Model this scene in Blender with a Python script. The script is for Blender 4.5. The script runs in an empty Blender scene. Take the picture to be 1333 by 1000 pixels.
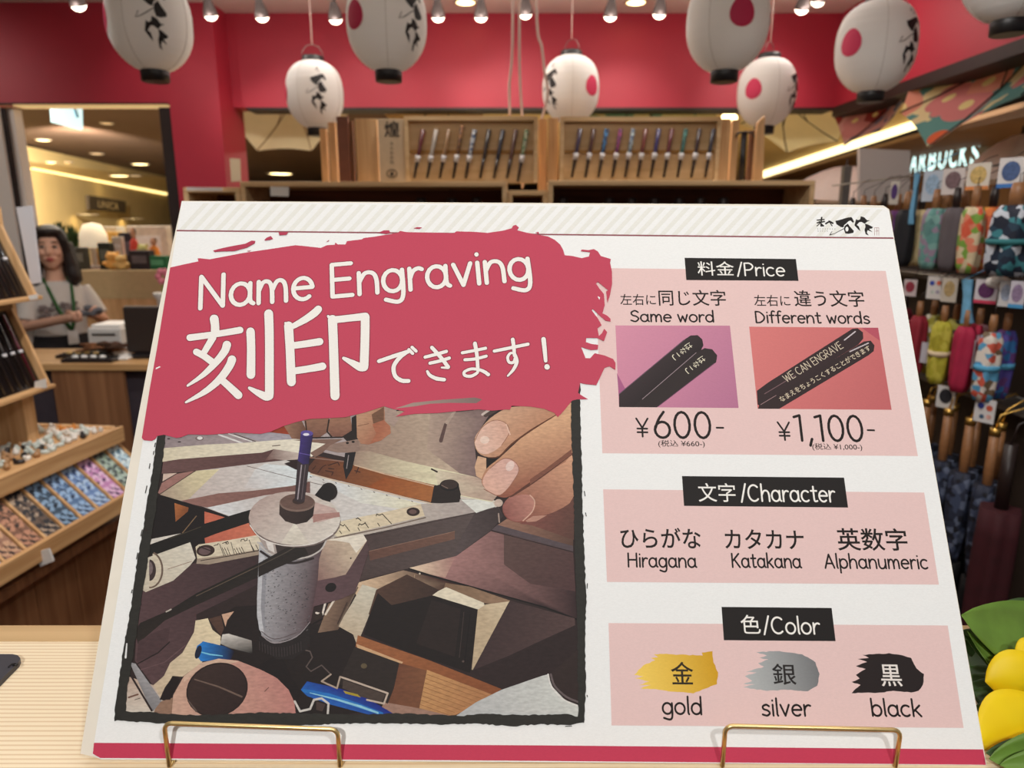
import bpy, bmesh, math, random
from mathutils import Vector, Matrix, Euler
from mathutils.geometry import tessellate_polygon, delaunay_2d_cdt

R = math.radians
scene = bpy.context.scene
COL = scene.collection

# ------------------------------------------------------------------ camera
F, W, H = 910.0, 1333.0, 1000.0
PITCH = R(12.8)
CAM = Vector((0.0, 0.0, 1.5))
cam_d = bpy.data.cameras.new('camera')
cam_d.sensor_fit = 'HORIZONTAL'
cam_d.sensor_width = 36.0
cam_d.lens = F * 36.0 / W
cam_d.clip_start = 0.02
cam_d.clip_end = 200
cam_d.dof.use_dof = True
cam_d.dof.focus_distance = 0.525
cam_d.dof.aperture_fstop = 8.2
cam = bpy.data.objects.new('camera', cam_d)
COL.objects.link(cam)
cam.location = CAM
cam.rotation_euler = (R(90) - PITCH, 0, 0)
scene.camera = cam

# ------------------------------------------------------------------ world, exposure
wd = bpy.data.worlds.new('world')
scene.world = wd
wd.use_nodes = True
wd.node_tree.nodes['Background'].inputs[0].default_value = (1.0, 0.93, 0.86, 1)
wd.node_tree.nodes['Background'].inputs[1].default_value = 0.22
vs = scene.view_settings
vs.view_transform = 'Standard'
vs.look = 'None'
vs.exposure = 0.0
vs.gamma = 1.0
vs.use_curve_mapping = False


def spot(name, loc, target, energy, angle, blend=0.6, size=0.04, color=(1, 0.9, 0.78)):
    d = bpy.data.lights.new(name, 'SPOT')
    d.energy = energy
    d.spot_size = R(angle)
    d.spot_blend = blend
    d.shadow_soft_size = size
    d.color = color
    o = bpy.data.objects.new(name, d)
    COL.objects.link(o)
    o.location = loc
    o.rotation_euler = (Vector(target) - Vector(loc)).to_track_quat('-Z', 'Y').to_euler()
    return o


def area(name, loc, target, energy, sx, sy, color=(1, 0.9, 0.78)):
    d = bpy.data.lights.new(name, 'AREA')
    d.shape = 'RECTANGLE'
    d.size, d.size_y = sx, sy
    d.energy = energy
    d.color = color
    o = bpy.data.objects.new(name, d)
    COL.objects.link(o)
    o.location = loc
    o.rotation_euler = (Vector(target) - Vector(loc)).to_track_quat('-Z', 'Y').to_euler()
    return o


def pt(px, py):
    """world direction of the photograph's pixel"""
    a = (px - W / 2) / F
    v = (H / 2 - py) / F
    return Vector((a, math.cos(PITCH) + v * math.sin(PITCH), -math.sin(PITCH) + v * math.cos(PITCH)))


def atY(px, py, y):
    d = pt(px, py)
    return CAM + d * (y / d.y)


def atX(px, py, x):
    d = pt(px, py)
    return CAM + d * (x / d.x)


def atZ(px, py, z):
    d = pt(px, py)
    return CAM + d * ((z - CAM.z) / d.z)


ZC = atY(666, 17, 4.2).z         # shop ceiling
ZB = atY(666, 140, 4.2).z        # underside of the red bulkhead
XR = atY(1085, 140, 4.2).x       # right bulkhead face

# shop lamps above and behind the photographer, plus unseen fills added across shop and mall
KEY = (1.0, 0.98, 0.955)
spot('shop_and_fill_spot', (-0.35, -1.15, ZC - 0.12), (0.0, 0.5, 1.2), 93, 60, 0.7, 0.05, KEY)
spot('shop_and_fill_spot', (0.75, -0.75, ZC - 0.12), (0.1, 0.5, 1.2), 41, 65, 0.7, 0.05, KEY)
spot('shop_and_fill_spot', (-0.7, 1.3, ZC - 0.1), (-1.45, 1.9, 0.7), 70, 85, 0.7, 0.05, KEY)
spot('shop_and_fill_spot', (-1.5, 2.3, ZC - 0.1), (-2.0, 3.4, 1.0), 34, 75, 0.7, 0.05, KEY)  # unseen lamp added to brighten the cash desk and the woman
spot('shop_and_fill_spot', (0.5, 1.3, ZC - 0.1), (1.35, 2.1, 1.5), 26, 80, 0.7, 0.05, KEY)  # unseen lamp added to lift the dim right-hand side
area('shop_fill', (0.0, 0.9, ZC - 0.03), (0, 1.0, 0), 17, 2.4, 1.2, (1, 0.92, 0.84))  # area fill without a fixture, lifts the front of the shop
area('shop_fill', (0.0, 3.1, ZC - 0.03), (0, 3.0, 0), 14, 3.0, 0.9, (1, 0.94, 0.88))  # second unseen fill, added for the lantern rims and small rear lanterns
area('mall_fill', (-5.5, 8.5, 2.5), (-6.0, 8.6, 0), 300, 4, 7, (1, 0.88, 0.70))  # invented area fill for the left part of the mall
area('mall_fill', (3.9, 6.0, 2.35), (3.4, 6.0, 0), 170, 1.2, 7, (1, 0.88, 0.70))  # invented fill along the right arm of the mall
area('mall_fill', (1.0, 6.6, 2.46), (1.0, 6.5, 0), 120, 3, 2.5, (1, 0.88, 0.70))  # fill added to backlight the hanging parasols
spot('shop_and_fill_spot', (-0.30, 2.72, ZC - 0.1), (-0.28, 2.84, 1.72), 17, 66, 0.8, 0.05, (1, .93, .84))  # added spot, only there to brighten the left chopstick board
spot('shop_and_fill_spot', (0.50, 2.72, ZC - 0.1), (0.50, 2.84, 1.72), 17, 66, 0.8, 0.05, (1, .93, .84))  # its twin, added for the right chopstick board
spot('fascia_fill', (-5.6, 9.5, 2.5), (-9.2, 15.5, 1.9), 1500, 80, 0.8, 0.15, (1, .88, .68))  # unseen spot added to brighten the beige fascia
area('mall_fill', (-3.2, 5.6, 2.6), (-3.2, 5.5, 0), 50, 2, 1.2, (1, 0.88, 0.70))  # small unseen fill over the goods behind the partition
spot('shop_and_fill_spot', (-3.35, 3.25, ZC - 0.15), (-3.0, 4.0, 2.1), 13, 80, 0.9, 0.04, (1, .9, .8))


# ------------------------------------------------------------------ colour and material helpers
def lin1(c):
    c /= 255.0
    return c / 12.92 if c <= 0.04045 else ((c + 0.055) / 1.055) ** 2.4


def lin(c, k=1.0):
    return (lin1(c[0]) * k, lin1(c[1]) * k, lin1(c[2]) * k, 1.0)


MATS = {}


def mat(name, c, rough=0.6, metal=0.0, spec=0.5, vary=0.0, scale=30.0, bump=0.0, emit=0.0, trans=0.0, coat=0.0):
    """procedural principled material with a little noise in its colour"""
    if name in MATS:
        return MATS[name]
    m = bpy.data.materials.new(name)
    m.use_nodes = True
    nt = m.node_tree
    b = nt.nodes['Principled BSDF']
    b.inputs['Roughness'].default_value = rough
    b.inputs['Metallic'].default_value = metal
    b.inputs['Specular IOR Level'].default_value = spec
    b.inputs['Coat Weight'].default_value = coat
    col = lin(c)
    b.inputs['Base Color'].default_value = col
    if vary or bump:
        tc = nt.nodes.new('ShaderNodeTexCoord')
        nz = nt.nodes.new('ShaderNodeTexNoise')
        nz.inputs['Scale'].default_value = scale
        nz.inputs['Detail'].default_value = 4
        nt.links.new(tc.outputs['Object'], nz.inputs['Vector'])
        if vary:
            rp = nt.nodes.new('ShaderNodeValToRGB')
            rp.color_ramp.elements[0].position = 0.3
            rp.color_ramp.elements[1].position = 0.7
            rp.color_ramp.elements[0].color = [x * (1 - vary) for x in col[:3]] + [1]
            rp.color_ramp.elements[1].color = [min(1, x * (1 + vary)) for x in col[:3]] + [1]
            nt.links.new(nz.outputs['Fac'], rp.inputs['Fac'])
            nt.links.new(rp.outputs['Color'], b.inputs['Base Color'])
        if bump:
            bp = nt.nodes.new('ShaderNodeBump')
            bp.inputs['Strength'].default_value = bump
            bp.inputs['Distance'].default_value = 0.002
            nt.links.new(nz.outputs['Fac'], bp.inputs['Height'])
            nt.links.new(bp.outputs['Normal'], b.inputs['Normal'])
    if emit:
        b.inputs['Emission Color'].default_value = col
        b.inputs['Emission Strength'].default_value = emit
    if trans:
        tr = nt.nodes.new('ShaderNodeBsdfTranslucent')
        tr.inputs['Color'].default_value = col
        mx = nt.nodes.new('ShaderNodeMixShader')
        mx.inputs[0].default_value = trans
        out = nt.nodes['Material Output']
        nt.links.new(b.outputs[0], mx.inputs[1])
        nt.links.new(tr.outputs[0], mx.inputs[2])
        nt.links.new(mx.outputs[0], out.inputs[0])
    MATS[name] = m
    return m


def wood(name, c0, c1, axis='X', scale=1.0, rough=0.55, knots=True, rings=70.0):
    """timber whose grain runs along one axis of the object"""
    if name in MATS:
        return MATS[name]
    m = bpy.data.materials.new(name)
    m.use_nodes = True
    nt = m.node_tree
    b = nt.nodes['Principled BSDF']
    b.inputs['Roughness'].default_value = rough
    b.inputs['Specular IOR Level'].default_value = 0.35
    tc = nt.nodes.new('ShaderNodeTexCoord')
    mp = nt.nodes.new('ShaderNodeMapping')
    s = [rings * scale] * 3
    s['XYZ'.index(axis)] = 2.2 * scale
    mp.inputs['Scale'].default_value = s
    nz = nt.nodes.new('ShaderNodeTexNoise')
    nz.inputs['Scale'].default_value = 1.0
    nz.inputs['Detail'].default_value = 3
    nz.inputs['Distortion'].default_value = 0.6
    rp = nt.nodes.new('ShaderNodeValToRGB')
    rp.color_ramp.elements[0].position = 0.32
    rp.color_ramp.elements[1].position = 0.66
    rp.color_ramp.elements[0].color = lin(c0)
    rp.color_ramp.elements[1].color = lin(c1)
    nt.links.new(tc.outputs['Object'], mp.inputs['Vector'])
    nt.links.new(mp.outputs['Vector'], nz.inputs['Vector'])
    nt.links.new(nz.outputs['Fac'], rp.inputs['Fac'])
    last = rp.outputs['Color']
    if knots:
        vo = nt.nodes.new('ShaderNodeTexVoronoi')
        vo.inputs['Scale'].default_value = 3.2 * scale
        r2 = nt.nodes.new('ShaderNodeValToRGB')
        r2.color_ramp.elements[0].position = 0.045
        r2.color_ramp.elements[1].position = 0.085
        r2.color_ramp.elements[0].color = (0.30, 0.2, 0.14, 1)
        r2.color_ramp.elements[1].color = (1, 1, 1, 1)
        mu = nt.nodes.new('ShaderNodeMixRGB')
        mu.blend_type = 'MULTIPLY'
        mu.inputs[0].default_value = 1.0
        nt.links.new(tc.outputs['Object'], vo.inputs['Vector'])
        nt.links.new(vo.outputs['Distance'], r2.inputs['Fac'])
        nt.links.new(last, mu.inputs[1])
        nt.links.new(r2.outputs['Color'], mu.inputs[2])
        last = mu.outputs['Color']
    nt.links.new(last, b.inputs['Base Color'])
    MATS[name] = m
    return m


def pattern(name, cols, scale=60.0, rough=0.7, rnd=True):
    """printed cloth or paper: cells of a few colours"""
    if name in MATS:
        return MATS[name]
    m = bpy.data.materials.new(name)
    m.use_nodes = True
    nt = m.node_tree
    b = nt.nodes['Principled BSDF']
    b.inputs['Roughness'].default_value = rough
    tc = nt.nodes.new('ShaderNodeTexCoord')
    vo = nt.nodes.new('ShaderNodeTexVoronoi')
    vo.inputs['Scale'].default_value = scale
    sp = nt.nodes.new('ShaderNodeSeparateColor')
    rp = nt.nodes.new('ShaderNodeValToRGB')
    rp.color_ramp.interpolation = 'CONSTANT'
    el = rp.color_ramp.elements
    while len(el) < len(cols):
        el.new(0.5)
    for i, c in enumerate(cols):
        el[i].position = i / len(cols)
    for i, c in enumerate(cols):
        el[i].color = lin(c)
    nt.links.new(tc.outputs['Object'], vo.inputs['Vector'])
    nt.links.new(vo.outputs['Color'], sp.inputs[0])
    nt.links.new(sp.outputs[0], rp.inputs['Fac'])
    nt.links.new(rp.outputs['Color'], b.inputs['Base Color'])
    MATS[name] = m
    return m


def flowers(name, base, petals, leaf, scale=9.0):
    """parasol cloth printed with big round blooms: petal, ring, centre, leaf patches"""
    if name in MATS:
        return MATS[name]
    m = bpy.data.materials.new(name)
    m.use_nodes = True
    nt = m.node_tree
    b = nt.nodes['Principled BSDF']
    b.inputs['Roughness'].default_value = 0.8
    N = nt.nodes.new
    L = nt.links.new
    tc = N('ShaderNodeTexCoord')
    vo = N('ShaderNodeTexVoronoi')
    vo.inputs['Scale'].default_value = scale
    vo.inputs['Randomness'].default_value = 0.75
    sp = N('ShaderNodeSeparateColor')
    rp = N('ShaderNodeValToRGB')
    rp.color_ramp.interpolation = 'CONSTANT'
    el = rp.color_ramp.elements
    while len(el) < len(petals):
        el.new(0.5)
    for i in range(len(petals)):
        el[i].position = i / len(petals)
    for i, c in enumerate(petals):
        el[i].color = lin(c)
    L(tc.outputs['Object'], vo.inputs['Vector'])
    L(vo.outputs['Color'], sp.inputs[0])
    L(sp.outputs[0], rp.inputs['Fac'])
    # 1 inside the bloom, 0 outside
    r1 = N('ShaderNodeValToRGB')
    r1.color_ramp.interpolation = 'CONSTANT'
    r1.color_ramp.elements[0].color = (0, 0, 0, 1)
    r1.color_ramp.elements[1].position = 0.50
    r1.color_ramp.elements[1].color = (1, 1, 1, 1)
    L(vo.outputs['Distance'], r1.inputs['Fac'])
    r0 = N('ShaderNodeValToRGB')
    r0.color_ramp.interpolation = 'CONSTANT'
    r0.color_ramp.elements[0].color = (1, 1, 1, 1)
    r0.color_ramp.elements[1].position = 0.15
    r0.color_ramp.elements[1].color = (0, 0, 0, 1)
    L(vo.outputs['Distance'], r0.inputs['Fac'])
    nz = N('ShaderNodeTexNoise')
    nz.inputs['Scale'].default_value = scale * 0.9
    L(tc.outputs['Object'], nz.inputs['Vector'])
    r2 = N('ShaderNodeValToRGB')
    r2.color_ramp.interpolation = 'CONSTANT'
    r2.color_ramp.elements[0].color = lin(base)
    r2.color_ramp.elements[1].position = 0.5
    r2.color_ramp.elements[1].color = lin(leaf)
    L(nz.outputs['Fac'], r2.inputs['Fac'])
    mx = N('ShaderNodeMixRGB')
    L(r1.outputs['Color'], mx.inputs[0])
    L(rp.outputs['Color'], mx.inputs[1])
    L(r2.outputs['Color'], mx.inputs[2])
    m2 = N('ShaderNodeMixRGB')
    L(r0.outputs['Color'], m2.inputs[0])
    L(mx.outputs['Color'], m2.inputs[1])
    m2.inputs[2].default_value = lin((235, 215, 150))
    L(m2.outputs['Color'], b.inputs['Base Color'])
    tr = N('ShaderNodeBsdfTranslucent')
    L(m2.outputs['Color'], tr.inputs['Color'])
    ms = N('ShaderNodeMixShader')
    ms.inputs[0].default_value = 0.45
    L(b.outputs[0], ms.inputs[1])
    L(tr.outputs[0], ms.inputs[2])
    L(ms.outputs[0], nt.nodes['Material Output'].inputs[0])
    MATS[name] = m
    return m


# ------------------------------------------------------------------ object helpers
def tag(o, label=None, cat=None, group=None, kind=None):
    if label:
        o['label'] = label
    if cat:
        o['category'] = cat
    if group:
        o['group'] = group
    if kind:
        o['kind'] = kind
    return o


def thing(name, loc, label, cat, group=None, rot=(0, 0, 0)):
    o = bpy.data.objects.new(name, None)
    o.empty_display_size = 0.05
    COL.objects.link(o)
    o.location = loc
    o.rotation_euler = rot
    return tag(o, label, cat, group)


def children(o):
    return [c for c in bpy.data.objects if c.parent == o]


def copy_tree(o, parent=None):
    c = o.copy()
    COL.objects.link(c)
    if parent is not None:
        c.parent = parent
    for ch in children(o):
        copy_tree(ch, c)
    return c


class MB:
    """collects boxes, tubes and turned shapes; build() links them as ONE mesh object"""

    def __init__(self, o=(0, 0, 0)):
        self.v, self.f, self.m, self.sm = [], [], [], []
        self.o = Vector(o)
        self.mi = 0

    def add(self, vs_, fs, smooth=False):
        n = len(self.v)
        self.v += [Vector(p) - self.o for p in vs_]
        for f in fs:
            self.f.append([i + n for i in f])
            self.m.append(self.mi)
            self.sm.append(smooth)
        return self

    def box(self, c, s, rot=None, bev=0.0):
        hx, hy, hz = s[0] / 2, s[1] / 2, s[2] / 2
        bm = bmesh.new()
        bmesh.ops.create_cube(bm, size=1.0)
        for v in bm.verts:
            v.co = Vector((v.co.x * s[0], v.co.y * s[1], v.co.z * s[2]))
        if bev:
            bmesh.ops.bevel(bm, geom=bm.edges[:], offset=min(bev, hx * .9, hy * .9, hz * .9), segments=2, affect='EDGES', profile=0.5)
        M = rot.to_matrix() if isinstance(rot, Euler) else (Euler(rot).to_matrix() if rot else Matrix.Identity(3))
        bm.verts.index_update()
        self.add([M @ v.co + Vector(c) for v in bm.verts], [[v.index for v in f.verts] for f in bm.faces])
        bm.free()
        return self

    def tube(self, pts, r, seg=10, caps=True, smooth=True):
        pts = [Vector(p) for p in pts]
        rs = list(r) if isinstance(r, (list, tuple)) else [r] * len(pts)
        n = len(pts)
        t0 = (pts[1] - pts[0]).normalized()
        a = Vector((0, 0, 1)) if abs(t0.z) < 0.9 else Vector((1, 0, 0))
        u = t0.cross(a).normalized()
        vs_, fs = [], []
        for i, p in enumerate(pts):
            t = (pts[min(i + 1, n - 1)] - pts[max(i - 1, 0)]).normalized()
            u = (u - t * u.dot(t)).normalized()
            w = t.cross(u)
            for k in range(seg):
                an = 2 * math.pi * k / seg
                vs_.append(p + (u * math.cos(an) + w * math.sin(an)) * rs[i])
        for i in range(n - 1):
            for k in range(seg):
                fs.append([i * seg + k, i * seg + (k + 1) % seg, (i + 1) * seg + (k + 1) % seg, (i + 1) * seg + k])
        self.add(vs_, fs, smooth)
        if caps:
            self.add(vs_[:seg], [list(range(seg))[::-1]])
            self.add(vs_[-seg:], [list(range(seg))])
        return self

    def lathe(self, prof, c=(0, 0, 0), M=None, seg=24, smooth=True, caps=True):
        M = M or Matrix.Identity(3)
        c = Vector(c)
        vs_, fs = [], []
        for (r, z) in prof:
            for k in range(seg):
                an = 2 * math.pi * k / seg
                vs_.append(c + M @ Vector((r * math.cos(an), r * math.sin(an), z)))
        for i in range(len(prof) - 1):
            for k in range(seg):
                fs.append([i * seg + k, i * seg + (k + 1) % seg, (i + 1) * seg + (k + 1) % seg, (i + 1) * seg + k])
        self.add(vs_, fs, smooth)
        if caps:
            self.add(vs_[:seg], [list(range(seg))[::-1]])
            self.add(vs_[-seg:], [list(range(seg))])
        return self

    def ball(self, c, r, M=None, seg=16, rings=10):
        r = r if isinstance(r, (tuple, list)) else (r, r, r)
        M = M or Matrix.Identity(3)
        c = Vector(c)
        vs_, fs = [], []
        for i in range(rings + 1):
            th = math.pi * i / rings
            for k in range(seg):
                an = 2 * math.pi * k / seg
                q = Vector((r[0] * math.sin(th) * math.cos(an), r[1] * math.sin(th) * math.sin(an), -r[2] * math.cos(th)))
                vs_.append(c + M @ q)
        for i in range(rings):
            for k in range(seg):
                fs.append([i * seg + k, i * seg + (k + 1) % seg, (i + 1) * seg + (k + 1) % seg, (i + 1) * seg + k])
        return self.add(vs_, fs, True)

    def build(self, name, mats, parent=None):
        me = bpy.data.meshes.new(name)
        me.from_pydata([tuple(p) for p in self.v], [], self.f)
        if not isinstance(mats, (list, tuple)):
            mats = [mats]
        for m in mats:
            me.materials.append(m)
        me.polygons.foreach_set('material_index', self.m)
        me.polygons.foreach_set('use_smooth', self.sm)
        bm = bmesh.new()
        bm.from_mesh(me)
        bmesh.ops.remove_doubles(bm, verts=bm.verts[:], dist=1e-6)
        bmesh.ops.recalc_face_normals(bm, faces=bm.faces[:])
        bm.to_mesh(me)
        bm.free()
        me.update()
        o = bpy.data.objects.new(name, me)
        COL.objects.link(o)
        if parent is None:
            o.location = self.o
        else:
            o.parent = parent
        return o


def slab(name, lo, hi, m, kind=None, parent=None, bev=0.0):
    lo, hi = Vector(lo), Vector(hi)
    c = (lo + hi) / 2
    mb = MB(c if parent is None else (0, 0, 0))
    mb.box(c, hi - lo, bev=bev)
    o = mb.build(name, m, parent)
    if kind:
        o['kind'] = kind
    return o


def text_mesh(body, offset=0.0, size=1.0):
    """flat text outlines as (vertices, faces), left-bottom at the origin"""
    cu = bpy.data.curves.new('writing', 'FONT')
    cu.body = body
    cu.size = size
    cu.offset = offset
    cu.resolution_u = 4
    o = bpy.data.objects.new('writing', cu)
    COL.objects.link(o)
    dg = bpy.context.evaluated_depsgraph_get()
    me = bpy.data.meshes.new_from_object(o.evaluated_get(dg))
    vs_ = [Vector(v.co) for v in me.vertices]
    fs = [list(p.vertices) for p in me.polygons]
    bpy.data.objects.remove(o)
    bpy.data.curves.remove(cu)
    bpy.data.meshes.remove(me)
    return vs_, fs


# ------------------------------------------------------------------ the room
red = mat('crimson_paint', (176, 40, 62), 0.55, vary=0.05, scale=3)
dark = mat('dark_frame', (38, 24, 22), 0.6, vary=0.1)
white_paint = mat('ceiling_paint', (226, 214, 208), 0.9, vary=0.02, scale=4)
grey_paint = mat('grey_jamb_paint', (226, 220, 214), 0.6)
floor_m = wood('floor_boards', (70, 50, 38), (96, 72, 54), 'Y', 0.6)

slab('floor', (-16, -2.5, -0.1), (9, 4.3, 0.0), floor_m, 'structure')
slab('floor_mall', (-16, 4.3, -0.1), (9, 30, 0.0), mat('mall_stone', (206, 190, 160), 0.5, vary=0.05, scale=2), 'structure')
slab('ceiling', (-4.2, -2.5, ZC), (XR + 0.15, 4.35, ZC + 0.1), white_paint, 'structure')
slab('wall_back', (-1.75, 4.2, ZB), (XR + 0.15, 4.35, ZC), red, 'structure')
slab('wall_right', (XR, -2.5, ZB), (XR + 0.15, 4.2, ZC), red, 'structure')
YL = atZ(150, 3, ZC).y
ZBL = atY(100, 134, YL).z
colL = atY(222, 150, YL).x
colR = atY(283, 100, YL).x
slab('wall_left', (-4.2, YL, ZBL), (colL, YL + 0.15, ZC), red, 'structure')
slab('trim_1', (-4.2, YL - 0.004, ZBL - 0.006), (colL, YL + 0.012, ZBL), dark, 'structure')
slab('wall_pillar', (colL, YL, 0.0), (colR, 4.35, ZC), red, 'structure')
slab('trim_2', (-1.5, 4.196, ZB - 0.014), (XR, 4.35, ZB), dark, 'structure')
slab('trim_3', (XR - 0.004, 0.5, ZB - 0.05), (XR + 0.15, 4.2, ZB), dark, 'structure')
slab('trim_4', (colL - 0.07, YL + 0.02, 0), (colL, YL + 0.15, ZBL - 0.02), dark, 'structure')
slab('wall_rear', (-4.2, -2.6, 0), (XR + 0.15, -2.5, ZC), mat('rear_wall_paint', (205, 180, 160), 0.8), 'structure')
# ------------------------------------------------------------------ the printed sign
B_TL = Vector((-0.27774613, 0.60747951, 1.51950547))
B_U = Vector((0.99997708, 0.00021316, -0.00676716)).normalized()
B_V = -Vector((-0.00575987, -0.49853451, -0.86685072)).normalized()     # up the board
B_N = B_U.cross(B_V).normalized()                                       # towards the reader
B_O = B_TL - B_V * 0.42                                                 # bottom left corner of the sheet
B_M = Matrix((B_U, B_V, B_N)).transposed()


def uv(p):
    """board coordinates (metres right, up) of a point of the sheet"""
    d = pt(*p)
    k = (B_O - CAM).dot(B_N) / d.dot(B_N)
    q = CAM + d * k - B_O
    return Vector((q.dot(B_U), q.dot(B_V)))


def ink_material(name, grain, lo, hi):
    m = bpy.data.materials.new(name)
    m.use_nodes = True
    nt = m.node_tree
    b = nt.nodes['Principled BSDF']
    b.inputs['Roughness'].default_value = 0.62
    b.inputs['Specular IOR Level'].default_value = 0.25
    at = nt.nodes.new('ShaderNodeAttribute')
    at.attribute_name = 'ink'
    tc = nt.nodes.new('ShaderNodeTexCoord')
    nz = nt.nodes.new('ShaderNodeTexNoise')
    mp = nt.nodes.new('ShaderNodeMapping')
    mp.inputs['Scale'].default_value = (0.6, 1.6, 1)
    nz.inputs['Scale'].default_value = grain
    nz.inputs['Detail'].default_value = 3
    rp = nt.nodes.new('ShaderNodeValToRGB')
    rp.color_ramp.elements[0].position = 0.25
    rp.color_ramp.elements[1].position = 0.75
    rp.color_ramp.elements[0].color = (lo, lo, lo, 1)
    rp.color_ramp.elements[1].color = (hi, hi, hi, 1)
    mu = nt.nodes.new('ShaderNodeMixRGB')
    mu.blend_type = 'MULTIPLY'
    mu.inputs[0].default_value = 1
    nt.links.new(tc.outputs['Object'], mp.inputs['Vector'])
    nt.links.new(mp.outputs['Vector'], nz.inputs['Vector'])
    nt.links.new(nz.outputs['Fac'], rp.inputs['Fac'])
    nt.links.new(at.outputs['Color'], mu.inputs[1])
    nt.links.new(rp.outputs['Color'], mu.inputs[2])
    nt.links.new(mu.outputs['Color'], b.inputs['Base Color'])
    return m


INK = ink_material('printed_paper', 900, .955, 1.03)
INK_PHOTO = ink_material('printed_photograph', 420, .82, 1.14)
LAYER = [0]
INK_K = 0.98


def smooth_pts(pts, n=6, closed=False):
    out = []
    m = len(pts)
    P = [Vector(p[:2]) for p in pts]
    rng = range(m if closed else m - 1)
    for i in rng:
        if closed:
            p0, p1, p2, p3 = P[i - 1], P[i], P[(i + 1) % m], P[(i + 2) % m]
        else:
            p0, p1, p2, p3 = P[max(i - 1, 0)], P[i], P[i + 1], P[min(i + 2, m - 1)]
        for k in range(n):
            t = k / n
            out.append(0.5 * ((2 * p1) + (p2 - p0) * t + (2 * p0 - 5 * p1 + 4 * p2 - p3) * t * t + (3 * p1 - p0 - 3 * p2 + p3) * t ** 3))
    if not closed:
        out.append(P[-1])
    return out


def jag(pts, amp=1.0, step=3.0, seed=1):
    """torn, dry-brush edge"""
    rn = random.Random(seed)
    out = []
    for i, p in enumerate(pts):
        a, b = Vector(p), Vector(pts[(i + 1) % len(pts)])
        n = max(1, int((b - a).length / step))
        for k in range(n):
            q = a.lerp(b, k / n)
            d = (b - a).normalized()
            out.append(q + Vector((-d.y, d.x)) * rn.uniform(-amp, amp) * (0 if k == 0 else 1))
    return out


def merged(V, faces):
    """one flat outline from overlapping pieces, so no two of its faces coincide"""
    k = 1000.0
    vo, _, fo, _, _, of = delaunay_2d_cdt([p * k for p in V], [], faces, 0, 1e-5)
    return [p / k for p in vo], [list(f) for f, o in zip(fo, of) if o]


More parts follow.
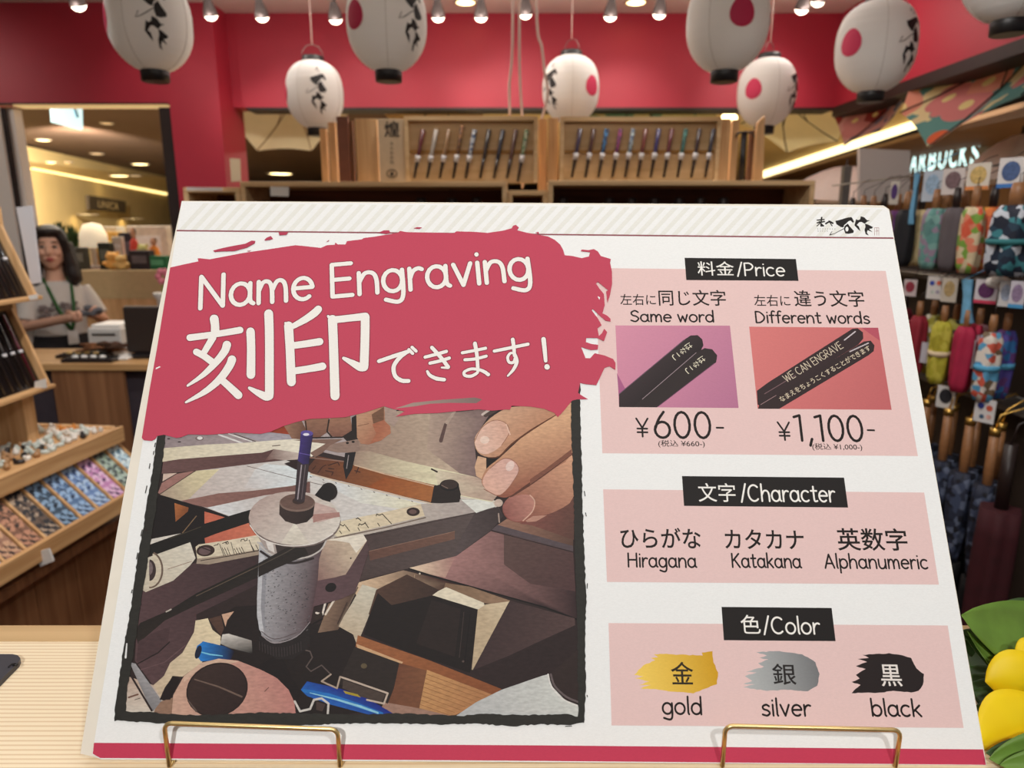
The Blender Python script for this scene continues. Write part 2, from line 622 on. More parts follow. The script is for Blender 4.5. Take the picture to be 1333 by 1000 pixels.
class Print:
    """one printed area of the sheet: flat inked shapes, every later shape a hair above the last"""

    def __init__(self):
        self.v, self.f, self.c = [], [], []

    def raw(self, pts_uv, faces, cols, h=None):
        if h is None:
            LAYER[0] += 1
            h = LAYER[0]
        n = len(self.v)
        z = 0.0004 + h * 0.0000009
        self.v += [(p[0], p[1], z) for p in pts_uv]
        self.c += cols
        self.f += [[i + n for i in f] for f in faces]

    def poly(self, pts, col, grad=None, sm=0, closed_smooth=True):
        if sm:
            pts = smooth_pts(pts, sm, True)
        P = [Vector(p[:2]) for p in pts]
        q = [uv(p) for p in P]
        tris = tessellate_polygon([[Vector((p.x, p.y, 0)) for p in q]])
        c0 = Vector(lin(col)[:3]) * INK_K
        if grad:
            (g0, g1, col1) = grad
            g0, g1 = Vector(g0), Vector(g1)
            c1 = Vector(lin(col1)[:3]) * INK_K
            d = g1 - g0
            cols = []
            for p in P:
                t = max(-0.15, min(1.15, (p - g0).dot(d) / d.dot(d)))
                c = c0.lerp(c1, t)
                cols.append((max(c.x, 0.003), max(c.y, 0.003), max(c.z, 0.003), 1))
        else:
            cols = [(c0.x, c0.y, c0.z, 1)] * len(P)
        self.raw(q, [list(t) for t in tris], cols)
        return self

    def ell(self, cx, cy, rx, ry, col, rot=0, n=28, grad=None, a0=0, a1=360):
        pts = []
        full = abs(a1 - a0) >= 360
        for k in range(n if full else n + 1):
            a = R(a0 + (a1 - a0) * k / n)
            x, y = rx * math.cos(a), ry * math.sin(a)
            cr, sr = math.cos(R(rot)), math.sin(R(rot))
            pts.append((cx + x * cr - y * sr, cy + x * sr + y * cr))
        return self.poly(pts, col, grad)

    def line(self, pts, w, col, sm=0, cap=True):
        """round-ended stroke; w in pixels, one value or one per point"""
        ws = list(w) if isinstance(w, (list, tuple)) else [w] * len(pts)
        P = [Vector(p[:2]) for p in pts]
        if sm:
            n = len(P)
            W2 = []
            for i in range(n - 1):
                for k in range(sm):
                    W2.append(ws[i] + (ws[i + 1] - ws[i]) * k / sm)
            W2.append(ws[-1])
            P, ws = smooth_pts(P, sm), W2
        V, Fc = [], []

        def disc(c, r):
            b = len(V)
            V.extend([c + Vector((math.cos(k * math.pi / 6), math.sin(k * math.pi / 6))) * r for k in range(12)])
            Fc.append([b + k for k in range(12)])
        for i in range(len(P) - 1):
            d = P[i + 1] - P[i]
            if d.length < 1e-6:
                continue
            d.normalize()
            nn = Vector((-d.y, d.x))
            b = len(V)
            V.extend([P[i] + nn * ws[i] / 2, P[i] - nn * ws[i] / 2, P[i + 1] - nn * ws[i + 1] / 2, P[i + 1] + nn * ws[i + 1] / 2])
            Fc.append([b, b + 1, b + 2, b + 3])
        for i in range(len(P)):
            if cap or 0 < i < len(P) - 1:
                disc(P[i], ws[i] / 2)
        c = lin(col, INK_K)
        V, Fc = merged([uv(p) for p in V], [f[::-1] for f in Fc])
        self.raw(V, Fc, [c] * len(V))
        return self

    def type(self, body, a, b, top, col, offset=0.0, ital=0.0, fit=True, yfit=None):
        """set writing on the sheet: a, b = left and right end of its base line, top = a point at its upper edge"""
        A, Bq, T = uv(a), uv(b), uv(top)
        ux = (Bq - A).normalized()
        uy = Vector((-ux.y, ux.x))
        wid = (Bq - A).length
        hgt = (T - A).dot(uy)
        vs_, fs = text_mesh(body, offset)
        x0, x1 = min(v.x for v in vs_), max(v.x for v in vs_)
        y0, y1 = min(v.y for v in vs_), max(v.y for v in vs_)
        q = []
        for v in vs_:
            x = (v.x - x0) / (x1 - x0) * wid
            y = (v.y - y0) / (y1 - y0) * hgt
            q.append(A + ux * (x + y * ital) + uy * y)
        self.raw(q, fs, [lin(col, INK_K)] * len(q))
        return self

    def hand(self, body, a, b, cap_pt, w, col, ital=0.0, outline=None):
        """round-ended hand lettering laid out on a base line from a to b (pixels), cap_pt = a point at capital height"""
        A, Bq, T = uv(a), uv(b), uv(cap_pt)
        ux = (Bq - A).normalized()
        uy = Vector((-ux.y, ux.x))
        wid = (Bq - A).length
        s = (T - A).dot(uy) / 1.5
        strokes, adv = layout(body)
        sx = wid / adv
        px = (uv((a[0] + 1, a[1])) - A).length
        for (ww, cc) in ([(w + 2.0, outline)] if outline else []) + [(w, col)]:
            V, Fc = [], []
            for st in strokes:
                P = [A + ux * (p[0] * sx + p[1] * s * ital) + uy * (p[1] * s) for p in st]
                r = ww * px / 2
                for i in range(len(P)):
                    n0 = len(V)
                    V.extend([P[i] + Vector((math.cos(k * math.pi / 5), math.sin(k * math.pi / 5))) * r for k in range(10)])
                    Fc.append([n0 + k for k in range(10)])
                    if i + 1 < len(P):
                        d = P[i + 1] - P[i]
                        if d.length > 1e-9:
                            d.normalize()
                            nn = Vector((-d.y, d.x)) * r
                            n0 = len(V)
                            V.extend([P[i] + nn, P[i] - nn, P[i + 1] - nn, P[i + 1] + nn])
                            Fc.append([n0, n0 + 1, n0 + 2, n0 + 3])
            V, Fc = merged(V, Fc)
            self.raw(V, Fc, [lin(cc, INK_K)] * len(V))
        return self

    def build(self, name, parent, label=None, m=None):
        me = bpy.data.meshes.new(name)
        me.from_pydata(self.v, [], self.f)
        at = me.color_attributes.new('ink', 'FLOAT_COLOR', 'POINT')
        at.data.foreach_set('color', [x for c in self.c for x in c])
        me.materials.append(m or INK)
        bm = bmesh.new()
        bm.from_mesh(me)
        for f in bm.faces:
            f.normal_update()
            if f.normal.z < 0:
                f.normal_flip()
        bm.to_mesh(me)
        bm.free()
        o = bpy.data.objects.new(name, me)
        COL.objects.link(o)
        o.parent = parent
        if label:
            o['label'] = label
        return o


# --- hand lettering: strokes per letter, base line 0, x height 1, capitals 1.5
def arc(cx, cy, rx, ry, a0, a1, n=16):
    return [(cx + rx * math.cos(R(a0 + (a1 - a0) * k / n)), cy + ry * math.sin(R(a0 + (a1 - a0) * k / n))) for k in range(n + 1)]


def sp(*p):
    return [tuple(q) for q in smooth_pts(p, 6)]


GL = {
    'a': (0.95, [arc(.42, .5, .4, .5, 0, 360), sp((.82, .98), (.82, .2), (.95, .02))]),
    'b': (0.92, [[(.06, 1.6), (.06, 0)], arc(.46, .5, .4, .5, 0, 360)]),
    'c': (0.82, [arc(.44, .5, .42, .5, 50, 310)]),
    'd': (0.95, [arc(.42, .5, .4, .5, 0, 360), [(.83, 1.6), (.83, 0)]]),
    'e': (0.86, [[(.04, .54), (.82, .54)] + arc(.43, .5, .4, .5, 6, 310)[0:]]),
    'f': (0.58, [sp((.62, 1.52), (.42, 1.58), (.26, 1.3), (.24, 0)), [(0, 1.0), (.52, 1.0)]]),
    'g': (0.92, [arc(.42, .5, .4, .5, 0, 360), sp((.83, .98), (.83, -.15), (.62, -.5), (.1, -.36))]),
    'h': (0.88, [[(.06, 1.6), (.06, 0)], sp((.06, .55), (.3, .95), (.62, .95), (.78, .65), (.8, 0))]),
    'i': (0.18, [[(.08, 1.0), (.08, 0)], [(.08, 1.38), (.08, 1.4)]]),
    'k': (0.78, [[(.06, 1.6), (.06, 0)], [(.66, 1.0), (.08, .42)], [(.24, .58), (.72, 0)]]),
    'l': (0.2, [[(.08, 1.6), (.08, .12), (.14, 0)]]),
    'm': (1.3, [[(.06, 1.0), (.06, 0)], sp((.06, .55), (.24, .95), (.48, .95), (.6, .65), (.62, 0)), sp((.62, .55), (.82, .95), (1.05, .95), (1.17, .65), (1.19, 0))]),
    'n': (0.88, [[(.06, 1.0), (.06, 0)], sp((.06, .55), (.3, .95), (.62, .95), (.78, .65), (.8, 0))]),
    'o': (0.9, [arc(.43, .5, .42, .5, 0, 360)]),
    'p': (0.92, [[(.06, 1.0), (.06, -.5)], arc(.46, .5, .4, .5, 0, 360)]),
    'r': (0.6, [[(.06, 1.0), (.06, 0)], sp((.06, .5), (.2, .85), (.42, .98), (.58, .92))]),
    's': (0.72, [sp((.64, .86), (.4, 1.0), (.12, .85), (.16, .6), (.5, .46), (.66, .22), (.42, 0), (.05, .1))]),
    't': (0.62, [sp((.28, 1.4), (.28, .3), (.36, .03), (.58, .06)), [(.02, 1.0), (.58, 1.0)]]),
    'u': (0.9, [sp((.06, 1.0), (.07, .35), (.24, .02), (.58, .05), (.8, .45)), [(.8, 1.0), (.8, .0)]]),
    'v': (0.82, [[(.04, 1.0), (.4, 0), (.76, 1.0)]]),
    'w': (1.15, [[(.04, 1.0), (.3, 0), (.56, .8), (.82, 0), (1.08, 1.0)]]),
    'y': (0.82, [[(.06, 1.0), (.42, .1)], [(.76, 1.0), (.3, -.5)]]),
    'A': (1.1, [[(.02, 0), (.52, 1.5), (1.02, 0)], [(.2, .5), (.85, .5)]]),
    'C': (1.15, [arc(.6, .75, .56, .75, 48, 312)]),
    'D': (1.15, [[(.06, 1.5), (.06, 0)], sp((.06, 1.5), (.55, 1.42), (1.0, .9), (.95, .4), (.5, .03), (.06, 0))]),
    'E': (0.98, [[(.88, 1.5), (.08, 1.5), (.08, 0), (.9, 0)], [(.08, .78), (.8, .78)]]),
    'G': (1.2, [arc(.6, .75, .56, .75, 45, 330), [(1.1, .1), (1.1, .68), (.7, .68)]]),
    'H': (1.1, [[(.06, 1.5), (.06, 0)], [(.98, 1.5), (.98, 0)], [(.06, .78), (.98, .78)]]),
    'K': (1.0, [[(.06, 1.5), (.06, 0)], [(.86, 1.5), (.08, .65)], [(.3, .88), (.92, 0)]]),
    'N': (1.12, [[(.06, 0), (.06, 1.48), (.98, .03), (.98, 1.5)]]),
    'P': (0.95, [[(.06, 1.5), (.06, 0)], sp((.06, 1.5), (.6, 1.48), (.88, 1.12), (.6, .72), (.06, .68))]),
    'R': (1.0, [[(.06, 1.5), (.06, 0)], sp((.06, 1.5), (.6, 1.48), (.84, 1.12), (.6, .74), (.06, .7)), [(.45, .7), (.95, 0)]]),
    'S': (0.95, [sp((.86, 1.3), (.5, 1.52), (.12, 1.28), (.2, .92), (.66, .7), (.88, .4), (.55, 0), (.05, .16))]),
    'V': (1.05, [[(.02, 1.5), (.5, 0), (.98, 1.5)]]),
    'W': (1.45, [[(.02, 1.5), (.35, 0), (.7, 1.3), (1.05, 0), (1.4, 1.5)]]),
    '0': (1.02, [arc(.48, .75, .44, .75, 0, 360)]),
    '1': (0.62, [[(.02, 1.4), (.38, 1.5), (.38, 0)]]),
    '6': (1.0, [sp((.6, 1.5), (.28, 1.05), (.06, .5)), arc(.48, .46, .43, .46, 0, 360)]),
    '/': (0.55, [[(.02, -.1), (.5, 1.6)]]),
    '-': (0.6, [[(.06, .6), (.5, .6)]]),
    ',': (0.36, [[(.22, .1), (.08, -.28)]]),
    '(': (0.4, [arc(.5, .65, .42, 1.0, 120, 240)]),
    ')': (0.4, [arc(-.12, .65, .42, 1.0, -60, 60)]),
    '\u00a5': (1.0, [[(.04, 1.5), (.48, .72), (.92, 1.5)], [(.48, .72), (.48, 0)], [(.1, .66), (.86, .66)], [(.1, .36), (.86, .36)]]),
    ' ': (0.55, []),
}


def layout(body):
    x, out = 0.0, []
    for ch in body:
        wd_, st = GL[ch]
        for s in st:
            out.append([(p[0] + x, p[1]) for p in s])
        x += wd_ + (0.16 if ch != ' ' else 0)
    return out, x - 0.16


WHITE, BLACK, PINK, RED = (234, 236, 235), (26, 22, 21), (225, 195, 192), (188, 67, 90)

sign = thing('sign_board', B_O, 'white name engraving sign board with a crimson brushstroke heading propped on brass wire hooks', 'sign')
sign.rotation_mode = 'QUATERNION'
sign.rotation_quaternion = B_M.to_quaternion()

# the foam backing, a little wider than the sheet glued on it
outl = [uv(p) for p in [(236.7, 261.6), (1110, 266.6), (1150, 267.6), (1157.5, 272.5), (1284.5, 996.5), (700, 992.5), (132, 989), (121, 985), (104.5, 981.5), (126, 850), (151, 700), (178.5, 550), (206, 405)]]
mb = MB()
n = len(outl)
mb.add([(p.x, p.y, 0) for p in outl] + [(p.x, p.y, -0.006) for p in outl],
       [list(range(n)), list(range(n, 2 * n))[::-1]] + [[i, (i + 1) % n, n + (i + 1) % n, n + i] for i in range(n)])
mb.build('foam_backing', mat('foam_board', (228, 222, 208), 0.8, vary=0.03, scale=40), sign)

# the sheet
pr = Print()
pr.poly([(236.7, 262.8), (1060, 269), (1153, 270.8), (1157, 275), (1283.2, 996), (131, 988), (120.5, 981.5)], WHITE)
pr.build('face_sheet', sign)

# header with diagonal stripes and the red rule
pr = Print()
top = lambda x: 263.5 + (x - 236.7) * 0.0092
for k in range(59):
    xb = 232 + 15.65 * k
    sl = 33
    q = [(xb, top(xb) + 37), (xb + 7.5, top(xb) + 37), (xb + 7.5 + sl, top(xb) + 1.5), (xb + sl, top(xb) + 1.5)]
    if q[2][0] < 1152:
        pr.poly(q, (225, 226, 220))
for k in range(4):
    xb = 232 + 15.65 * (59 + k)
    f = (1158 - xb) / 40.5
    if f > 0.25:
        pr.poly([(xb, top(xb) + 37), (xb + 7.5, top(xb) + 37), (min(1159, xb + 40 * min(f, 1)), 272 + 37 * (1 - min(1, f)) + 2), (xb + 33 * min(f, 1), 272 + 37 * (1 - min(1, f)))], (225, 226, 220))
pr.line([(231, 300.6), (1162, 310.4)], 1.9, (140, 78, 86))
pr.build('header_stripes', sign, 'pale diagonal stripes with a thin red rule')

# brush-written shop mark, also used on the lanterns: px in a 1333-wide close-up, 11.108 px per photo px
LOGO_A = [[(412, 312), (470, 298), (590, 262), (645, 256), (668, 290), (684, 328), (662, 337), (632, 305), (600, 318), (575, 345), (540, 370), (530, 405), (490, 400), (430, 360)],
          [(545, 385), (592, 350), (620, 390), (680, 455), (672, 484), (600, 499), (555, 492), (535, 430)]]
LOGO_HOLE = (580, 430, 22, 34)
LOGO_TAIL = [(530, 425), (400, 495), (332, 515), (366, 458)]
LOGO_B = [[(712, 285), (738, 300), (768, 290), (780, 243), (832, 260), (872, 302), (915, 303), (872, 322), (838, 352), (790, 326), (758, 330), (722, 370), (752, 390), (776, 460), (738, 430), (688, 375)],
          [(840, 350), (882, 362), (956, 400), (942, 420), (900, 428), (952, 474), (880, 445), (868, 480), (895, 522), (850, 502), (833, 440), (847, 400)]]
pr = Print()
lg = lambda p: (1050 + p[0] * 0.09, 260 + p[1] * 0.09)
for q in LOGO_A + LOGO_B:
    pr.poly([lg(p) for p in q], BLACK)
pr.ell(*lg(LOGO_HOLE[:2]), LOGO_HOLE[2] * .09, LOGO_HOLE[3] * .09, WHITE)
pr.line([lg(p) for p in LOGO_TAIL], [1.0, .7, 1.2, .5], BLACK)
for st, w in [([(150, 300), (250, 290)], 1.6), ([(215, 262), (205, 330)], 2.0), ([(150, 340), (255, 320)], 1.8), ([(180, 320), (240, 385)], 1.6), ([(205, 350), (205, 385), (240, 380)], 1.8),
              ([(145, 385), (185, 350)], 1.2), ([(275, 350), (330, 318), (375, 345)], 2.2), ([(318, 310), (365, 382)], 1.3)]:
    pr.line([lg(p) for p in st], w, BLACK)
for i in range(8):
    pr.ell(*lg((160 + i * 35, 427)), .5, .55, BLACK, n=6)
for i in range(5):
    pr.ell(*lg((163 + i * 33, 458)), .5, .55, BLACK, n=6)
for st in [[(980, 410), (980, 520)], [(1012, 410), (1012, 520)], [(1040, 410), (1040, 520)], [(980, 410), (1040, 410)], [(990, 460), (1030, 455)]]:
    pr.line([lg(p) for p in st], .45, (150, 90, 88))
pr.build('shop_mark', sign, 'black brush-written shop mark')

# footer band
pr = Print()
pr.poly([(122.8, 967), (700, 970.3), (1279.2, 975.6), (1282.8, 995.6), (700, 990.5), (131, 986.8), (121.3, 981.3)], (190, 58, 86))
pr.build('footer_band', sign, 'crimson band along the bottom edge')
# --- the printed photograph of the engraving machine
INK_K = .84
pr = Print()
P_, L_, E_ = pr.poly, pr.line, pr.ell
P_([(208, 560), (746, 515), (754, 934), (162, 930)], (48, 36, 35))
# bench and cloth behind
P_([(213, 566), (385, 545), (470, 540), (470, 600), (380, 580), (214, 590)], (150, 136, 138), ((215, 570), (380, 565), (172, 160, 160)))
L_([(285, 566), (318, 578)], 2.2, (225, 222, 220)); L_([(298, 565), (328, 575)], 1.4, (228, 225, 222)); L_([(305, 565), (333, 575)], 0.9, (60, 50, 50))
E_(260, 571, 5.5, 3, (120, 105, 105)); E_(260.5, 570.5, 3.6, 2.2, (228, 225, 222)); E_(220, 571.5, 2, .9, (60, 50, 50)); E_(234, 575.5, 2.2, .8, (60, 50, 50))
P_([(318, 568), (352, 562), (376, 565), (381, 573), (345, 577)], (166, 160, 168))
P_([(351, 563), (372, 553), (378, 566)], (150, 62, 38))
P_([(463, 545), (520, 535), (620, 530), (645, 528), (632, 548), (617, 572), (620, 600), (630, 640), (645, 650), (570, 622), (500, 596), (462, 592)], (158, 134, 118), ((470, 580), (555, 560), (192, 173, 152)))
P_([(560, 538), (600, 532), (645, 528), (632, 548), (617, 572), (620, 600), (630, 640), (625, 636), (590, 610), (556, 585)], (178, 156, 140), ((556, 575), (600, 575), (138, 116, 111)))
L_([(574, 574), (580, 553)], [5, 4], (92, 70, 66)); L_([(582, 550), (592, 536)], [5, 3], (176, 156, 142)); L_([(632, 541), (646, 533)], [5, 6], (80, 64, 60)); L_([(594, 536), (616, 534)], 1.5, (90, 76, 72))
L_([(628, 540), (641, 531)], 3, (205, 190, 180))
# big silver plate
P_([(208, 644), (256, 613), (342, 602.5), (372, 599), (400, 610), (440, 622), (480, 632), (530, 648), (565, 657), (572, 663), (520, 672), (450, 692), (440, 702), (300, 673), (265, 660), (235, 652)],
   (196, 182, 176), ((230, 640), (400, 640), (214, 212, 208)))
P_([(208, 644), (256, 613), (286, 611), (246, 650), (235, 652)], (176, 158, 138), ((225, 640), (262, 630), (216, 205, 168)))
P_([(206, 642), (211, 629), (231, 617), (254, 613), (209, 643.5)], (158, 116, 108)); L_([(208, 644), (254, 613.5)], .9, (70, 50, 46))
P_([(212, 627), (213, 617), (231, 616)], (215, 190, 175))
P_([(318, 636), (332, 612), (345, 604), (385, 608), (412, 616), (390, 631), (350, 636)], (206, 200, 198), ((318, 625), (360, 615), (221, 231, 233)))
P_([(236, 652), (255, 648.5), (285, 642.5), (330, 639), (380, 633), (404, 627), (404, 642), (380, 641), (345, 645), (270, 661), (252, 657)], (146, 108, 100), ((240, 655), (400, 636), (118, 84, 78)))
P_([(270, 661), (345, 646), (378, 640), (368, 650), (330, 664.5), (302, 673)], (222, 226, 228), ((270, 661), (360, 645), (196, 186, 180)))
L_([(322, 607), (400, 627), (480, 646)], .7, (110, 96, 92)); L_([(420, 628), (520, 660)], .7, (150, 138, 132))
P_([(436, 627), (500, 644), (552, 657), (528, 664), (470, 655), (440, 640)], (214, 216, 214), ((450, 640), (530, 660), (226, 222, 196)))
# dark below the plate, box and orange paper
P_([(204, 650), (208, 644), (300, 673), (332, 664), (330, 690), (260, 712), (196, 722)], (28, 22, 22))
L_([(208, 645.5), (300, 674.5)], 1.8, (24, 20, 20))
P_([(227.5, 655), (246, 661), (245, 666), (229, 679.5)], (170, 104, 60), ((228, 660), (244, 668), (128, 74, 44)))
L_([(256, 672), (238, 694)], 1.2, (128, 102, 76))
P_([(266.5, 666), (294, 674), (266.5, 682)], (198, 108, 84))
P_([(266.5, 700), (324, 681), (336, 694), (334, 700), (268, 710)], (190, 102, 82), ((270, 705), (330, 685), (204, 118, 92)))
P_([(197, 702), (236, 694.5), (196, 709)], (214, 208, 198))
# straps and castings on the left
P_([(197, 709), (236, 695), (266, 683), (295, 673), (332, 662), (332, 678), (300, 688), (266, 701), (250, 706), (195, 723)], (27, 24, 22))
L_([(222, 701), (262, 686)], .8, (74, 66, 52))
P_([(178, 830), (186, 772), (192, 746), (255, 733), (340, 721), (338, 760), (256, 800), (256, 822), (246, 845), (222, 865), (216, 880), (200, 893), (176, 860)], (86, 64, 66), ((190, 780), (320, 740), (62, 46, 48)))
P_([(193, 726), (248, 706), (255, 727), (248, 736), (226, 756), (190, 771), (185.5, 768)], (206, 196, 176), ((195, 760), (245, 715), (216, 210, 194)))
E_(196, 742, 17, 24, (110, 92, 80), a0=-75, a1=95); E_(195.5, 742, 15, 22, (210, 198, 176), a0=-75, a1=95)
P_([(193, 724), (185, 775), (178, 775), (180, 724)], (45, 44, 40))
E_(195, 742.5, 8.5, 14, (62, 48, 48), a0=-90, a1=90); E_(194.5, 740, 5, 9, (120, 104, 104), a0=-90, a1=90)
L_([(219, 741), (250, 731)], .7, (140, 108, 96))
# ruler, left half
P_([(255, 712), (259, 709), (300, 703), (342, 695.5), (342, 716.5), (300, 724), (262, 730), (257, 727)], (216, 204, 178), ((258, 720), (338, 705), (222, 211, 188)))
P_([(257, 727.5), (300, 722), (342, 714.5), (342, 721.5), (272, 735), (256, 734)], (164, 148, 130)); L_([(262, 730), (300, 723.8), (342, 716)], 1.1, (58, 46, 40))
E_(268, 717, 12, 7.4, (58, 42, 38), -6); E_(267, 717.5, 8, 5, (104, 84, 84), -6); L_([(260, 712), (277, 718)], 1.3, (40, 30, 30))
for i, (xa, ya, xb, yb) in enumerate([(286, 708, 292, 724), (289.5, 713, 294, 723.5), (292.5, 713, 297, 723), (296, 713, 300, 722.5), (301, 706, 305.5, 722), (305, 714, 309, 721.5), (308, 713, 312, 721), (311.5, 713, 315.5, 720.5), (314.5, 712, 318.5, 720), (324.5, 703, 330.5, 718), (327.5, 710, 331.5, 717.5), (333, 709, 337, 716.5)]):
    L_([(xa, ya), (xb, yb)], .8, (42, 34, 32), cap=False)
E_(296, 707, 2.2, 1.7, (42, 34, 32)); E_(296.3, 707, 1.2, .8, (216, 204, 178)); L_([(290, 707.5), (297, 705)], .9, (42, 34, 32))
L_([(314, 705), (314.5, 702.5), (318, 702), (319, 704.5), (322, 703.5), (322, 701)], .9, (42, 34, 32)); L_([(279, 710.5), (284, 709), (284.5, 707.5)], .9, (42, 34, 32))
# the lower strap
P_([(176, 822), (183, 811), (220, 795), (256, 772.5), (337, 733.5), (372, 718), (402, 706), (402, 722), (360, 740), (337, 751.5), (256, 788), (215, 808), (180, 838)], (34, 29, 26), ((256, 772), (268, 800), (46, 38, 34)))
L_([(256, 776), (337, 737)], 1.0, (96, 82, 68)); L_([(217, 796.5), (223, 793.5)], 1.8, (186, 178, 166))
P_([(178, 860), (181, 835), (200, 824), (222, 816), (219, 836), (205, 850), (180, 862)], (76, 56, 58)); L_([(180, 864), (206, 850), (221, 836)], 1.6, (40, 30, 30)); L_([(184, 872), (215, 862), (242, 840)], 1.2, (104, 78, 80))
# cream floor patch, rod, stones
P_([(255, 808), (271, 805), (277, 820), (290, 830), (287, 842), (264, 835), (256, 850), (264, 862), (238, 881), (226, 880), (215, 895), (209, 909), (199, 893), (214, 880), (222, 863), (238, 850), (253, 823)], (226, 210, 176), ((265, 815), (215, 890), (206, 186, 158)))
P_([(166, 880), (200, 892), (212, 912), (240, 912), (240, 931), (163, 930)], (190, 166, 150), ((170, 885), (170, 930), (216, 206, 192)))
P_([(205, 915), (226, 908), (232, 930), (200, 930)], (150, 118, 98)); L_([(168, 908), (180, 904)], 2.2, (110, 78, 66)); L_([(176, 911), (183, 909)], .8, (60, 46, 44))
P_([(169, 862), (177, 864), (211, 912), (200, 926), (196, 922)], (132, 130, 132), ((185, 890), (192, 884), (160, 158, 160))); L_([(170, 878), (198, 925)], 2.6, (48, 36, 36))
P_([(225, 880), (235, 884), (222, 911), (208, 911)], (32, 22, 22))
# black block, clip, blue tube
P_([(277, 806), (300, 794), (306, 790), (336, 788), (352, 835), (404, 812), (452, 815), (466, 840), (520, 862), (512, 900), (498, 922), (440, 932), (384, 930), (360, 880), (340, 882), (300, 862), (287, 842), (288, 826)], (33, 25, 24))
P_([(289, 800), (305, 796), (296, 808), (294, 816)], (206, 166, 140)); P_([(272, 806), (288, 801), (292, 818), (288, 828)], (84, 60, 50))
P_([(290, 826), (298, 825), (328, 834), (329, 851), (300, 844), (287, 838)], (206, 202, 194), ((300, 828), (303, 846), (74, 62, 60)))
P_([(254.5, 851), (257, 841), (265, 835), (293, 841.5), (306, 848), (300, 860), (280, 860), (262, 861)], (38, 122, 200), ((266, 852), (302, 856), (26, 26, 60))); L_([(258, 848), (274, 852), (290, 854)], [1.5, 2, 1], (120, 196, 226)); E_(258.5, 849, 3.8, 9, (26, 34, 56), 18)
# cream foot and slotted screw
P_([(224, 931), (226, 905), (240, 880), (262, 863), (285, 857.5), (310, 860), (340, 872), (360, 882), (376, 898), (383.5, 914), (385.5, 931)], (204, 166, 146), ((235, 890), (350, 910), (190, 136, 126)))
P_([(240, 880), (262, 863), (285, 857.5), (312, 861), (300, 864), (262, 869), (240, 888)], (210, 178, 156))
E_(283, 898, 41, 34.5, (40, 28, 26), -22); E_(283, 898, 39, 32.5, (58, 42, 38), -22, grad=((260, 880), (310, 920), (46, 32, 30))); L_([(254, 884.5), (285, 894), (315, 907)], [1.6, 2.2, 2.4], (112, 92, 82)); L_([(245, 911), (256, 926)], [1, 2.6], (96, 80, 74)); L_([(345, 900), (350, 895)], 1, (110, 76, 70))
# long dark beam to the right and its far end
P_([(466, 700), (560, 677), (618, 666), (648, 659), (655, 672), (640, 690), (599, 720), (592, 725), (533, 740), (524, 742), (470, 756), (458, 778), (410, 788), (410, 750)], (74, 60, 58), ((480, 740), (600, 690), (88, 76, 74)))
P_([(480, 718), (592, 692), (592, 702), (482, 730)], (100, 70, 60), ((480, 720), (592, 697), (112, 82, 70))); L_([(480, 718), (592, 692)], .8, (140, 108, 92))
P_([(592, 725), (600, 700), (618, 668), (648, 660), (655, 672), (640, 690), (599, 720)], (84, 72, 72), ((600, 700), (650, 670), (60, 50, 50))); L_([(649, 669), (650, 680)], 1.8, (170, 150, 138))
# lower plate on the right
P_([(533, 739.5), (594, 724), (640, 691), (700, 706), (746, 718), (751, 806), (710, 790), (560, 748)], (166, 124, 120), ((590, 735), (700, 750), (80, 58, 58)))
P_([(533, 739.5), (594, 724), (588, 735), (580, 752), (560, 748)], (222, 198, 172), ((545, 742), (590, 740), (170, 130, 122)))
P_([(656, 696), (746, 718), (749, 770), (690, 760), (656, 735)], (92, 70, 66), ((670, 700), (740, 760), (82, 58, 58)))
L_([(533, 740.5), (560, 749), (710, 791), (750, 806)], 2.0, (24, 18, 18))
P_([(640, 690), (648, 683), (746, 711), (746, 718)], (88, 76, 80)); P_([(648, 683.5), (660, 675.5), (692, 683), (746, 700), (746, 711)], (150, 112, 94), ((655, 680), (740, 705), (98, 72, 62)))
P_([(676, 682), (700, 672), (748, 648), (747, 703), (692, 684)], (122, 76, 68), ((700, 675), (745, 690), (96, 66, 58)))
L_([(640, 691.5), (746, 719)], .9, (30, 24, 26))
# ruler, right half, metal top, screw
P_([(437, 691), (446, 678), (500, 667), (545, 657), (600, 650), (619, 667), (560, 678.5), (440, 704), (425, 706)], (190, 180, 170), ((500, 690), (600, 655), (176, 166, 160)))
P_([(436, 697), (440, 680), (470, 673), (500, 667), (548, 657), (553, 672), (500, 685), (440, 699)], (224, 211, 182), ((440, 690), (550, 665), (214, 198, 170))); L_([(436, 700.5), (500, 687.5), (554, 674)], 1.6, (118, 104, 92)); L_([(440, 706), (520, 689), (618, 668)], .8, (60, 48, 46))
P_([(600, 650.5), (641, 650.5), (647, 659.5), (634, 663), (620, 668)], (224, 226, 218)); P_([(598, 642), (645, 652), (655, 655), (645, 661), (640, 651), (600, 650)], (214, 206, 192)); L_([(600, 642), (631, 650)], 1.3, (40, 32, 30))
E_(538, 666.5, 8.6, 5.6, (50, 36, 34)); E_(537.5, 666.5, 5, 3, (104, 80, 76))
for (xa, ya, xb, yb) in [(449.6, 684, 455.6, 692), (475, 680, 480, 687.6), (497.6, 669, 510, 682.4), (442, 691, 445, 695), (466, 687, 468.5, 691.5), (491.6, 681, 494.6, 685.5)]:
    L_([(xa, ya), (xb, yb)], 1.0, (36, 30, 28), cap=False)
L_([(490, 672), (490.5, 669.5), (494, 671), (497.5, 669.5)], 1.1, (36, 30, 28)); L_([(467, 684.5), (468, 682), (471, 683.5), (475, 681.5)], 1.1, (36, 30, 28)); L_([(464, 675.5), (466, 674.5), (468, 676), (470, 678)], 1.2, (36, 30, 28)); L_([(443, 683), (447, 685), (449, 683)], 1.1, (36, 30, 28))
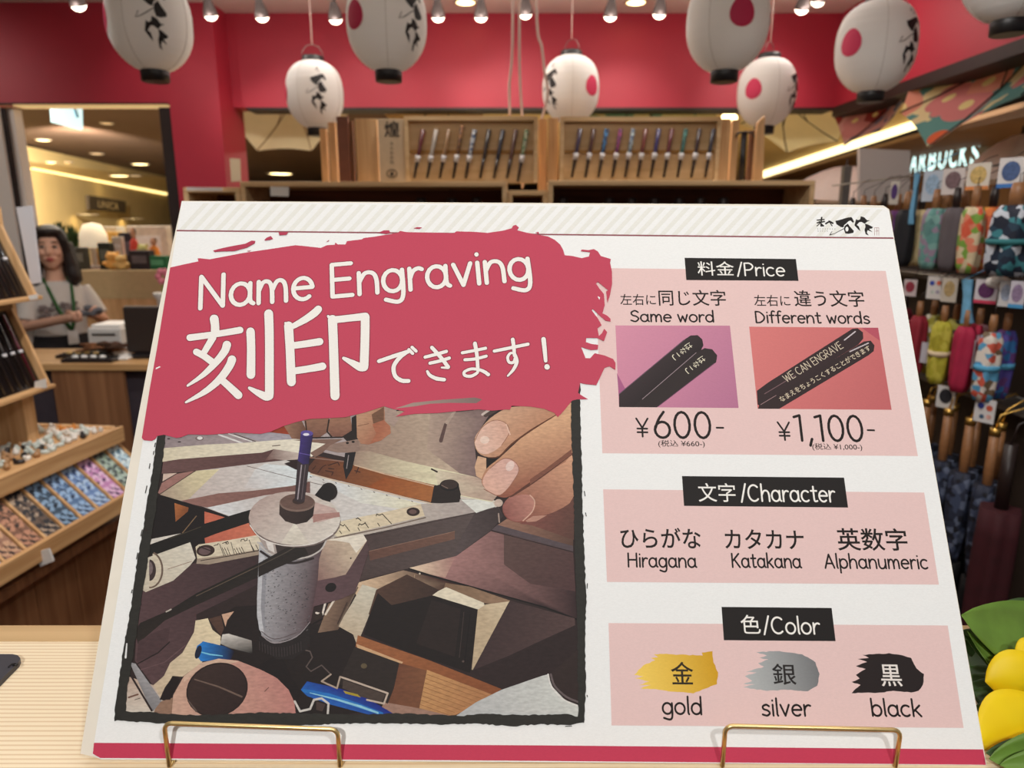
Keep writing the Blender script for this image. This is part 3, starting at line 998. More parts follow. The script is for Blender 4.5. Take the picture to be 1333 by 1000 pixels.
# wood strip, bronze name plate, trays
P_([(462, 588), (481, 587.5), (529, 601), (570, 610), (622, 622), (652, 640), (640, 654), (600, 646), (570, 632.5), (499, 617), (458, 607)], (172, 152, 132), ((480, 600), (560, 618), (226, 220, 186)))
P_([(565, 611), (622, 622), (652, 640), (641, 653), (600, 645), (570, 631)], (216, 206, 180), ((565, 618), (610, 632), (190, 168, 150))); L_([(562, 611), (569, 614.5)], 2.2, (40, 32, 28))
P_([(370, 604), (388, 598), (414, 592), (402, 608), (396, 616), (384, 611)], (44, 30, 30))
P_([(398, 612), (414, 594), (448, 601.5), (469, 608.5), (566, 632), (561, 654), (500, 640), (446, 627), (408, 618)], (96, 58, 42), ((410, 610), (520, 635), (156, 92, 46)))
P_([(500, 622), (566, 634), (561, 654), (520, 645), (478, 634)], (150, 82, 40), ((500, 630), (560, 645), (166, 104, 58)))
L_([(462, 606), (500, 617), (568, 634)], 1.5, (206, 176, 148)); L_([(404, 617), (446, 628.5), (520, 646), (562, 656)], 1.7, (216, 196, 174)); L_([(404, 596), (448, 601)], 1.6, (140, 106, 92))
for st in [[(407, 612), (411, 607)], [(414, 616), (420, 608), (424, 606)], [(424, 613), (434, 615), (432, 619)], [(428, 606), (440, 602), (442, 606)], [(428, 610), (435, 611)], [(462, 613), (469, 615)], [(464, 616), (467, 609)]]:
    L_(st, 1.3, (62, 36, 28))
for i in range(9):
    L_([(404 + i * 16.5, 620.5 + i * 4.0), (405.3 + i * 16.5, 621.5 + i * 4.0)], .9, (70, 52, 44))
# lever arm
P_([(213, 601), (235, 598), (285, 594), (342, 589.5), (357, 585), (386, 587), (394, 598), (370, 599.5), (342, 602.5), (253, 613.5), (211, 617)], (106, 78, 76), ((220, 605), (345, 595), (92, 64, 62)))
P_([(357, 585), (386, 587), (396, 592), (394, 598), (372, 599.5), (358, 598), (345, 600)], (120, 92, 86), ((350, 592), (376, 594), (196, 182, 172)))
P_([(213, 583.8), (270, 579), (315, 577), (357, 573.5), (391, 571.5), (410, 573.5), (425.5, 578.5), (416, 589), (406, 595), (385, 589), (357, 585), (342, 589.5), (285, 594), (235, 598), (212, 601.5)], (218, 208, 182), ((220, 590), (380, 580), (232, 226, 208)))
L_([(355, 581), (365, 580)], 1.1, (80, 64, 58))
# hand at the stylus
P_([(370, 555), (392, 546), (399, 560), (394, 573), (380, 571)], (152, 114, 92), ((376, 560), (395, 566), (108, 74, 60)))
P_([(396, 546), (429, 543), (428, 562), (416, 570), (403, 569.5), (398, 560)], (146, 106, 86), ((412, 548), (412, 570), (118, 82, 68)))
P_([(430, 545), (456, 541), (459, 560), (446, 569), (432, 568.5), (427, 560)], (154, 112, 90), ((440, 548), (440, 569), (126, 86, 72)))
L_([(398, 549), (400, 566)], 1.8, (52, 36, 30)); L_([(428.5, 547), (426, 562), (432, 569)], 2.0, (48, 34, 28)); L_([(403, 570.5), (420, 570), (446, 569.5), (458, 562)], 1.8, (40, 28, 26))
P_([(458, 544), (465, 540), (466, 572), (452, 575), (447, 570), (458, 562)], (36, 28, 26))
P_([(464, 540), (482, 534), (501, 528), (501, 548), (508, 556), (508, 565), (495, 574), (480, 579), (470, 578), (465, 570)], (190, 148, 118), ((470, 545), (500, 570), (160, 100, 76)))
P_([(485, 553), (498, 546), (508, 555), (509, 564), (496, 574), (482, 578), (490, 565)], (168, 102, 76), ((490, 560), (505, 568), (180, 118, 90))); P_([(484, 540), (500, 530), (500, 547), (486, 552)], (116, 82, 62))
P_([(500, 527), (512, 525), (520, 545), (513, 556), (502, 547)], (172, 150, 138)); L_([(466, 555), (480, 552)], .8, (120, 84, 64))
P_([(428, 579), (450, 575), (466, 572), (469, 585), (461, 589.5), (440, 589.5), (424, 586)], (146, 122, 110)); E_(452.5, 577, 2, 1.5, (36, 28, 26)); E_(460, 575.5, 2, 1.5, (36, 28, 26))
P_([(380, 573), (428, 572), (447, 572), (430, 580), (420, 590), (410, 596), (404, 590), (424, 578)], (128, 100, 88))
P_([(449.5, 590), (463.5, 588.5), (459, 610), (450.5, 625), (447, 607)], (30, 26, 28)); L_([(454, 593), (451.5, 610)], 1.1, (150, 140, 140))
# fingers on the right
P_([(622, 594), (634, 597), (633, 612), (628, 625), (620, 620), (618, 608)], (212, 172, 140)); P_([(633, 595), (649, 594), (640, 607), (633, 613)], (26, 20, 18))
P_([(654, 662), (662, 648), (689, 629), (712, 615), (744, 591), (747, 646), (725, 665), (705, 672), (690, 679), (675, 680.5), (660, 675)], (206, 156, 126), ((735, 605), (690, 672), (146, 92, 78)), sm=3)
P_([(627, 628), (633, 611), (652, 595), (687, 563.5), (723, 541), (745, 525), (745, 590), (711, 616), (690, 631), (664, 646), (652, 647.5), (636, 640)], (214, 168, 132), ((690, 565), (705, 622), (160, 106, 84)), sm=3)
P_([(617.5, 574), (623, 562), (638, 545), (657, 533), (674, 529.5), (697, 529.5), (724, 540), (692, 559), (665, 579), (650, 594), (635, 595.5), (622, 589)], (208, 166, 136), ((650, 540), (680, 572), (192, 142, 112)), sm=3)
L_([(724, 540.5), (692, 560), (665, 579.5), (650, 594.5), (636, 596)], [1, 2.4, 2.2, 1.8, 1], (98, 58, 40), sm=3); L_([(745, 591), (711, 616), (689, 631), (665, 647)], [2, 3, 4, 2], (96, 58, 46), sm=3)
P_([(744, 585), (711, 610), (690, 624), (690, 631), (711, 616), (744, 592)], (128, 82, 66))
P_([(618, 575), (627, 557.5), (643, 548), (657, 551), (662.5, 563), (653, 580), (636, 591), (624, 589)], (226, 188, 170), ((628, 572), (660, 560), (216, 172, 152)), sm=4)
L_([(618, 575), (627, 557.5), (643, 547.5), (658, 551), (663, 563), (653, 580)], .8, (150, 104, 84), sm=4); E_(631, 573, 6, 5, (238, 212, 196)); L_([(659, 553), (664, 566)], 1.4, (232, 196, 176))
P_([(628, 627), (638, 610), (655, 598), (669, 601), (675, 613), (665, 631), (650, 645), (636, 640)], (222, 178, 160), ((638, 630), (672, 606), (214, 172, 160)), sm=4)
L_([(638, 610), (655, 597.5), (669, 600.5), (675.5, 613), (665, 631.5)], 1.0, (160, 112, 94), sm=4); E_(664, 607, 5, 7, (232, 206, 196), 30); L_([(630, 637), (645, 645), (655, 645)], .9, (150, 98, 80))
P_([(654, 661), (664, 648), (684, 644), (695, 649), (694, 664), (680, 678), (664, 676.5)], (150, 96, 88), ((660, 665), (692, 652), (186, 132, 118)), sm=4); L_([(690, 645), (696, 653), (693, 666), (681, 678)], 1.5, (214, 172, 152), sm=4)
P_([(684, 678), (694, 672), (712, 671), (698, 679), (686, 680)], (186, 140, 122)); E_(649, 655, 5.5, 5, (200, 180, 166))
# black clamp
P_([(565, 633), (573, 631), (597, 631), (600, 644), (598, 654), (575, 655.5), (561, 655)], (38, 30, 28)); E_(585, 632, 12.5, 7.6, (20, 16, 16)); E_(585, 631, 11, 6, (56, 44, 40)); L_([(575, 632), (583, 636)], .8, (140, 118, 106))
# under the beam: cream, wood, boxes
P_([(468, 758), (525, 742.5), (560, 751), (592, 760), (575, 776), (520, 788), (470, 785), (460, 768)], (206, 178, 148), ((480, 765), (555, 765), (92, 68, 58)))
L_([(540, 748), (538, 764)], .7, (176, 150, 120)); E_(546.5, 747, 1.2, 1.2, (220, 210, 190)); E_(538.5, 761, 1.5, 1.2, (190, 170, 140))
P_([(428, 786), (455, 774), (464, 768), (446, 812), (440, 820), (414, 824)], (128, 104, 86), ((432, 800), (450, 805), (88, 68, 58))); L_([(424, 800), (436, 780)], 2.6, (224, 212, 196)); L_([(420, 806), (408, 812)], 2, (26, 20, 20)); L_([(440, 812), (452, 785)], 2.2, (70, 54, 46)); L_([(413, 786), (425, 780), (420, 800), (412, 798)], 2.6, (226, 216, 204)); L_([(412, 805), (418, 800)], 5, (52, 42, 36))
P_([(472, 761), (492, 767), (484, 793), (465, 840), (460, 826), (440, 815), (458, 786)], (206, 200, 182), ((482, 768), (460, 820), (196, 180, 156))); L_([(440, 816), (466, 765)], 1.6, (110, 94, 80))
P_([(490, 768), (530, 748), (575, 770), (560, 800), (480, 800)], (80, 58, 48), ((500, 765), (555, 775), (60, 44, 38)))
P_([(492, 772), (510, 788), (560, 776), (575, 776), (622, 793), (612, 876), (535, 850), (474, 826), (484, 793)], (29, 22, 21)); P_([(562, 781), (600, 793), (592, 855), (542, 838)], (40, 30, 28)); L_([(604, 797), (598, 856)], .8, (66, 54, 50)); L_([(612, 800), (605, 862)], 1.2, (18, 14, 14)); E_(603, 861, 1.6, 1.4, (90, 76, 70))
P_([(580, 759), (612, 764), (664, 782), (660, 788), (628, 785), (578, 766)], (128, 102, 80), ((585, 762), (655, 783), (150, 122, 98)))
P_([(563, 775), (570, 770), (581, 764.5), (630, 785), (631, 789), (624, 794)], (228, 218, 194))
P_([(632, 787), (663, 783), (640, 826), (617, 872), (614, 872), (622, 794)], (196, 176, 146), ((630, 800), (650, 790), (212, 194, 164)))
P_([(664, 782), (748, 805), (754, 900), (720, 880), (655, 899), (614, 875), (640, 826)], (66, 50, 50), ((660, 800), (745, 830), (86, 66, 64)))
P_([(612, 874), (664, 853), (700, 836), (753, 812), (754, 905), (715, 879), (655, 899)], (46, 34, 34)); P_([(713, 880), (753, 845), (754, 912), (735, 906), (722, 894)], (50, 38, 36))
P_([(466, 827), (560, 860), (653, 897), (640, 906), (520, 866), (463, 842)], (156, 98, 62), ((480, 835), (640, 900), (136, 80, 48)))
P_([(464, 838), (525, 862), (520, 868), (466, 846)], (206, 166, 126))
P_([(516, 862), (560, 874), (640, 903), (605, 925), (590, 933), (500, 933), (505, 900)], (112, 70, 50), ((515, 880), (560, 900), (132, 88, 60)))
P_([(556, 872), (640, 904), (605, 925), (588, 933), (546, 922)], (196, 148, 98), ((560, 880), (620, 910), (178, 126, 84)))
for i in range(8):
    L_([(556 - i * 1.2, 878 + i * 5.6), (634 - i * 7, 906 + i * 3.6)], .8, (150, 104, 66))
P_([(500, 914), (545, 922), (592, 933), (492, 933)], (160, 126, 110))
P_([(713, 878), (705, 880), (653, 898), (620, 914), (592, 933), (754, 934), (753, 918), (735, 911), (719, 894)], (188, 190, 190), ((610, 925), (720, 905), (208, 211, 206))); L_([(713.5, 878), (718, 894), (734, 911), (753, 919)], 2.0, (228, 226, 220), sm=4); L_([(717, 878), (722, 893), (737, 907), (753, 914)], 2.6, (104, 92, 92), sm=4)
# black block front: plate edge, clips, blue tube
P_([(462, 842), (520, 863), (513, 896), (505, 916), (440, 890)], (44, 36, 33)); E_(474, 867, 4, 3.4, (96, 84, 62)); P_([(335, 868), (365, 850), (382, 885), (392, 900), (388, 912), (370, 888)], (28, 21, 21))
P_([(392, 898), (400, 887), (445, 897), (480, 910), (514, 930), (487, 932), (430, 917), (400, 906)], (28, 52, 140), ((450, 905), (445, 915), (34, 96, 180))); L_([(396, 899), (430, 906), (465, 918), (497, 929)], [4, 6, 6, 4], (40, 118, 196)); L_([(404, 902), (440, 911), (470, 920), (492, 928)], [1, 2.5, 3, 2.5], (146, 206, 228))
for st, w_, c_ in [([(392, 845), (404, 848), (407, 856), (399, 868), (405, 874), (419, 866), (431, 878)], 1.6, (92, 80, 76)), ([(431, 878), (419, 887), (439, 896), (443, 881), (446, 882)], 2.2, (176, 158, 142)),
                   ([(446, 882), (505, 902.5), (500, 916), (478, 911)], 2.4, (196, 178, 162)), ([(384, 913), (391, 926), (404, 923), (409, 911), (419, 909), (428, 916), (427, 929)], 2.8, (206, 202, 196))]:
    L_(st, w_, c_)
P_([(447, 885), (502, 904), (497, 914), (470, 907), (446, 896)], (74, 62, 56)); P_([(447, 899), (466, 904), (470, 908), (450, 903)], (170, 150, 50)); P_([(412, 913), (424, 917), (420, 926), (412, 924)], (70, 56, 52))
# column
P_([(336, 828), (345, 846), (360, 858), (382, 858), (404, 842), (404, 808), (385, 830), (358, 838)], (37, 31, 31))
for i in range(16):
    x = 338 + i * 3.6
    y = 833 + 10 * math.sin(math.pi * (i + 1) / 17)
    L_([(x, y), (x + .6, y + 12)], .8, (62, 54, 54), cap=False)
P_([(338, 706), (420, 712), (418, 725), (410, 785), (405, 809), (386, 829), (358, 837), (341, 827), (335, 803), (335, 780)], (172, 172, 176), ((338, 760), (412, 772), (84, 64, 68)))
P_([(339, 720), (345, 725), (341, 800), (344, 826), (338, 820), (335, 800), (335, 780)], (192, 193, 197)); P_([(343, 728), (348, 732), (345, 800), (346, 822), (342, 812), (340, 790)], (146, 146, 152))
rn = random.Random(5)
for i in range(230):
    x, y = rn.uniform(344, 402), rn.uniform(742, 822)
    dk = (x - 340) / 70
    b_ = 112 - 60 * dk + rn.uniform(-10, 10)
    if rn.random() < .55:
        b_ += 75 - 45 * dk
    L_([(x, y), (x + rn.uniform(1.2, 2.4), y + rn.uniform(-1.6, .6))], rn.uniform(.7, 1.2), (b_, b_ - 3, b_), cap=False)
L_([(341, 827), (358, 837), (386, 829), (404, 810)], [1.2, 2.0, 1.4, .8], (150, 142, 144), sm=4); L_([(341, 822), (358, 832), (386, 824)], 1, (100, 88, 90), sm=4)
# cream bracket right of the column
P_([(416, 728), (424, 703), (450, 699), (473, 695.5), (478, 704.5), (467, 722), (450.5, 748), (436, 752), (414, 756)], (206, 188, 164), ((460, 715), (422, 745), (150, 122, 112)))
P_([(424, 703.5), (473, 695.5), (478, 704), (464, 720), (455, 707), (438, 704)], (230, 222, 206)); E_(457, 727, 1, 1, (50, 40, 36))
P_([(478, 704), (481, 716), (468, 757), (462, 772), (444, 780), (408, 790), (414, 756), (436, 752), (450.5, 748)], (98, 74, 78), ((430, 770), (475, 730), (86, 66, 68))); E_(431, 765, 7.4, 5.8, (26, 20, 20), -20)
# pulley
P_([(335, 695), (342, 708), (352, 721), (372, 729), (398, 728), (418, 717), (426, 700)], (60, 50, 48)); P_([(338, 700), (344, 712), (354, 722), (362, 724), (358, 706)], (168, 156, 150)); P_([(346, 704), (350, 716), (358, 720), (356, 708)], (222, 216, 210))
L_([(336, 706), (346, 717), (360, 725), (380, 728), (402, 725), (418, 716), (425, 704)], 2.0, (196, 190, 184), sm=4); L_([(340, 718), (360, 730), (384, 733), (408, 727)], 3, (48, 40, 40), sm=4)
P_([(337, 733.5), (372, 714), (390, 708), (398, 714), (402, 722), (360, 740), (337, 751.5)], (40, 34, 31)); L_([(330, 741), (372, 720), (384, 713)], 1.4, (74, 66, 58))
E_(384, 677, 60, 36, (120, 106, 102), 2); E_(384, 675, 59.6, 35, (186, 168, 160), 2, grad=((340, 660), (390, 708), (214, 206, 196)))
P_([(384, 680), (366, 708), (384, 710), (404, 709)], (224, 218, 204), ((384, 690), (384, 709), (212, 204, 190))); P_([(404, 652), (436, 662), (443, 672), (414, 681), (402, 672)], (198, 172, 164)); P_([(408, 670), (442, 667), (443, 673), (420, 677), (408, 681)], (170, 130, 122))
E_(384, 675, 59.6, 35, (226, 218, 210), 2, a0=20, a1=170) if False else L_([(326, 684), (338, 699), (358, 708), (384, 711), (412, 707), (434, 695)], 1.2, (230, 224, 216), sm=4)
P_([(364.5, 654), (410.5, 654), (408, 672), (400, 680), (386, 683), (372, 679), (364, 670)], (58, 45, 42), ((368, 670), (408, 672), (44, 34, 32))); E_(387.5, 655, 23.2, 11.6, (128, 106, 96)); E_(387.5, 653.6, 22, 10.4, (106, 82, 74)); E_(389, 652.5, 8, 4.5, (62, 46, 42))
P_([(388, 598), (403, 602), (397, 653), (391, 655), (384, 652)], (56, 46, 50)); L_([(393, 606), (388, 650)], 1.6, (160, 150, 156)); L_([(398, 606), (393, 650)], 1.2, (100, 88, 92))
P_([(392, 564), (400, 561.5), (408, 565), (405, 586), (402.5, 604), (395, 605), (388, 600), (390.5, 582)], (62, 48, 112), ((392, 585), (407, 588), (36, 28, 66))); E_(400, 564.5, 8, 3.6, (98, 82, 160), 4); E_(399, 566, 4, 1.8, (232, 228, 240)); L_([(389.5, 590), (404, 593)], 1, (100, 84, 160))
# knob
P_([(410, 645), (422, 630), (436, 638), (430, 654), (420, 651)], (24, 19, 19)); E_(429, 640, 10.5, 11.5, (34, 27, 26), -20); E_(427, 641, 8, 9.5, (26, 21, 20), -20)
# brushed black border
BK = (46, 45, 41)
P_(jag([(206.5, 562), (216, 562), (216, 568), (214.5, 582), (212, 604), (209, 622), (206, 642), (203, 669), (194.5, 723), (183, 795), (176, 842), (166, 902), (164, 929), (150, 939), (150, 925), (162, 842), (171, 793), (179.5, 730), (187, 690), (191, 660), (196, 634), (201, 600)], .8, 4, 3), BK)
P_(jag([(150, 938), (160, 926), (200, 927), (216, 929), (260, 931), (300, 929), (345, 927.5), (450, 930), (520, 928.5), (600, 932), (625, 929), (680, 931), (735, 929), (753, 933), (761, 940), (742, 944), (700, 943), (665, 945.5), (625, 942), (580, 943), (510, 941.5), (440, 942), (390, 944.5), (300, 942.5), (200, 941)], .8, 4, 4), BK)
P_(jag([(744, 500), (755, 500), (755.5, 545), (757, 600), (758, 640), (759.5, 700), (763, 780), (761.5, 850), (762.5, 900), (760, 941), (752, 938), (752.5, 900), (751, 800), (748, 720), (746.5, 640), (743.5, 560)], .8, 4, 6), BK)
for st in [[(202, 582), (203, 577)], [(201, 588), (200.5, 592)], [(196, 604), (195, 610)], [(192, 633), (190, 642)], [(186, 690), (184, 698)], [(180, 720), (178.5, 728)], [(172, 772), (173, 768)], [(760.5, 640), (761.5, 646)], [(762, 668), (763, 672)], [(764.5, 760), (764, 766)], [(764, 905), (764.5, 907)], [(736, 945.5), (744, 945)]]:
    L_(st, 1.1, BK)
L_([(166, 838), (164.5, 856)], [1.6, 2.6], WHITE)
pr.build('machine_photograph', sign, 'printed photograph of hands at an engraving machine in a brushed black border', INK_PHOTO)
INK_K = .98

LAYER[0] = 12
# --- pink panels
def panel(name, quad, label_quad, boxlabel):
    p = Print()
    p.poly(quad, PINK)
    o = p.build(name, sign, boxlabel)
    return o


pp = panel('price_panel', [(774.5, 349.4), (1152.6, 353), (1194.5, 594), (784, 590.3)], None, 'pink panel with the prices')
pr = Print()
pr.poly([(801, 424), (950, 424.3), (961.3, 531.5), (805.6, 530.2)], (206, 140, 162), ((810, 430), (940, 525), (180, 116, 146)))
pr.poly([(803, 486), (814, 507), (805.5, 516)], (164, 92, 132))
pr.poly([(805.6, 514), (818, 503), (892, 441.5), (899, 437), (908, 436.6), (914, 442), (915.5, 450), (912, 457), (828, 530.4), (805.8, 530.2)], (52, 42, 44), ((850, 480), (868, 500), (36, 28, 30)))
pr.poly([(824, 530.3), (836, 519), (906, 459.5), (917, 453.5), (927, 455), (933.5, 463), (932, 472), (925, 477.5), (855, 530.6)], (46, 38, 38))
pr.line([(806, 513), (890, 443)], 1.0, (110, 82, 100)); pr.line([(836, 520), (906, 459.5)], .8, (150, 132, 138)); pr.line([(857, 529), (930, 473)], .8, (96, 60, 84))
for dx, dy in ((0, 0), (17, 17.5)):
    for ch, cx, cy, sz in (('は', 896, 451, 8.5), ('な', 889, 457, 8), ('こ', 879.5, 464, 8.5)):
        up, rt = Vector((.76, -.65)), Vector((.62, .72))
        c = Vector((cx + dx, cy + dy))
        a_ = c - rt * sz / 2 - up * sz / 2
        pr.type(ch, a_, a_ + rt * sz, a_ + up * sz, (226, 220, 196))
pr.build('chopstick_photograph', pp, 'photograph of two black chopsticks on mauve')
pr = Print()
pr.poly([(975, 425.6), (1142.8, 427), (1160.3, 533.8), (986, 532.4)], (208, 120, 118), ((980, 440), (1150, 525), (188, 100, 102)))
pr.poly([(1121, 426.8), (1142.8, 427), (1145, 444)], (176, 80, 96))
pr.poly([(985, 509), (1000, 498), (1109, 428.5), (1116, 427.6), (1123, 433), (1123.5, 441), (1117, 449), (988, 528), (986, 527)], (50, 36, 38))
pr.poly([(986.5, 532.4), (988, 527.5), (1010, 514), (1124, 445), (1133, 443.7), (1138, 450), (1137, 457.5), (1130, 463), (1014, 532.6)], (48, 35, 36))
pr.line([(1099, 443), (1113, 432)], 1.6, (196, 186, 190)); pr.line([(1106, 458), (1130, 447)], 1.6, (190, 180, 184)); pr.line([(995, 513), (1035, 489)], .9, (120, 92, 96)); pr.line([(990, 527), (1010, 515)], .8, (150, 120, 122))
pr.hand('WE CAN ENGRAVE', (1024, 498), (1098, 452.5), (1018.5, 489.5), .85, (214, 200, 176))
pr.type('なまえをちょうこくすることができます', (1017.5, 524), (1134, 455.5), (1013.5, 517), (220, 206, 180), 0.004)
pr.build('chopstick_photograph', pp, 'photograph of two engraved chopsticks on coral')
INKT = (25, 17, 15)
pr = Print()
pr.type('左右に', (807.5, 397.5), (854, 397.8), (807, 383), INKT, 0.006)
pr.type('同じ文字', (857.8, 398.2), (945.5, 398.6), (857, 377.4), INKT, 0.008)
pr.hand('Same word', (821, 418.8), (930, 419.4), (821, 405), 2.2, INKT)
pr.build('wording', pp)
pr = Print()
pr.type('左右に', (982, 398.8), (1029, 399.2), (981, 384.2), INKT, 0.006)
pr.type('違う文字', (1034.5, 399.4), (1126, 400), (1033, 378), INKT, 0.008)
pr.hand('Different words', (983.8, 420.3), (1132.5, 421.4), (983, 406), 2.2, INKT)
pr.build('wording', pp)
pr = Print()
pr.hand('\u00a5', (828.3, 568.6), (845.3, 568.8), (828, 545), 2.4, INKT)
pr.hand('600', (852, 570), (927.5, 570.6), (851, 536.5), 3.5, INKT)
pr.hand('-', (932.6, 572), (944.4, 572.2), (932, 535), 2.4, INKT)
pr.type('(税込 ¥660-)', (857, 583), (917.6, 583.4), (856.6, 573), INKT, 0.004)
pr.build('price', pp)
pr = Print()
pr.hand('\u00a5', (1013.6, 573), (1030.6, 573.2), (1012, 550), 2.4, INKT)
pr.hand('1,100', (1036, 573.8), (1126, 574.6), (1032, 541), 3.5, INKT)
pr.hand('-', (1130, 575), (1141.5, 575.2), (1128, 538.5), 2.4, INKT)
pr.type('(税込 ¥1,000-)', (1057.6, 587), (1122.6, 587.6), (1056.6, 577.2), INKT, 0.004)
pr.build('price', pp)
pr = Print()
pr.poly([(891, 336), (1035.8, 337.6), (1039.2, 366), (893.2, 365)], BLACK)
pr.type('料金', (908.5, 359), (956, 359.4), (907.6, 340.4), (236, 234, 228), 0.004)
pr.hand('/Price', (960, 359), (1022, 359.6), (959, 343), 2.0, (236, 234, 228))
pr.build('price_heading', pp, 'black label with white lettering')

cp = panel('character_panel', [(785, 637.2), (1202.6, 641.4), (1221.8, 761.2), (790, 757.7)], None, 'pink panel with the kinds of characters')
pr = Print()
pr.type('ひらがな', (808, 713.6), (913, 714.4), (807, 686.6), INKT, 0.012)
pr.hand('Hiragana', (817.5, 738), (906.6, 738.8), (817, 720.5), 2.3, INKT)
pr.type('カタカナ', (944, 714.8), (1047.5, 715.6), (942.6, 689), INKT, 0.012)
pr.hand('Katakana', (953, 738.6), (1043, 739.4), (952, 721), 2.3, INKT)
pr.type('英数字', (1091, 717), (1182.6, 717.6), (1089, 687.4), INKT, 0.012)
pr.hand('Alphanumeric', (1074, 739.6), (1208.5, 740.6), (1073, 722), 2.3, INKT)
pr.build('character_lettering', cp)
pr = Print()
pr.poly([(887.6, 620), (1098.4, 622), (1103.6, 661), (890.2, 658.8)], BLACK)
pr.type('文字', (909.5, 653.4), (958, 653.8), (908.6, 629), (236, 234, 228), 0.004)
pr.hand('/Character', (965, 652.4), (1087.6, 653.4), (964, 631.6), 2.3, (236, 234, 228))
pr.build('character_heading', cp, 'black label with white lettering')

op = panel('color_panel', [(792, 811.2), (1233.2, 814.4), (1253.8, 947.6), (796, 944.4)], None, 'pink panel with the ink colours')
zz = lambda L: [(780 + .3826 * a, 780 + .3826 * b) for a, b in L]
pr = Print()
pr.poly(jag(zz([(118, 258), (150, 225), (190, 208), (175, 200), (200, 198), (185, 187), (250, 188), (352, 192), (348, 182), (385, 177), (388, 215), (404, 250), (400, 290), (350, 308), (320, 321), (250, 315), (200, 308), (140, 304), (175, 292), (135, 292), (170, 280), (120, 270), (150, 262)]), .6, 4, 8), (240, 206, 96), (zz([(130, 290)])[0], zz([(390, 230)])[0], (204, 156, 30)))
pr.build('gold_swatch', op, 'gold ink brushmark')
pr = Print()
pr.poly(jag(zz([(535, 181), (600, 177), (650, 182), (690, 188), (735, 215), (749, 255), (741, 295), (710, 313), (640, 309), (560, 311), (490, 300), (530, 290), (490, 288), (520, 278), (495, 262), (535, 250), (498, 248), (560, 230), (540, 218), (575, 205), (545, 200), (570, 192)]), .6, 4, 9), (176, 180, 180), (zz([(500, 280)])[0], zz([(730, 230)])[0], (118, 120, 122)))
pr.build('silver_swatch', op, 'silver ink brushmark')
pr = Print()
pr.poly(jag(zz([(878, 204), (916, 200), (895, 190), (985, 184), (1020, 189), (1060, 200), (1078, 235), (1104, 255), (1100, 292), (1085, 312), (1060, 318), (1000, 312), (958, 318), (858, 320), (870, 306), (888, 292), (858, 282), (885, 270), (872, 258), (905, 238), (872, 228), (910, 214)]), .6, 4, 10), (34, 26, 26))
pr.build('black_swatch', op, 'black ink brushmark')
for kj, args, kc, en, a2, b2, t2 in [('金', ((874, 891), (903.4, 891.2), (873, 861.4)), (44, 36, 22), 'gold', (862.5, 929.4), (914.6, 930), (861.6, 908)),
                                     ('銀', ((1006.6, 891.6), (1037, 892), (1005.4, 864)), (36, 32, 32), 'silver', (992, 931.6), (1056, 932), (991, 910.4)),
                                     ('黒', ((1147.6, 893.4), (1175, 893.8), (1146.6, 865)), (228, 222, 216), 'black', (1135, 932), (1200, 932.6), (1133.6, 911))]:
    pr = Print()
    pr.type(kj, *args, kc, 0.008)
    pr.hand(en, a2, b2, t2, 2.6, INKT)
    pr.build(en + '_lettering', op)
pr = Print()
pr.poly([(939, 790.2), (1082.2, 791.6), (1087.4, 834.8), (942, 833.6)], BLACK)
pr.type('色', (965, 825), (990.6, 825.2), (964, 800.4), (236, 234, 228), 0.004)
pr.hand('/Color', (994.5, 824.6), (1067.6, 825.4), (993.6, 803.6), 2.3, (236, 234, 228))
pr.build('color_heading', op, 'black label with white lettering')

LAYER[0] = 660
# --- crimson brushstroke heading
pr = Print()
ban = [(222.3, 349), (240, 345), (259, 341), (258, 337), (261.5, 337), (273.5, 338.4), (315.5, 330.4), (352, 325), (385, 320), (400, 321.5), (418, 323.5), (426, 320), (436, 319.4), (437, 316.5), (440, 319), (450, 319), (452, 314.7), (471, 312.5), (474, 310.6), (487, 309), (518, 304), (521, 301.5), (530, 303), (560, 303.6), (591, 304.4), (594, 302), (617, 302.6), (635, 304), (655, 301), (666, 298), (668, 294.6), (671.6, 293.6), (675.5, 297), (673, 300.5), (685, 303.5), (698, 306), (713, 308.5), (722, 313), (729, 319), (733, 326), (735, 333), (745, 334), (757, 336.8), (766.5, 334.6), (768, 329), (756, 327.8), (757, 325.6), (766, 326.4), (773, 325), (778, 328), (782, 334), (795, 338), (794, 343), (796.4, 354), (796.6, 370), (794, 384), (790.5, 395), (788.8, 380), (791.5, 378.6), (778, 367.5), (775.6, 369.8), (781, 377.5), (786, 383.5), (787, 398), (784, 408.5), (790, 411.5), (794.4, 415.5), (794.6, 419.4), (788, 418), (781, 412), (771.5, 403), (770, 404.6), (778, 415), (783, 424), (777.6, 428), (779.4, 438), (783.4, 434.4), (786.4, 428.6), (790.2, 433), (786, 444.6), (777, 440.6), (763, 440.6), (762.4, 446), (770, 448.4), (778.6, 449.5), (778, 455.6), (769, 456.4), (756.4, 452.4), (762, 466.8), (768, 467), (774, 460.4), (787, 463.4), (798, 468), (801, 473), (800.8, 482), (793, 477.4), (786.6, 479.6), (780, 494), (776, 502), (762, 500.6), (755, 499), (752.4, 512), (758, 516), (765.4, 520.2), (751, 520.4), (744.6, 522), (735, 534), (726, 543.6), (721.4, 538), (708, 532.6), (690, 529.8), (666, 528.8), (664, 533.8), (659, 533.6), (640, 535.2), (623, 533.4), (592, 536), (570, 538.2), (539, 539.4), (515, 543), (527, 536), (512, 533), (500, 529.4), (475, 537.5), (450, 543.6), (425, 545), (404, 545.8), (386, 550), (370, 555), (352, 563), (339, 565.4), (308, 563.6), (272, 566.6), (246, 566), (236, 569.8), (230, 570.6), (214, 566.4), (205.5, 568), (203, 572), (198, 574.6), (188, 573.4), (185.4, 570.6), (196, 505), (205, 455)]
pr.poly(ban, RED)
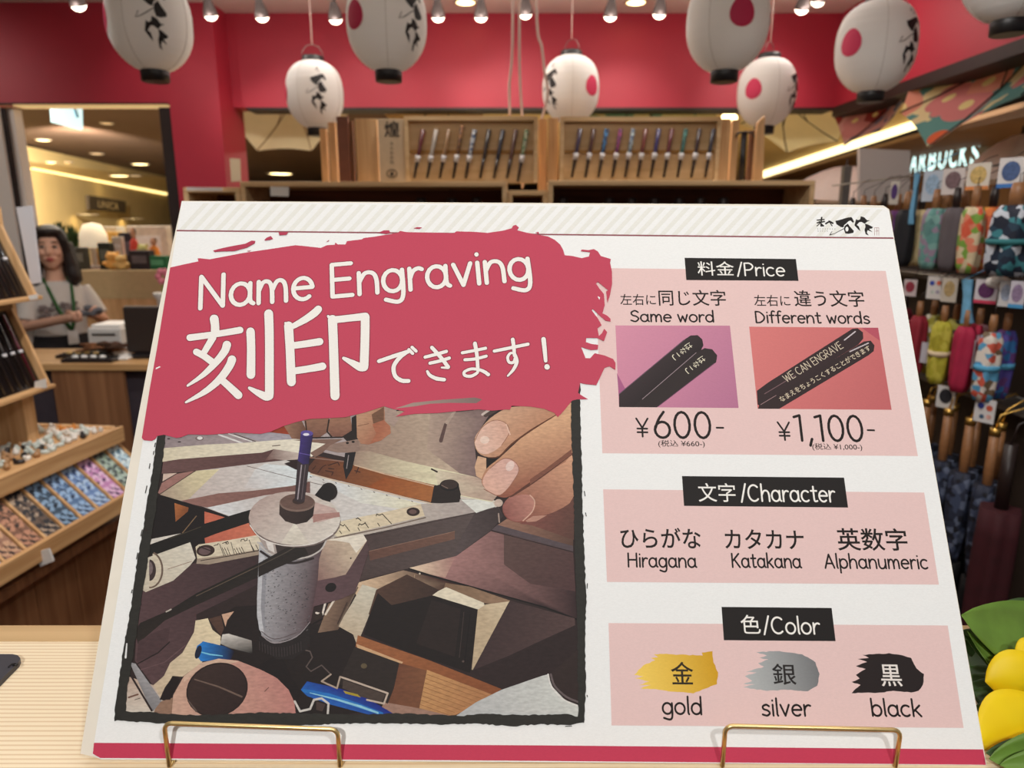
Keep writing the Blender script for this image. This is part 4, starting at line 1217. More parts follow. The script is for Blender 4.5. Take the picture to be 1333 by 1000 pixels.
pr.poly([(203.8, 479.4), (208.4, 477.4), (210, 478.4), (203.4, 481.6)], WHITE)
pr.poly([(778, 386), (781, 388), (780, 391), (778.4, 388)], WHITE)
pr.poly([(538, 524.8), (575, 521), (618, 518), (628, 520.4), (620, 525.4), (585, 525), (560, 526.2), (540, 529.5), (514, 532.4)], (158, 138, 128), ((530, 528), (620, 520), (124, 104, 100)))
for q in [[(278, 327), (285, 325), (300, 321.6), (320, 318), (328, 314), (333, 314.4), (332, 317.6), (322, 323), (306, 327.6), (290, 328), (280, 328.8)], [(345, 312.6), (348, 310), (353, 308), (356, 311.8), (350, 313.4), (345, 314)], [(363, 303.2), (376, 303), (373, 306.6), (364, 307)], [(493, 303.6), (500, 300.6), (507, 300.6), (508, 304.6), (502, 305.4)], [(538, 298), (544, 296.4), (550, 297), (546, 298.8)], [(322, 327.4), (328, 326.8), (324, 328.4)], [(425, 315.6), (429, 312.8), (428, 315)], [(697, 303.6), (701, 302.6), (702, 306)]]:
    pr.poly(q, (176, 58, 84))
bn = pr.build('heading_banner', sign, 'crimson brushstroke')
OUT = (128, 40, 62)
pr = Print()
pr.hand('Name Engraving', (259.5, 402.4), (692.5, 363.8), (257, 361), 5.9, (236, 234, 228), outline=OUT)
k1 = lambda L: [(230 + .15 * a, 380 + .15 * b) for a, b in L]
k2 = lambda L: [(360 + .15 * a, 380 + .15 * b) for a, b in L]
k3 = lambda L: [(480 + .1875 * a, 430 + .1875 * b) for a, b in L]
big = []
for L, w in [([(330, 240), (338, 300), (338, 345)], (78, 72, 74)), ([(118, 402), (340, 372), (555, 336)], (58, 54, 58)), ([(318, 400), (290, 450), (242, 530)], (64, 58, 52)), ([(175, 525), (240, 560), (312, 612)], (58, 58, 60)),
             ([(440, 465), (420, 520), (350, 610), (240, 720), (100, 818)], (74, 68, 62, 46, 18)), ([(484, 592), (460, 650), (380, 760), (250, 870), (85, 962)], (74, 70, 66, 50, 18)), ([(392, 765), (460, 825), (540, 900)], (60, 64, 70)),
             ([(645, 350), (650, 500), (648, 722)], (74, 72, 76)), ([(802, 195), (808, 400), (808, 890)], (78, 76, 76)), ([(806, 905), (775, 910), (700, 875), (635, 838)], (76, 74, 52, 26))]:
    big.append((k1(L), [x * .15 for x in w]))
for L, w in [([(366, 155), (330, 190), (250, 245), (130, 312)], (64, 68, 60, 44)), ([(108, 300), (120, 500), (132, 785)], (78, 76, 78)), ([(150, 470), (260, 455), (378, 436)], (58, 60, 64)), ([(160, 690), (280, 672), (402, 650)], (60, 60, 66)),
             ([(488, 245), (498, 500), (510, 905)], (80, 78, 80)), ([(480, 250), (640, 232), (768, 218)], (60, 60, 66)), ([(772, 222), (770, 400), (762, 645)], (76, 76, 76)), ([(760, 655), (725, 655), (650, 615), (585, 580)], (76, 72, 50, 28)), ([(90, 280), (80, 275)], (26, 20)), ([(455, 222), (450, 215)], (26, 20))]:
    big.append((k2(L), [x * .15 for x in w]))
for L, w in [([(72, 218), (190, 178), (278, 150)], (26, 28, 26)), ([(275, 150), (215, 195), (175, 255), (185, 320), (230, 352), (278, 355)], (22, 27, 29, 29, 29, 27)), ([(280, 138), (306, 164)], (22, 22)), ([(302, 122), (330, 148)], (22, 22)),
             ([(392, 190), (470, 170), (540, 150)], (22, 23, 23)), ([(426, 232), (500, 215), (560, 196)], (22, 23, 23)), ([(440, 124), (500, 190), (552, 258)], (26, 27, 27)), ([(552, 264), (507, 262)], (18, 13)), ([(408, 288), (425, 315), (470, 338), (525, 346)], (18, 24, 27, 25)),
             ([(650, 160), (730, 145), (812, 128)], (21, 21, 21)), ([(668, 208), (740, 202), (816, 183)], (21, 21, 21)), ([(738, 96), (752, 180), (758, 275)], (28, 25, 24)), ([(760, 275), (710, 272), (665, 292), (668, 316), (710, 322), (752, 300), (764, 278), (800, 290), (830, 310)], (20, 20, 20, 22, 22, 20, 20, 24, 26)),
             ([(872, 148), (990, 124), (1106, 100)], (22, 23, 22)), ([(1000, 68), (1008, 130), (1012, 180)], (27, 25, 22)), ([(1008, 165), (985, 162), (965, 190), (975, 225), (1005, 225), (1015, 195)], (14, 17, 20, 20, 20, 16)), ([(1014, 170), (1028, 220), (1005, 275), (965, 320)], (22, 26, 22, 12)),
             ([(1213, 66), (1221, 140), (1228, 216)], (32, 30, 24)), ([(1237, 257), (1238, 258)], (38, 38))]:
    big.append((k3(L), [x * .1875 for x in w]))
for L, w in big:
    pr.line(L, [x + 2.0 for x in w], OUT, sm=5)
LAYER[0] += 5
for L, w in big:
    pr.line(L, w, (236, 234, 228), sm=5)
pr.build('heading_lettering', bn, 'white hand lettering')
# ------------------------------------------------------------------ sales counter under the sign
ZT = 1.1488
cream_wood = wood('pale_counter_timber', (226, 192, 150), (246, 222, 186), 'X', 1.0, 0.5, False, 160)
rail_wood = wood('counter_rail_timber', (190, 156, 112), (208, 176, 130), 'X', 1.0, 0.5, False, 60)
gold_wood = wood('honey_edge_timber', (176, 122, 56), (206, 152, 78), 'X', 1.0, 0.5, False, 60)
pine = wood('pine_timber', (196, 150, 100), (222, 182, 134), 'Z', 1.0, 0.6, True, 40)
pine_y = wood('pine_timber_long', (186, 140, 92), (214, 172, 122), 'Y', 1.0, 0.6, False, 50)
pine_dk = wood('brown_cedar', (104, 66, 42), (138, 92, 60), 'Z', 1.0, 0.6, True, 40)
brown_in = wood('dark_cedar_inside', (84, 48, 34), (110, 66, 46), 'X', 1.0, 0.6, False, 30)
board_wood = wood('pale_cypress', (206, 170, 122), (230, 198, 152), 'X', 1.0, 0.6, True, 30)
brass = mat('brass_wire', (226, 200, 140), 0.34, 0.85, vary=0.05, scale=80)
black_pl = mat('black_plastic', (26, 24, 26), 0.4, vary=0.1)
white_pl = mat('white_plastic', (222, 220, 216), 0.45, vary=0.02)
paper = mat('white_card', (226, 224, 220), 0.8, vary=0.02)
lacquer = mat('black_lacquer', (28, 22, 22), 0.25, vary=0.1, coat=0.4)
steel = mat('grey_steel', (120, 116, 112), 0.4, 0.6, vary=0.08)


def stripe_counter():
    m = bpy.data.materials.new('striped_counter_timber')
    m.use_nodes = True
    nt = m.node_tree
    b = nt.nodes['Principled BSDF']
    b.inputs['Roughness'].default_value = 0.5
    tc = nt.nodes.new('ShaderNodeTexCoord')
    wv = nt.nodes.new('ShaderNodeTexWave')
    wv.wave_type = 'BANDS'
    wv.bands_direction = 'Y'
    wv.inputs['Scale'].default_value = 70
    wv.inputs['Distortion'].default_value = 5.0
    wv.inputs['Detail'].default_value = 2
    wv.inputs['Detail Scale'].default_value = 0.35
    mp = nt.nodes.new('ShaderNodeMapping')
    mp.inputs['Scale'].default_value = (0.12, 1, 1)
    rp = nt.nodes.new('ShaderNodeValToRGB')
    rp.color_ramp.elements[0].position = 0.0
    rp.color_ramp.elements[1].position = 0.45
    rp.color_ramp.elements[0].color = lin((224, 198, 160))
    rp.color_ramp.elements[1].color = lin((244, 228, 198))
    nt.links.new(tc.outputs['Object'], mp.inputs['Vector'])
    nt.links.new(mp.outputs['Vector'], wv.inputs['Vector'])
    nt.links.new(wv.outputs['Fac'], rp.inputs['Fac'])
    nt.links.new(rp.outputs['Color'], b.inputs['Base Color'])
    return m


yF = .3875
yM = atZ(60, 835.5, ZT).y
yB = atZ(60, 815, ZT).y
ct = thing('counter', (0, (yF + yB) / 2, 0), 'pale striped timber counter ledge carrying the sign and the yellow tulips', 'counter')
cc = ct.location
mb = MB(cc); mb.box((0.05, (yF + yM) / 2 + .004, ZT - .012), (1.7, yM - yF - .006, .024)); mb.build('countertop', stripe_counter(), ct)
mb = MB(cc); mb.box((0.05, (yB + yM) / 2, ZT - .015), (1.7, yB - yM, .032), bev=.001); mb.build('back_rail', rail_wood, ct)
mb = MB(cc); mb.box((0.05, yF - .006, ZT - .03), (1.7, .02, .06), bev=.002); mb.build('front_edge', gold_wood, ct)
mb = MB(cc); mb.box((0.05, (yF + yB) / 2, (ZT - .03) / 2), (1.66, yB - yF - .03, ZT - .03)); mb.build('body_panel', pine_dk, ct)


def wire_stand(x0, x1, tl, tr, label):
    """one bent wire: lip in front of the sign, legs under it, back frame and strut"""
    r = .0015
    y0 = .3958
    a, b = atY(x0, tl, y0), atY(x1, tr, y0)
    t = thing('wire_easel', ((a.x + b.x) / 2, .46, ZT), label, 'easel', 'brass wire easels under the sign')
    o = t.location
    rad = .005

    def corner(p, d0, d1):
        return [p - d0 * rad + (d0 * math.sin(k * math.pi / 8) + d1 * (1 - math.cos(k * math.pi / 8))) * rad for k in range(5)]
    zb_ = ZT + r
    la, lb = Vector((a.x, y0, zb_)), Vector((b.x, y0, zb_))
    up, rt = Vector((0, 0, 1)), (b - a).normalized()
    mb = MB(o)
    mb.tube([la] + corner(a, up, rt) + corner(b, rt, -up) + [lb], r, 10)
    mb.build('front_lip', brass, t)
    mb = MB(o)
    for q in (la, lb):
        mb.tube([q, Vector((q.x, yM - .005, zb_))], r, 8)
    mb.tube([Vector((la.x, yM - .005, zb_)), Vector((lb.x, yM - .005, zb_))], r, 8)
    mb.build('base', brass, t)
    mb = MB(o)
    k = .575
    bk = lambda z: .398 + (z - 1.15) * k + .013
    za, zt_ = zb_, 1.36
    mb.tube([Vector((la.x + .02, bk(za) + .004, za)), Vector((la.x + .02, bk(zt_) + .003, zt_)), Vector((lb.x - .02, bk(zt_) + .003, zt_)), Vector((lb.x - .02, bk(za) + .004, za))], r, 8)
    mb.tube([Vector((o.x, bk(zt_) + .003, zt_)), Vector((o.x, yM - .005, zb_))], r, 8)
    mb.build('back_frame', brass, t)


wire_stand(213.5, 439.5, 941.5, 949.5, 'brass wire easel whose lip crosses under the machine photograph')
wire_stand(944.5, 1172.5, 945, 950.5, 'brass wire easel whose lip crosses under the colour swatches')

# black flat device lying on the left of the counter
dv = [atZ(*p, ZT) for p in [(25.5, 868), (27.5, 863), (24, 859.3), (18, 858), (-70, 856.5), (-110, 900), (-30, 925)]]
c0 = dv[0]
mb = MB(c0)
n = len(dv)
mb.add([p + Vector((0, 0, .0045)) for p in dv] + [p for p in dv], [list(range(n)), list(range(n, 2 * n))[::-1]] + [[i, (i + 1) % n, n + (i + 1) % n, n + i] for i in range(n)])
t = thing('tablet', c0, 'flat dark grey device with a rounded corner lying on the counter', 'tablet')
mb.build('slab', mat('slate_plastic', (62, 62, 70), 0.5, vary=0.04), t)
mb = MB(c0)
q = [atZ(*p, ZT + .0052) for p in [(11, 868.5), (15, 864.5), (20, 864), (24, 865), (22, 866.6), (16.5, 866)]]
mb.tube(q, .0006, 6)
mb.build('clip', black_pl, t)

# ------------------------------------------------------------------ tulips at the right end
leaf_m = [mat('tulip_leaf', (110, 146, 58), 0.5, vary=0.22, scale=35, bump=0.3, trans=0.25), mat('shaded_tulip_leaf', (46, 76, 28), 0.5, vary=0.25, scale=35, bump=0.3, trans=0.2), mat('stem_green', (124, 156, 66), 0.5, vary=0.15)]  # darker green puts the shade of leaves behind and under into colour
petal_m = mat('yellow_petal', (255, 226, 22), 0.5, vary=0.08, scale=25, bump=0.15, trans=0.3)


def blade(mb, p0, p1, p2, w, nrm, fold=0.25, n=14, m=6, tip=0.9, veins=0.0):
    """a leaf or petal: centre line through three points, width w, bowed across"""
    p0, p1, p2, nrm = Vector(p0), Vector(p1), Vector(p2), Vector(nrm).normalized()
    vs_, fs = [], []
    for i in range(n + 1):
        t = i / n
        c = p0 * (1 - t) ** 2 + p1 * 2 * t * (1 - t) + p2 * t * t
        d = ((p1 - p0) * (1 - t) + (p2 - p1) * t).normalized()
        s = d.cross(nrm).normalized()
        nn = s.cross(d)
        ww = w * (math.sin(math.pi * (0.10 + 0.90 * t ** tip)) ** 0.75 if t < 1 else 0.02)
        for j in range(m + 1):
            u = 2 * j / m - 1
            vs_.append(c + s * ww * u / 2 + nn * (abs(u) ** 1.6 * fold * ww + veins * math.sin(u * 14) * ww))
    for i in range(n):
        for j in range(m):
            a = i * (m + 1) + j
            fs.append([a, a + 1, a + m + 2, a + m + 1])
    k = len(vs_)
    off = -nrm * .0006
    mb.add(vs_ + [v + off for v in vs_], fs + [[q + k for q in f][::-1] for f in fs] +
           [[i * (m + 1), (i + 1) * (m + 1), (i + 1) * (m + 1) + k, i * (m + 1) + k] for i in range(n)] + [[i * (m + 1) + m, i * (m + 1) + m + k, (i + 1) * (m + 1) + m + k, (i + 1) * (m + 1) + m] for i in range(n)], True)


def A(px, py, y):
    if py > 840:
        y = min(y, atZ(px, py, ZT + .008).y)
    return atY(px, py, y)


tb = A(1400, 960, .46)
tb.z = ZT + .004
fol = thing('tulip_foliage', (tb.x, tb.y, ZT), 'bunch of broad green tulip leaves leaning against the right edge of the sign', 'leaves')
LV = [((1420, 860, .50), (1330, 838, .49), (1252, 801, .478), .062, (0.05, -.8, .6), 0, .10),
      ((1420, 850, .53), (1350, 792, .53), (1292, 797, .53), .034, (0, -.6, .7), 1, .15),
      ((1350, 840, .515), (1302, 800, .515), (1279, 789, .52), .014, (0, -.7, .7), 0, .2),
      ((1410, 930, .50), (1325, 880, .495), (1256, 828, .492), .032, (.2, -.8, .4), 1, .2),
      ((1380, 945, .485), (1300, 890, .48), (1260, 822, .482), .015, (.5, -.7, .3), 0, .25),
      ((1400, 945, .50), (1330, 905, .50), (1260, 868, .50), .034, (0, -.8, .5), 1, .2),
      ((1400, 950, .49), (1330, 925, .495), (1266, 900, .50), .034, (-.1, -.8, .5), 1, .2),
      ((1400, 940, .49), (1340, 925, .49), (1266, 922, .49), .026, (0, -.5, .8), 1, .1),
      ((1400, 985, .46), (1340, 990, .462), (1284, 980, .465), .026, (0, -.4, .9), 1, .1),
      ((1400, 985, .45), (1345, 985, .452), (1288, 988, .452), .030, (0, -.7, .7), 0, .25),
      ((1420, 930, .54), (1340, 850, .55), (1262, 806, .54), .05, (0, -.9, .5), 1, .1),
      ((1430, 960, .55), (1340, 900, .55), (1258, 850, .54), .05, (0, -.9, .5), 1, .1),
      ((1430, 960, .53), (1340, 930, .53), (1262, 890, .53), .05, (0, -.9, .5), 1, .1),
      ((1420, 880, .52), (1350, 830, .52), (1296, 836, .51), .03, (-.3, -.8, .4), 0, .2),
      ((1400, 900, .52), (1320, 860, .515), (1250, 836, .515), .04, (0, -.9, .4), 1, .1),
      ((1400, 960, .50), (1330, 920, .49), (1256, 880, .49), .04, (0, -.9, .4), 1, .1),
      ((1400, 862, .535), (1310, 850, .535), (1248, 822, .535), .034, (0, -.9, .4), 1, .1),
      ((1420, 1005, .445), (1355, 1000, .44), (1302, 996, .44), .022, (0, -.6, .8), 0, .3)]
for i, (p0, p1, p2, w, nr, mi, fo) in enumerate(LV):
    mb = MB(fol.location)
    blade(mb, A(*p0), A(*p1), A(*p2), w, nr, fo, veins=.016 if i == 0 else .006)
    mb.build('leaf', leaf_m[mi], fol)
mb = MB(fol.location)
for p0 in [l_[0] for l_ in LV]:
    mb.tube([A(*p0), A(*p0).lerp(tb, .6) + Vector((.01, 0, .004)), tb], .003, 8)
mb.build('stem', leaf_m[2], fol)


def tulip(petals, label):
    b = A(*petals[0][0])
    t = thing('tulip', (b.x, b.y, b.z), label, 'flower', 'yellow tulips beside the sign')
    for p0, p1, p2, w, nr in petals:
        mb = MB(t.location)
        blade(mb, A(*p0), A(*p1), A(*p2), w, nr, -.2, 18, 8, 1.5)
        mb.build('petal', petal_m, t)
    mb = MB(t.location)
    e = Vector((b.x + .05, b.y + .01, ZT + .006))
    mb.tube([b + Vector((-.004, 0, 0)), b + Vector((.012, 0, -.001)), b.lerp(e, .6) + Vector((.01, 0, .004)), e], [.003, .0032, .0034, .0036], 8)
    mb.build('stem', leaf_m[2], t)


tulip([((1392, 884, .452), (1335, 884, .436), (1283, 888, .446), .038, (0, -1, .25)), ((1392, 878, .458), (1350, 846, .452), (1322, 852, .458), .026, (0, -.8, .6)),
       ((1392, 890, .462), (1340, 896, .470), (1302, 899, .466), .030, (0, -1, -.1)), ((1392, 880, .462), (1345, 868, .474), (1306, 872, .470), .028, (0, -1, .4))],
      'upper yellow tulip pointing at the sign edge')
tulip([((1392, 938, .442), (1330, 938, .426), (1276, 967, .436), .046, (0, -1, .35)),
       ((1388, 950, .438), (1348, 984, .432), (1314, 986, .436), .017, (0, -.8, .5)), ((1388, 928, .452), (1345, 912, .455), (1306, 930, .455), .03, (0, -.8, .6))],
      'lower yellow tulip nearest the counter edge')

# ------------------------------------------------------------------ paper lanterns
lan_m = mat('lantern_paper', (244, 243, 240), 0.85, spec=0.2, trans=0.35)
cap_m = mat('lantern_cap', (24, 22, 24), 0.45, vary=0.1)
ink_m = mat('brush_ink', (30, 27, 28), 0.7)
oval_m = mat('crimson_seal', (196, 44, 84), 0.7)
cord_m = mat('pale_cord', (210, 186, 176), 0.7)
LR, LH = .137, .152
PROF = [(-1, .33), (-.93, .50), (-.84, .63), (-.72, .755), (-.58, .86), (-.4, .945), (-.2, .99), (0, 1), (.2, .995), (.4, .965), (.58, .90), (.72, .82), (.84, .70), (.93, .56), (1, .36)]


def lrad(s):
    s = max(-1, min(1, s))
    for (a, ra), (b, rb) in zip(PROF, PROF[1:]):
        if a <= s <= b:
            return LR * (ra + (rb - ra) * (s - a) / (b - a))
    return LR * .35


def on_lantern(th, s, d=.0012):
    r = lrad(s) + d
    return Vector((r * math.sin(th), -r * math.cos(th), s * LH))


def wrap(poly, f):
    """fill a flat outline, then lay it on the lantern"""
    P = [Vector(p) for p in poly]
    V, Fc = merged_grid(P)
    return [f(p) for p in V], Fc


def merged_grid(P):
    x0, x1 = min(p.x for p in P), max(p.x for p in P)
    y0, y1 = min(p.y for p in P), max(p.y for p in P)
    V = list(P)
    E_ = [(i, (i + 1) % len(P)) for i in range(len(P))]
    st = max(x1 - x0, y1 - y0) / 7
    x = x0 + st / 2
    while x < x1:
        y = y0 + st / 2
        while y < y1:
            V.append(Vector((x, y)))
            y += st
        x += st
    area_ = sum(P[i].x * P[(i + 1) % len(P)].y - P[(i + 1) % len(P)].x * P[i].y for i in range(len(P)))
    fc = list(range(len(P))) if area_ > 0 else list(range(len(P)))[::-1]
    vo, _, fo, _, _, of = delaunay_2d_cdt(V, E_, [fc], 0, 1e-6)
    return [Vector(p) for p in vo], [list(f) for f, o in zip(fo, of) if o]


def make_lantern():
    t = thing('paper_lantern', (0, 0, 0), 'x', 'lantern', 'white paper lanterns under the ceiling')
    mb = MB()
    prof = []
    n = 64
    for i in range(n + 1):
        s = -1 + 2 * i / n
        prof.append((lrad(s) - (.0026 if i % 2 else 0), s * LH))
    mb.lathe(prof, seg=48, caps=False)
    mb.build('paper_shade', lan_m, t)
    mb = MB()
    for th_ in (-.75, .85, 2.4, -2.4):
        mb.tube([on_lantern(th_, -.98 + 1.96 * k / 24, -.0006) for k in range(25)], .0011, 5)
    mb.build('seam', mat('seam_grey', (206, 202, 196), .85), t)
    mb = MB()
    mb.lathe([(LR * .30, -LH - .036), (LR * .335, -LH - .034), (LR * .345, -LH - .002), (LR * .33, -LH + .003)], seg=28)
    mb.build('bottom_ring', cap_m, t)
    mb = MB()
    mb.lathe([(LR * .37, LH - .003), (LR * .385, LH + .002), (LR * .37, LH + .022), (LR * .33, LH + .024)], seg=28)
    mb.build('top_ring', cap_m, t)
    mb = MB()
    mb.tube([(-LR * .36, 0, LH + .016), (-LR * .34, 0, LH + .045), (-LR * .2, 0, LH + .068), (0, 0, LH + .076), (LR * .2, 0, LH + .068), (LR * .34, 0, LH + .045), (LR * .36, 0, LH + .016)], .0016, 6)
    mb.build('wire_handle', steel, t)
    mb = MB()
    mb.tube([(0, 0, LH + .076), (0, 0, ZC - 2.04)], .002, 6)
    mb.build('hanging_cord', cord_m, t)
    # writing at angle 0, seal 90 degrees to its left and right
    mb = MB()
    for L, cx, cy, sz in ((LOGO_A, 548, 378, 1), (LOGO_B, 822, 382, 0)):
        for q in L:
            pl = []
            for (x, y) in q:
                uu = (x - cx) / 270 * .54
                vv = (cy - y) / 255 * .58 + (.22 if sz else -.36)
                pl.append((uu, vv))
            vs_, fs = wrap(pl, lambda p: on_lantern(p.x, p.y))
            mb.add(vs_, fs)
    tl = [((x - 548) / 270 * .54, (378 - y) / 255 * .58 + .22) for x, y in LOGO_TAIL]
    mb.tube([on_lantern(*p) for p in tl], .0014, 5)
    for (x, y, w) in ((.0, .66, .02), (.04, .58, .016), (-.05, .62, .014)):
        vs_, fs = wrap([(x + w * 1.2 * math.cos(k), y + w * 2 * math.sin(k)) for k in [i * math.pi / 4 for i in range(8)]], lambda p: on_lantern(p.x, p.y))
        mb.add(vs_, fs)
    mb.build('brush_writing', ink_m, t)
    for sg in (-1, 1):
        mb = MB()
        vs_, fs = wrap([(sg * 1.62 + .30 * (1 - .15 * math.sin(k)) * math.cos(k), .02 + .30 * math.sin(k)) for k in [i * math.pi / 12 for i in range(24)]], lambda p: on_lantern(p.x, p.y))
        mb.add(vs_, fs)
        mb.build('round_seal', oval_m, t)
    return t


LANT = [((195, 31), 2.62, 8, 'large white lantern at far left with black brush writing facing front'),
        ((410, 124), 3.62, 8, 'small white lantern with centred brush writing hanging before the cream parasol'),
        ((503.5, 31), 2.62, 42, 'large lantern left of centre with red seal on its left side'),
        ((743, 117), 3.62, -45, 'small lantern above the right chopstick board with writing on its left side'),
        ((947, 31), 2.6, 112, 'large lantern right of centre with the red seal facing front'),
        ((998, 121), 3.58, 66, 'small lantern with red seal hanging left of the wall corner'),
        ((1140, 62), 2.74, 56, 'large lantern before the right wall with seal left and writing right'),
        ((1326, -52), 2.1, 60, 'lantern cut by the top right corner showing only its black bottom ring')]
lan0 = make_lantern()
for i, ((px, py), y, ang, lb) in enumerate(LANT):
    o = lan0 if i == 0 else copy_tree(lan0)
    p = atY(px, py, y)
    o.location = p
    face = math.atan2(p.x, p.y)
    o.rotation_euler = (0, 0, -face + R(ang))
    o['label'] = lb
    for ch in children(o):
        if ch.name.startswith('hanging_cord'):
            k_ = (ZC - p.z - LH - .076) / (ZC - 2.04 - LH - .076)
            ch.scale.z = max(.02, k_)
            ch.location.z = (LH + .076) * (1 - ch.scale.z)

# ------------------------------------------------------------------ track spot lamps and ceiling downlights
bulb_m = mat('lit_lamp', (255, 240, 214), 0.4, emit=7)
shell_m = mat('lamp_shell', (70, 60, 58), 0.45, 0.3)
glow_m = mat('lit_downlight', (255, 226, 160), 0.5, emit=7)
dim_m = mat('dim_downlight', (240, 206, 156), 0.5, emit=1.0)
ring_m = mat('downlight_rim', (206, 190, 170), 0.5)


def make_spot():
    t = thing('spot_lamp', (0, 0, 0), 'x', 'spotlight', 'spot lamps along the ceiling')
    mb = MB(); mb.tube([(0, 0, .0), (0, 0, .30)], .006, 8); mb.build('stem', black_pl, t)
    M = Matrix.Rotation(R(28), 3, 'X')
    mb = MB(); mb.lathe([(.014, .045), (.018, .03), (.03, -.005), (.034, -.028), (.031, -.03)], M=M, seg=20); mb.build('housing', shell_m, t)
    mb = MB(); mb.lathe([(.006, -.052), (.02, -.046), (.029, -.034), (.03, -.026)], M=M, seg=20); mb.build('bulb', bulb_m, t)
    return t


SP = [((100, 7), 'spot lamp nearest the left edge of the ceiling'), ((273, 20), 'spot lamp above the red pillar'), ((340, 22), 'spot lamp between the pillar and the small left lantern'), ((436, 25), 'spot lamp just left of the second large lantern'),
      ((570, 22), 'spot lamp just right of the second large lantern'), ((626, 22), 'spot lamp over the left chopstick board'), ((684, 18), 'spot lamp beside the hanging white cables'), ((795, 21), 'spot lamp over the middle of the right chopstick board'),
      ((859, 18), 'spot lamp just left of the third large lantern'), ((1045, 12), 'spot lamp left of the wall corner'), ((1066, 2), 'spot lamp cut by the top edge near the wall corner')]
sp0 = make_spot()
for i, ((px, py), lb) in enumerate(SP):
    o = sp0 if i == 0 else copy_tree(sp0)
    y = 3.55 if px > 120 else 3.2
    p = atY(px, py, y)
    o.location = (p.x, p.y, p.z + .03)
    o.scale.z = 1
    o['label'] = lb
    for ch in children(o):
        if ch.name.startswith('stem'):
            ch.scale.z = (ZC - o.location.z) / .30
    wy = 4.2 if px > 300 else YL
    spot('spot_lamp_beam', (p.x, p.y, p.z - .035), (p.x + (.03 if i % 2 else -.04), wy, p.z - (.40 if i % 3 else .30)), 4 if px == 273 else (6 if i % 3 == 2 else 4.5), 62, .8, .02, (1, .90, .80))
    d_l = bpy.data.lights.new('spot_lamp_spill', 'POINT')
    d_l.energy, d_l.color, d_l.shadow_soft_size = 1.3, (1, .9, .82), .03
    o_l = bpy.data.objects.new('spot_lamp_spill', d_l)
    COL.objects.link(o_l)
    o_l.location = (p.x, p.y - .05, p.z - .05)
    if px in (273, 340, 436, 570, 684, 795, 859):
        spot('spot_lamp_beam', (p.x, p.y - .03, p.z - .05), (p.x, 2.95, 1.85), 11, 70, .8, .02, (1, .88, .76))


def downlight(name, p, r, m, label, group):
    t = thing(name, p, label, 'ceiling light', group)
    mb = MB(); mb.lathe([(r * 1.25, 0), (r * 1.25, -.008), (r * 1.0, -.012), (r, -.004)], seg=20); mb.build('rim', ring_m, t)
    mb = MB(); mb.lathe([(r * .98, -.006), (r * .9, -.010), (.001, -.012)], seg=20); mb.build('lens', m, t)


downlight('downlight', atZ(606, 1, ZC), .05, glow_m, 'round warm downlight in the shop ceiling above the left board', 'shop ceiling downlights')
downlight('downlight', atZ(828, 1, ZC), .05, glow_m, 'round warm downlight in the shop ceiling above the right board', 'shop ceiling downlights')

# white cables from the ceiling
for pts, lb in [([(668, -8), (667, 60), (663, 110), (664, 152)], 'leftmost pale cable hanging from the ceiling to the left board'),
                ([(677, -8), (676, 70), (679, 140), (683, 180), (680, 245)], 'middle pale cable hanging down across the left board'),
                ([(696, -8), (699, 30), (705, 60), (709, 95), (713, 125), (700, 170)], 'right pale cable curving behind the small lantern')]:
    P = [atY(x, y, 2.9) for x, y in pts]
    P[0].z = ZC
    q = smooth3 = []
    for i in range(len(P) - 1):
        for k in range(4):
            t_ = k / 4
            p0, p1, p2, p3 = P[max(i - 1, 0)], P[i], P[i + 1], P[min(i + 2, len(P) - 1)]
            q.append(0.5 * ((2 * p1) + (p2 - p0) * t_ + (2 * p0 - 5 * p1 + 4 * p2 - p3) * t_ ** 2 + (3 * p1 - p0 - 3 * p2 + p3) * t_ ** 3))
    q.append(P[-1])
    mb = MB(P[0]); mb.tube(q, .005, 8)
    tag(mb.build('hanging_cable', cord_m), lb, 'cable', 'pale cables hanging from the ceiling')
# ------------------------------------------------------------------ chopstick shelves at the back
YD = 2.95


def crate(x0, x1, top, yf, depth, label, lipx=5, floor_z=0.0):
    """open-fronted shelf tower: top board, sides, back, shelves; px edges of its front"""
    a, b = atY(x0, top, yf), atY(x1, top, yf)
    zt_ = (a.z + b.z) / 2
    t = thing('shelf_tower', ((a.x + b.x) / 2, yf + depth / 2, 0), label, 'shelf', 'cedar shelf towers at the back')
    o = t.location
    th = .018
    w = b.x - a.x
    mb = MB(o); mb.box((o.x, o.y, zt_ - th / 2), (w, depth, th), bev=.002); mb.build('top_board', board_wood, t)
    for xx in (a.x + th / 2, b.x - th / 2):
        mb = MB(o); mb.box((xx, o.y, (zt_ - th) / 2), (th, depth, zt_ - th)); mb.build('side_board', board_wood, t)
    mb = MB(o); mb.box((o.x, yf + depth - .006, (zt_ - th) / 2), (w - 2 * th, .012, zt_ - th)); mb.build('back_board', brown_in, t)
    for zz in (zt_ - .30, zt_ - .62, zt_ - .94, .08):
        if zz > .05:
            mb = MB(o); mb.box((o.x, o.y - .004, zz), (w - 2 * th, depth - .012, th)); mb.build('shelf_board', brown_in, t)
    return t, zt_


c1, z1 = crate(312, 660, 236.5, 2.75, .28, 'long cedar shelf tower on the left, below the narrow name board')
c2, z2 = crate(714, 1062, 235, 2.75, .28, 'long cedar shelf tower on the right, below the right chopstick board')
c3, z3 = crate(238, 311.5, 244, 2.75, .28, 'short dark shelf tower in front of the red pillar')
c4, z4 = crate(661, 713, 248, 2.78, .25, 'narrow shelf tower filling the gap between the long ones')

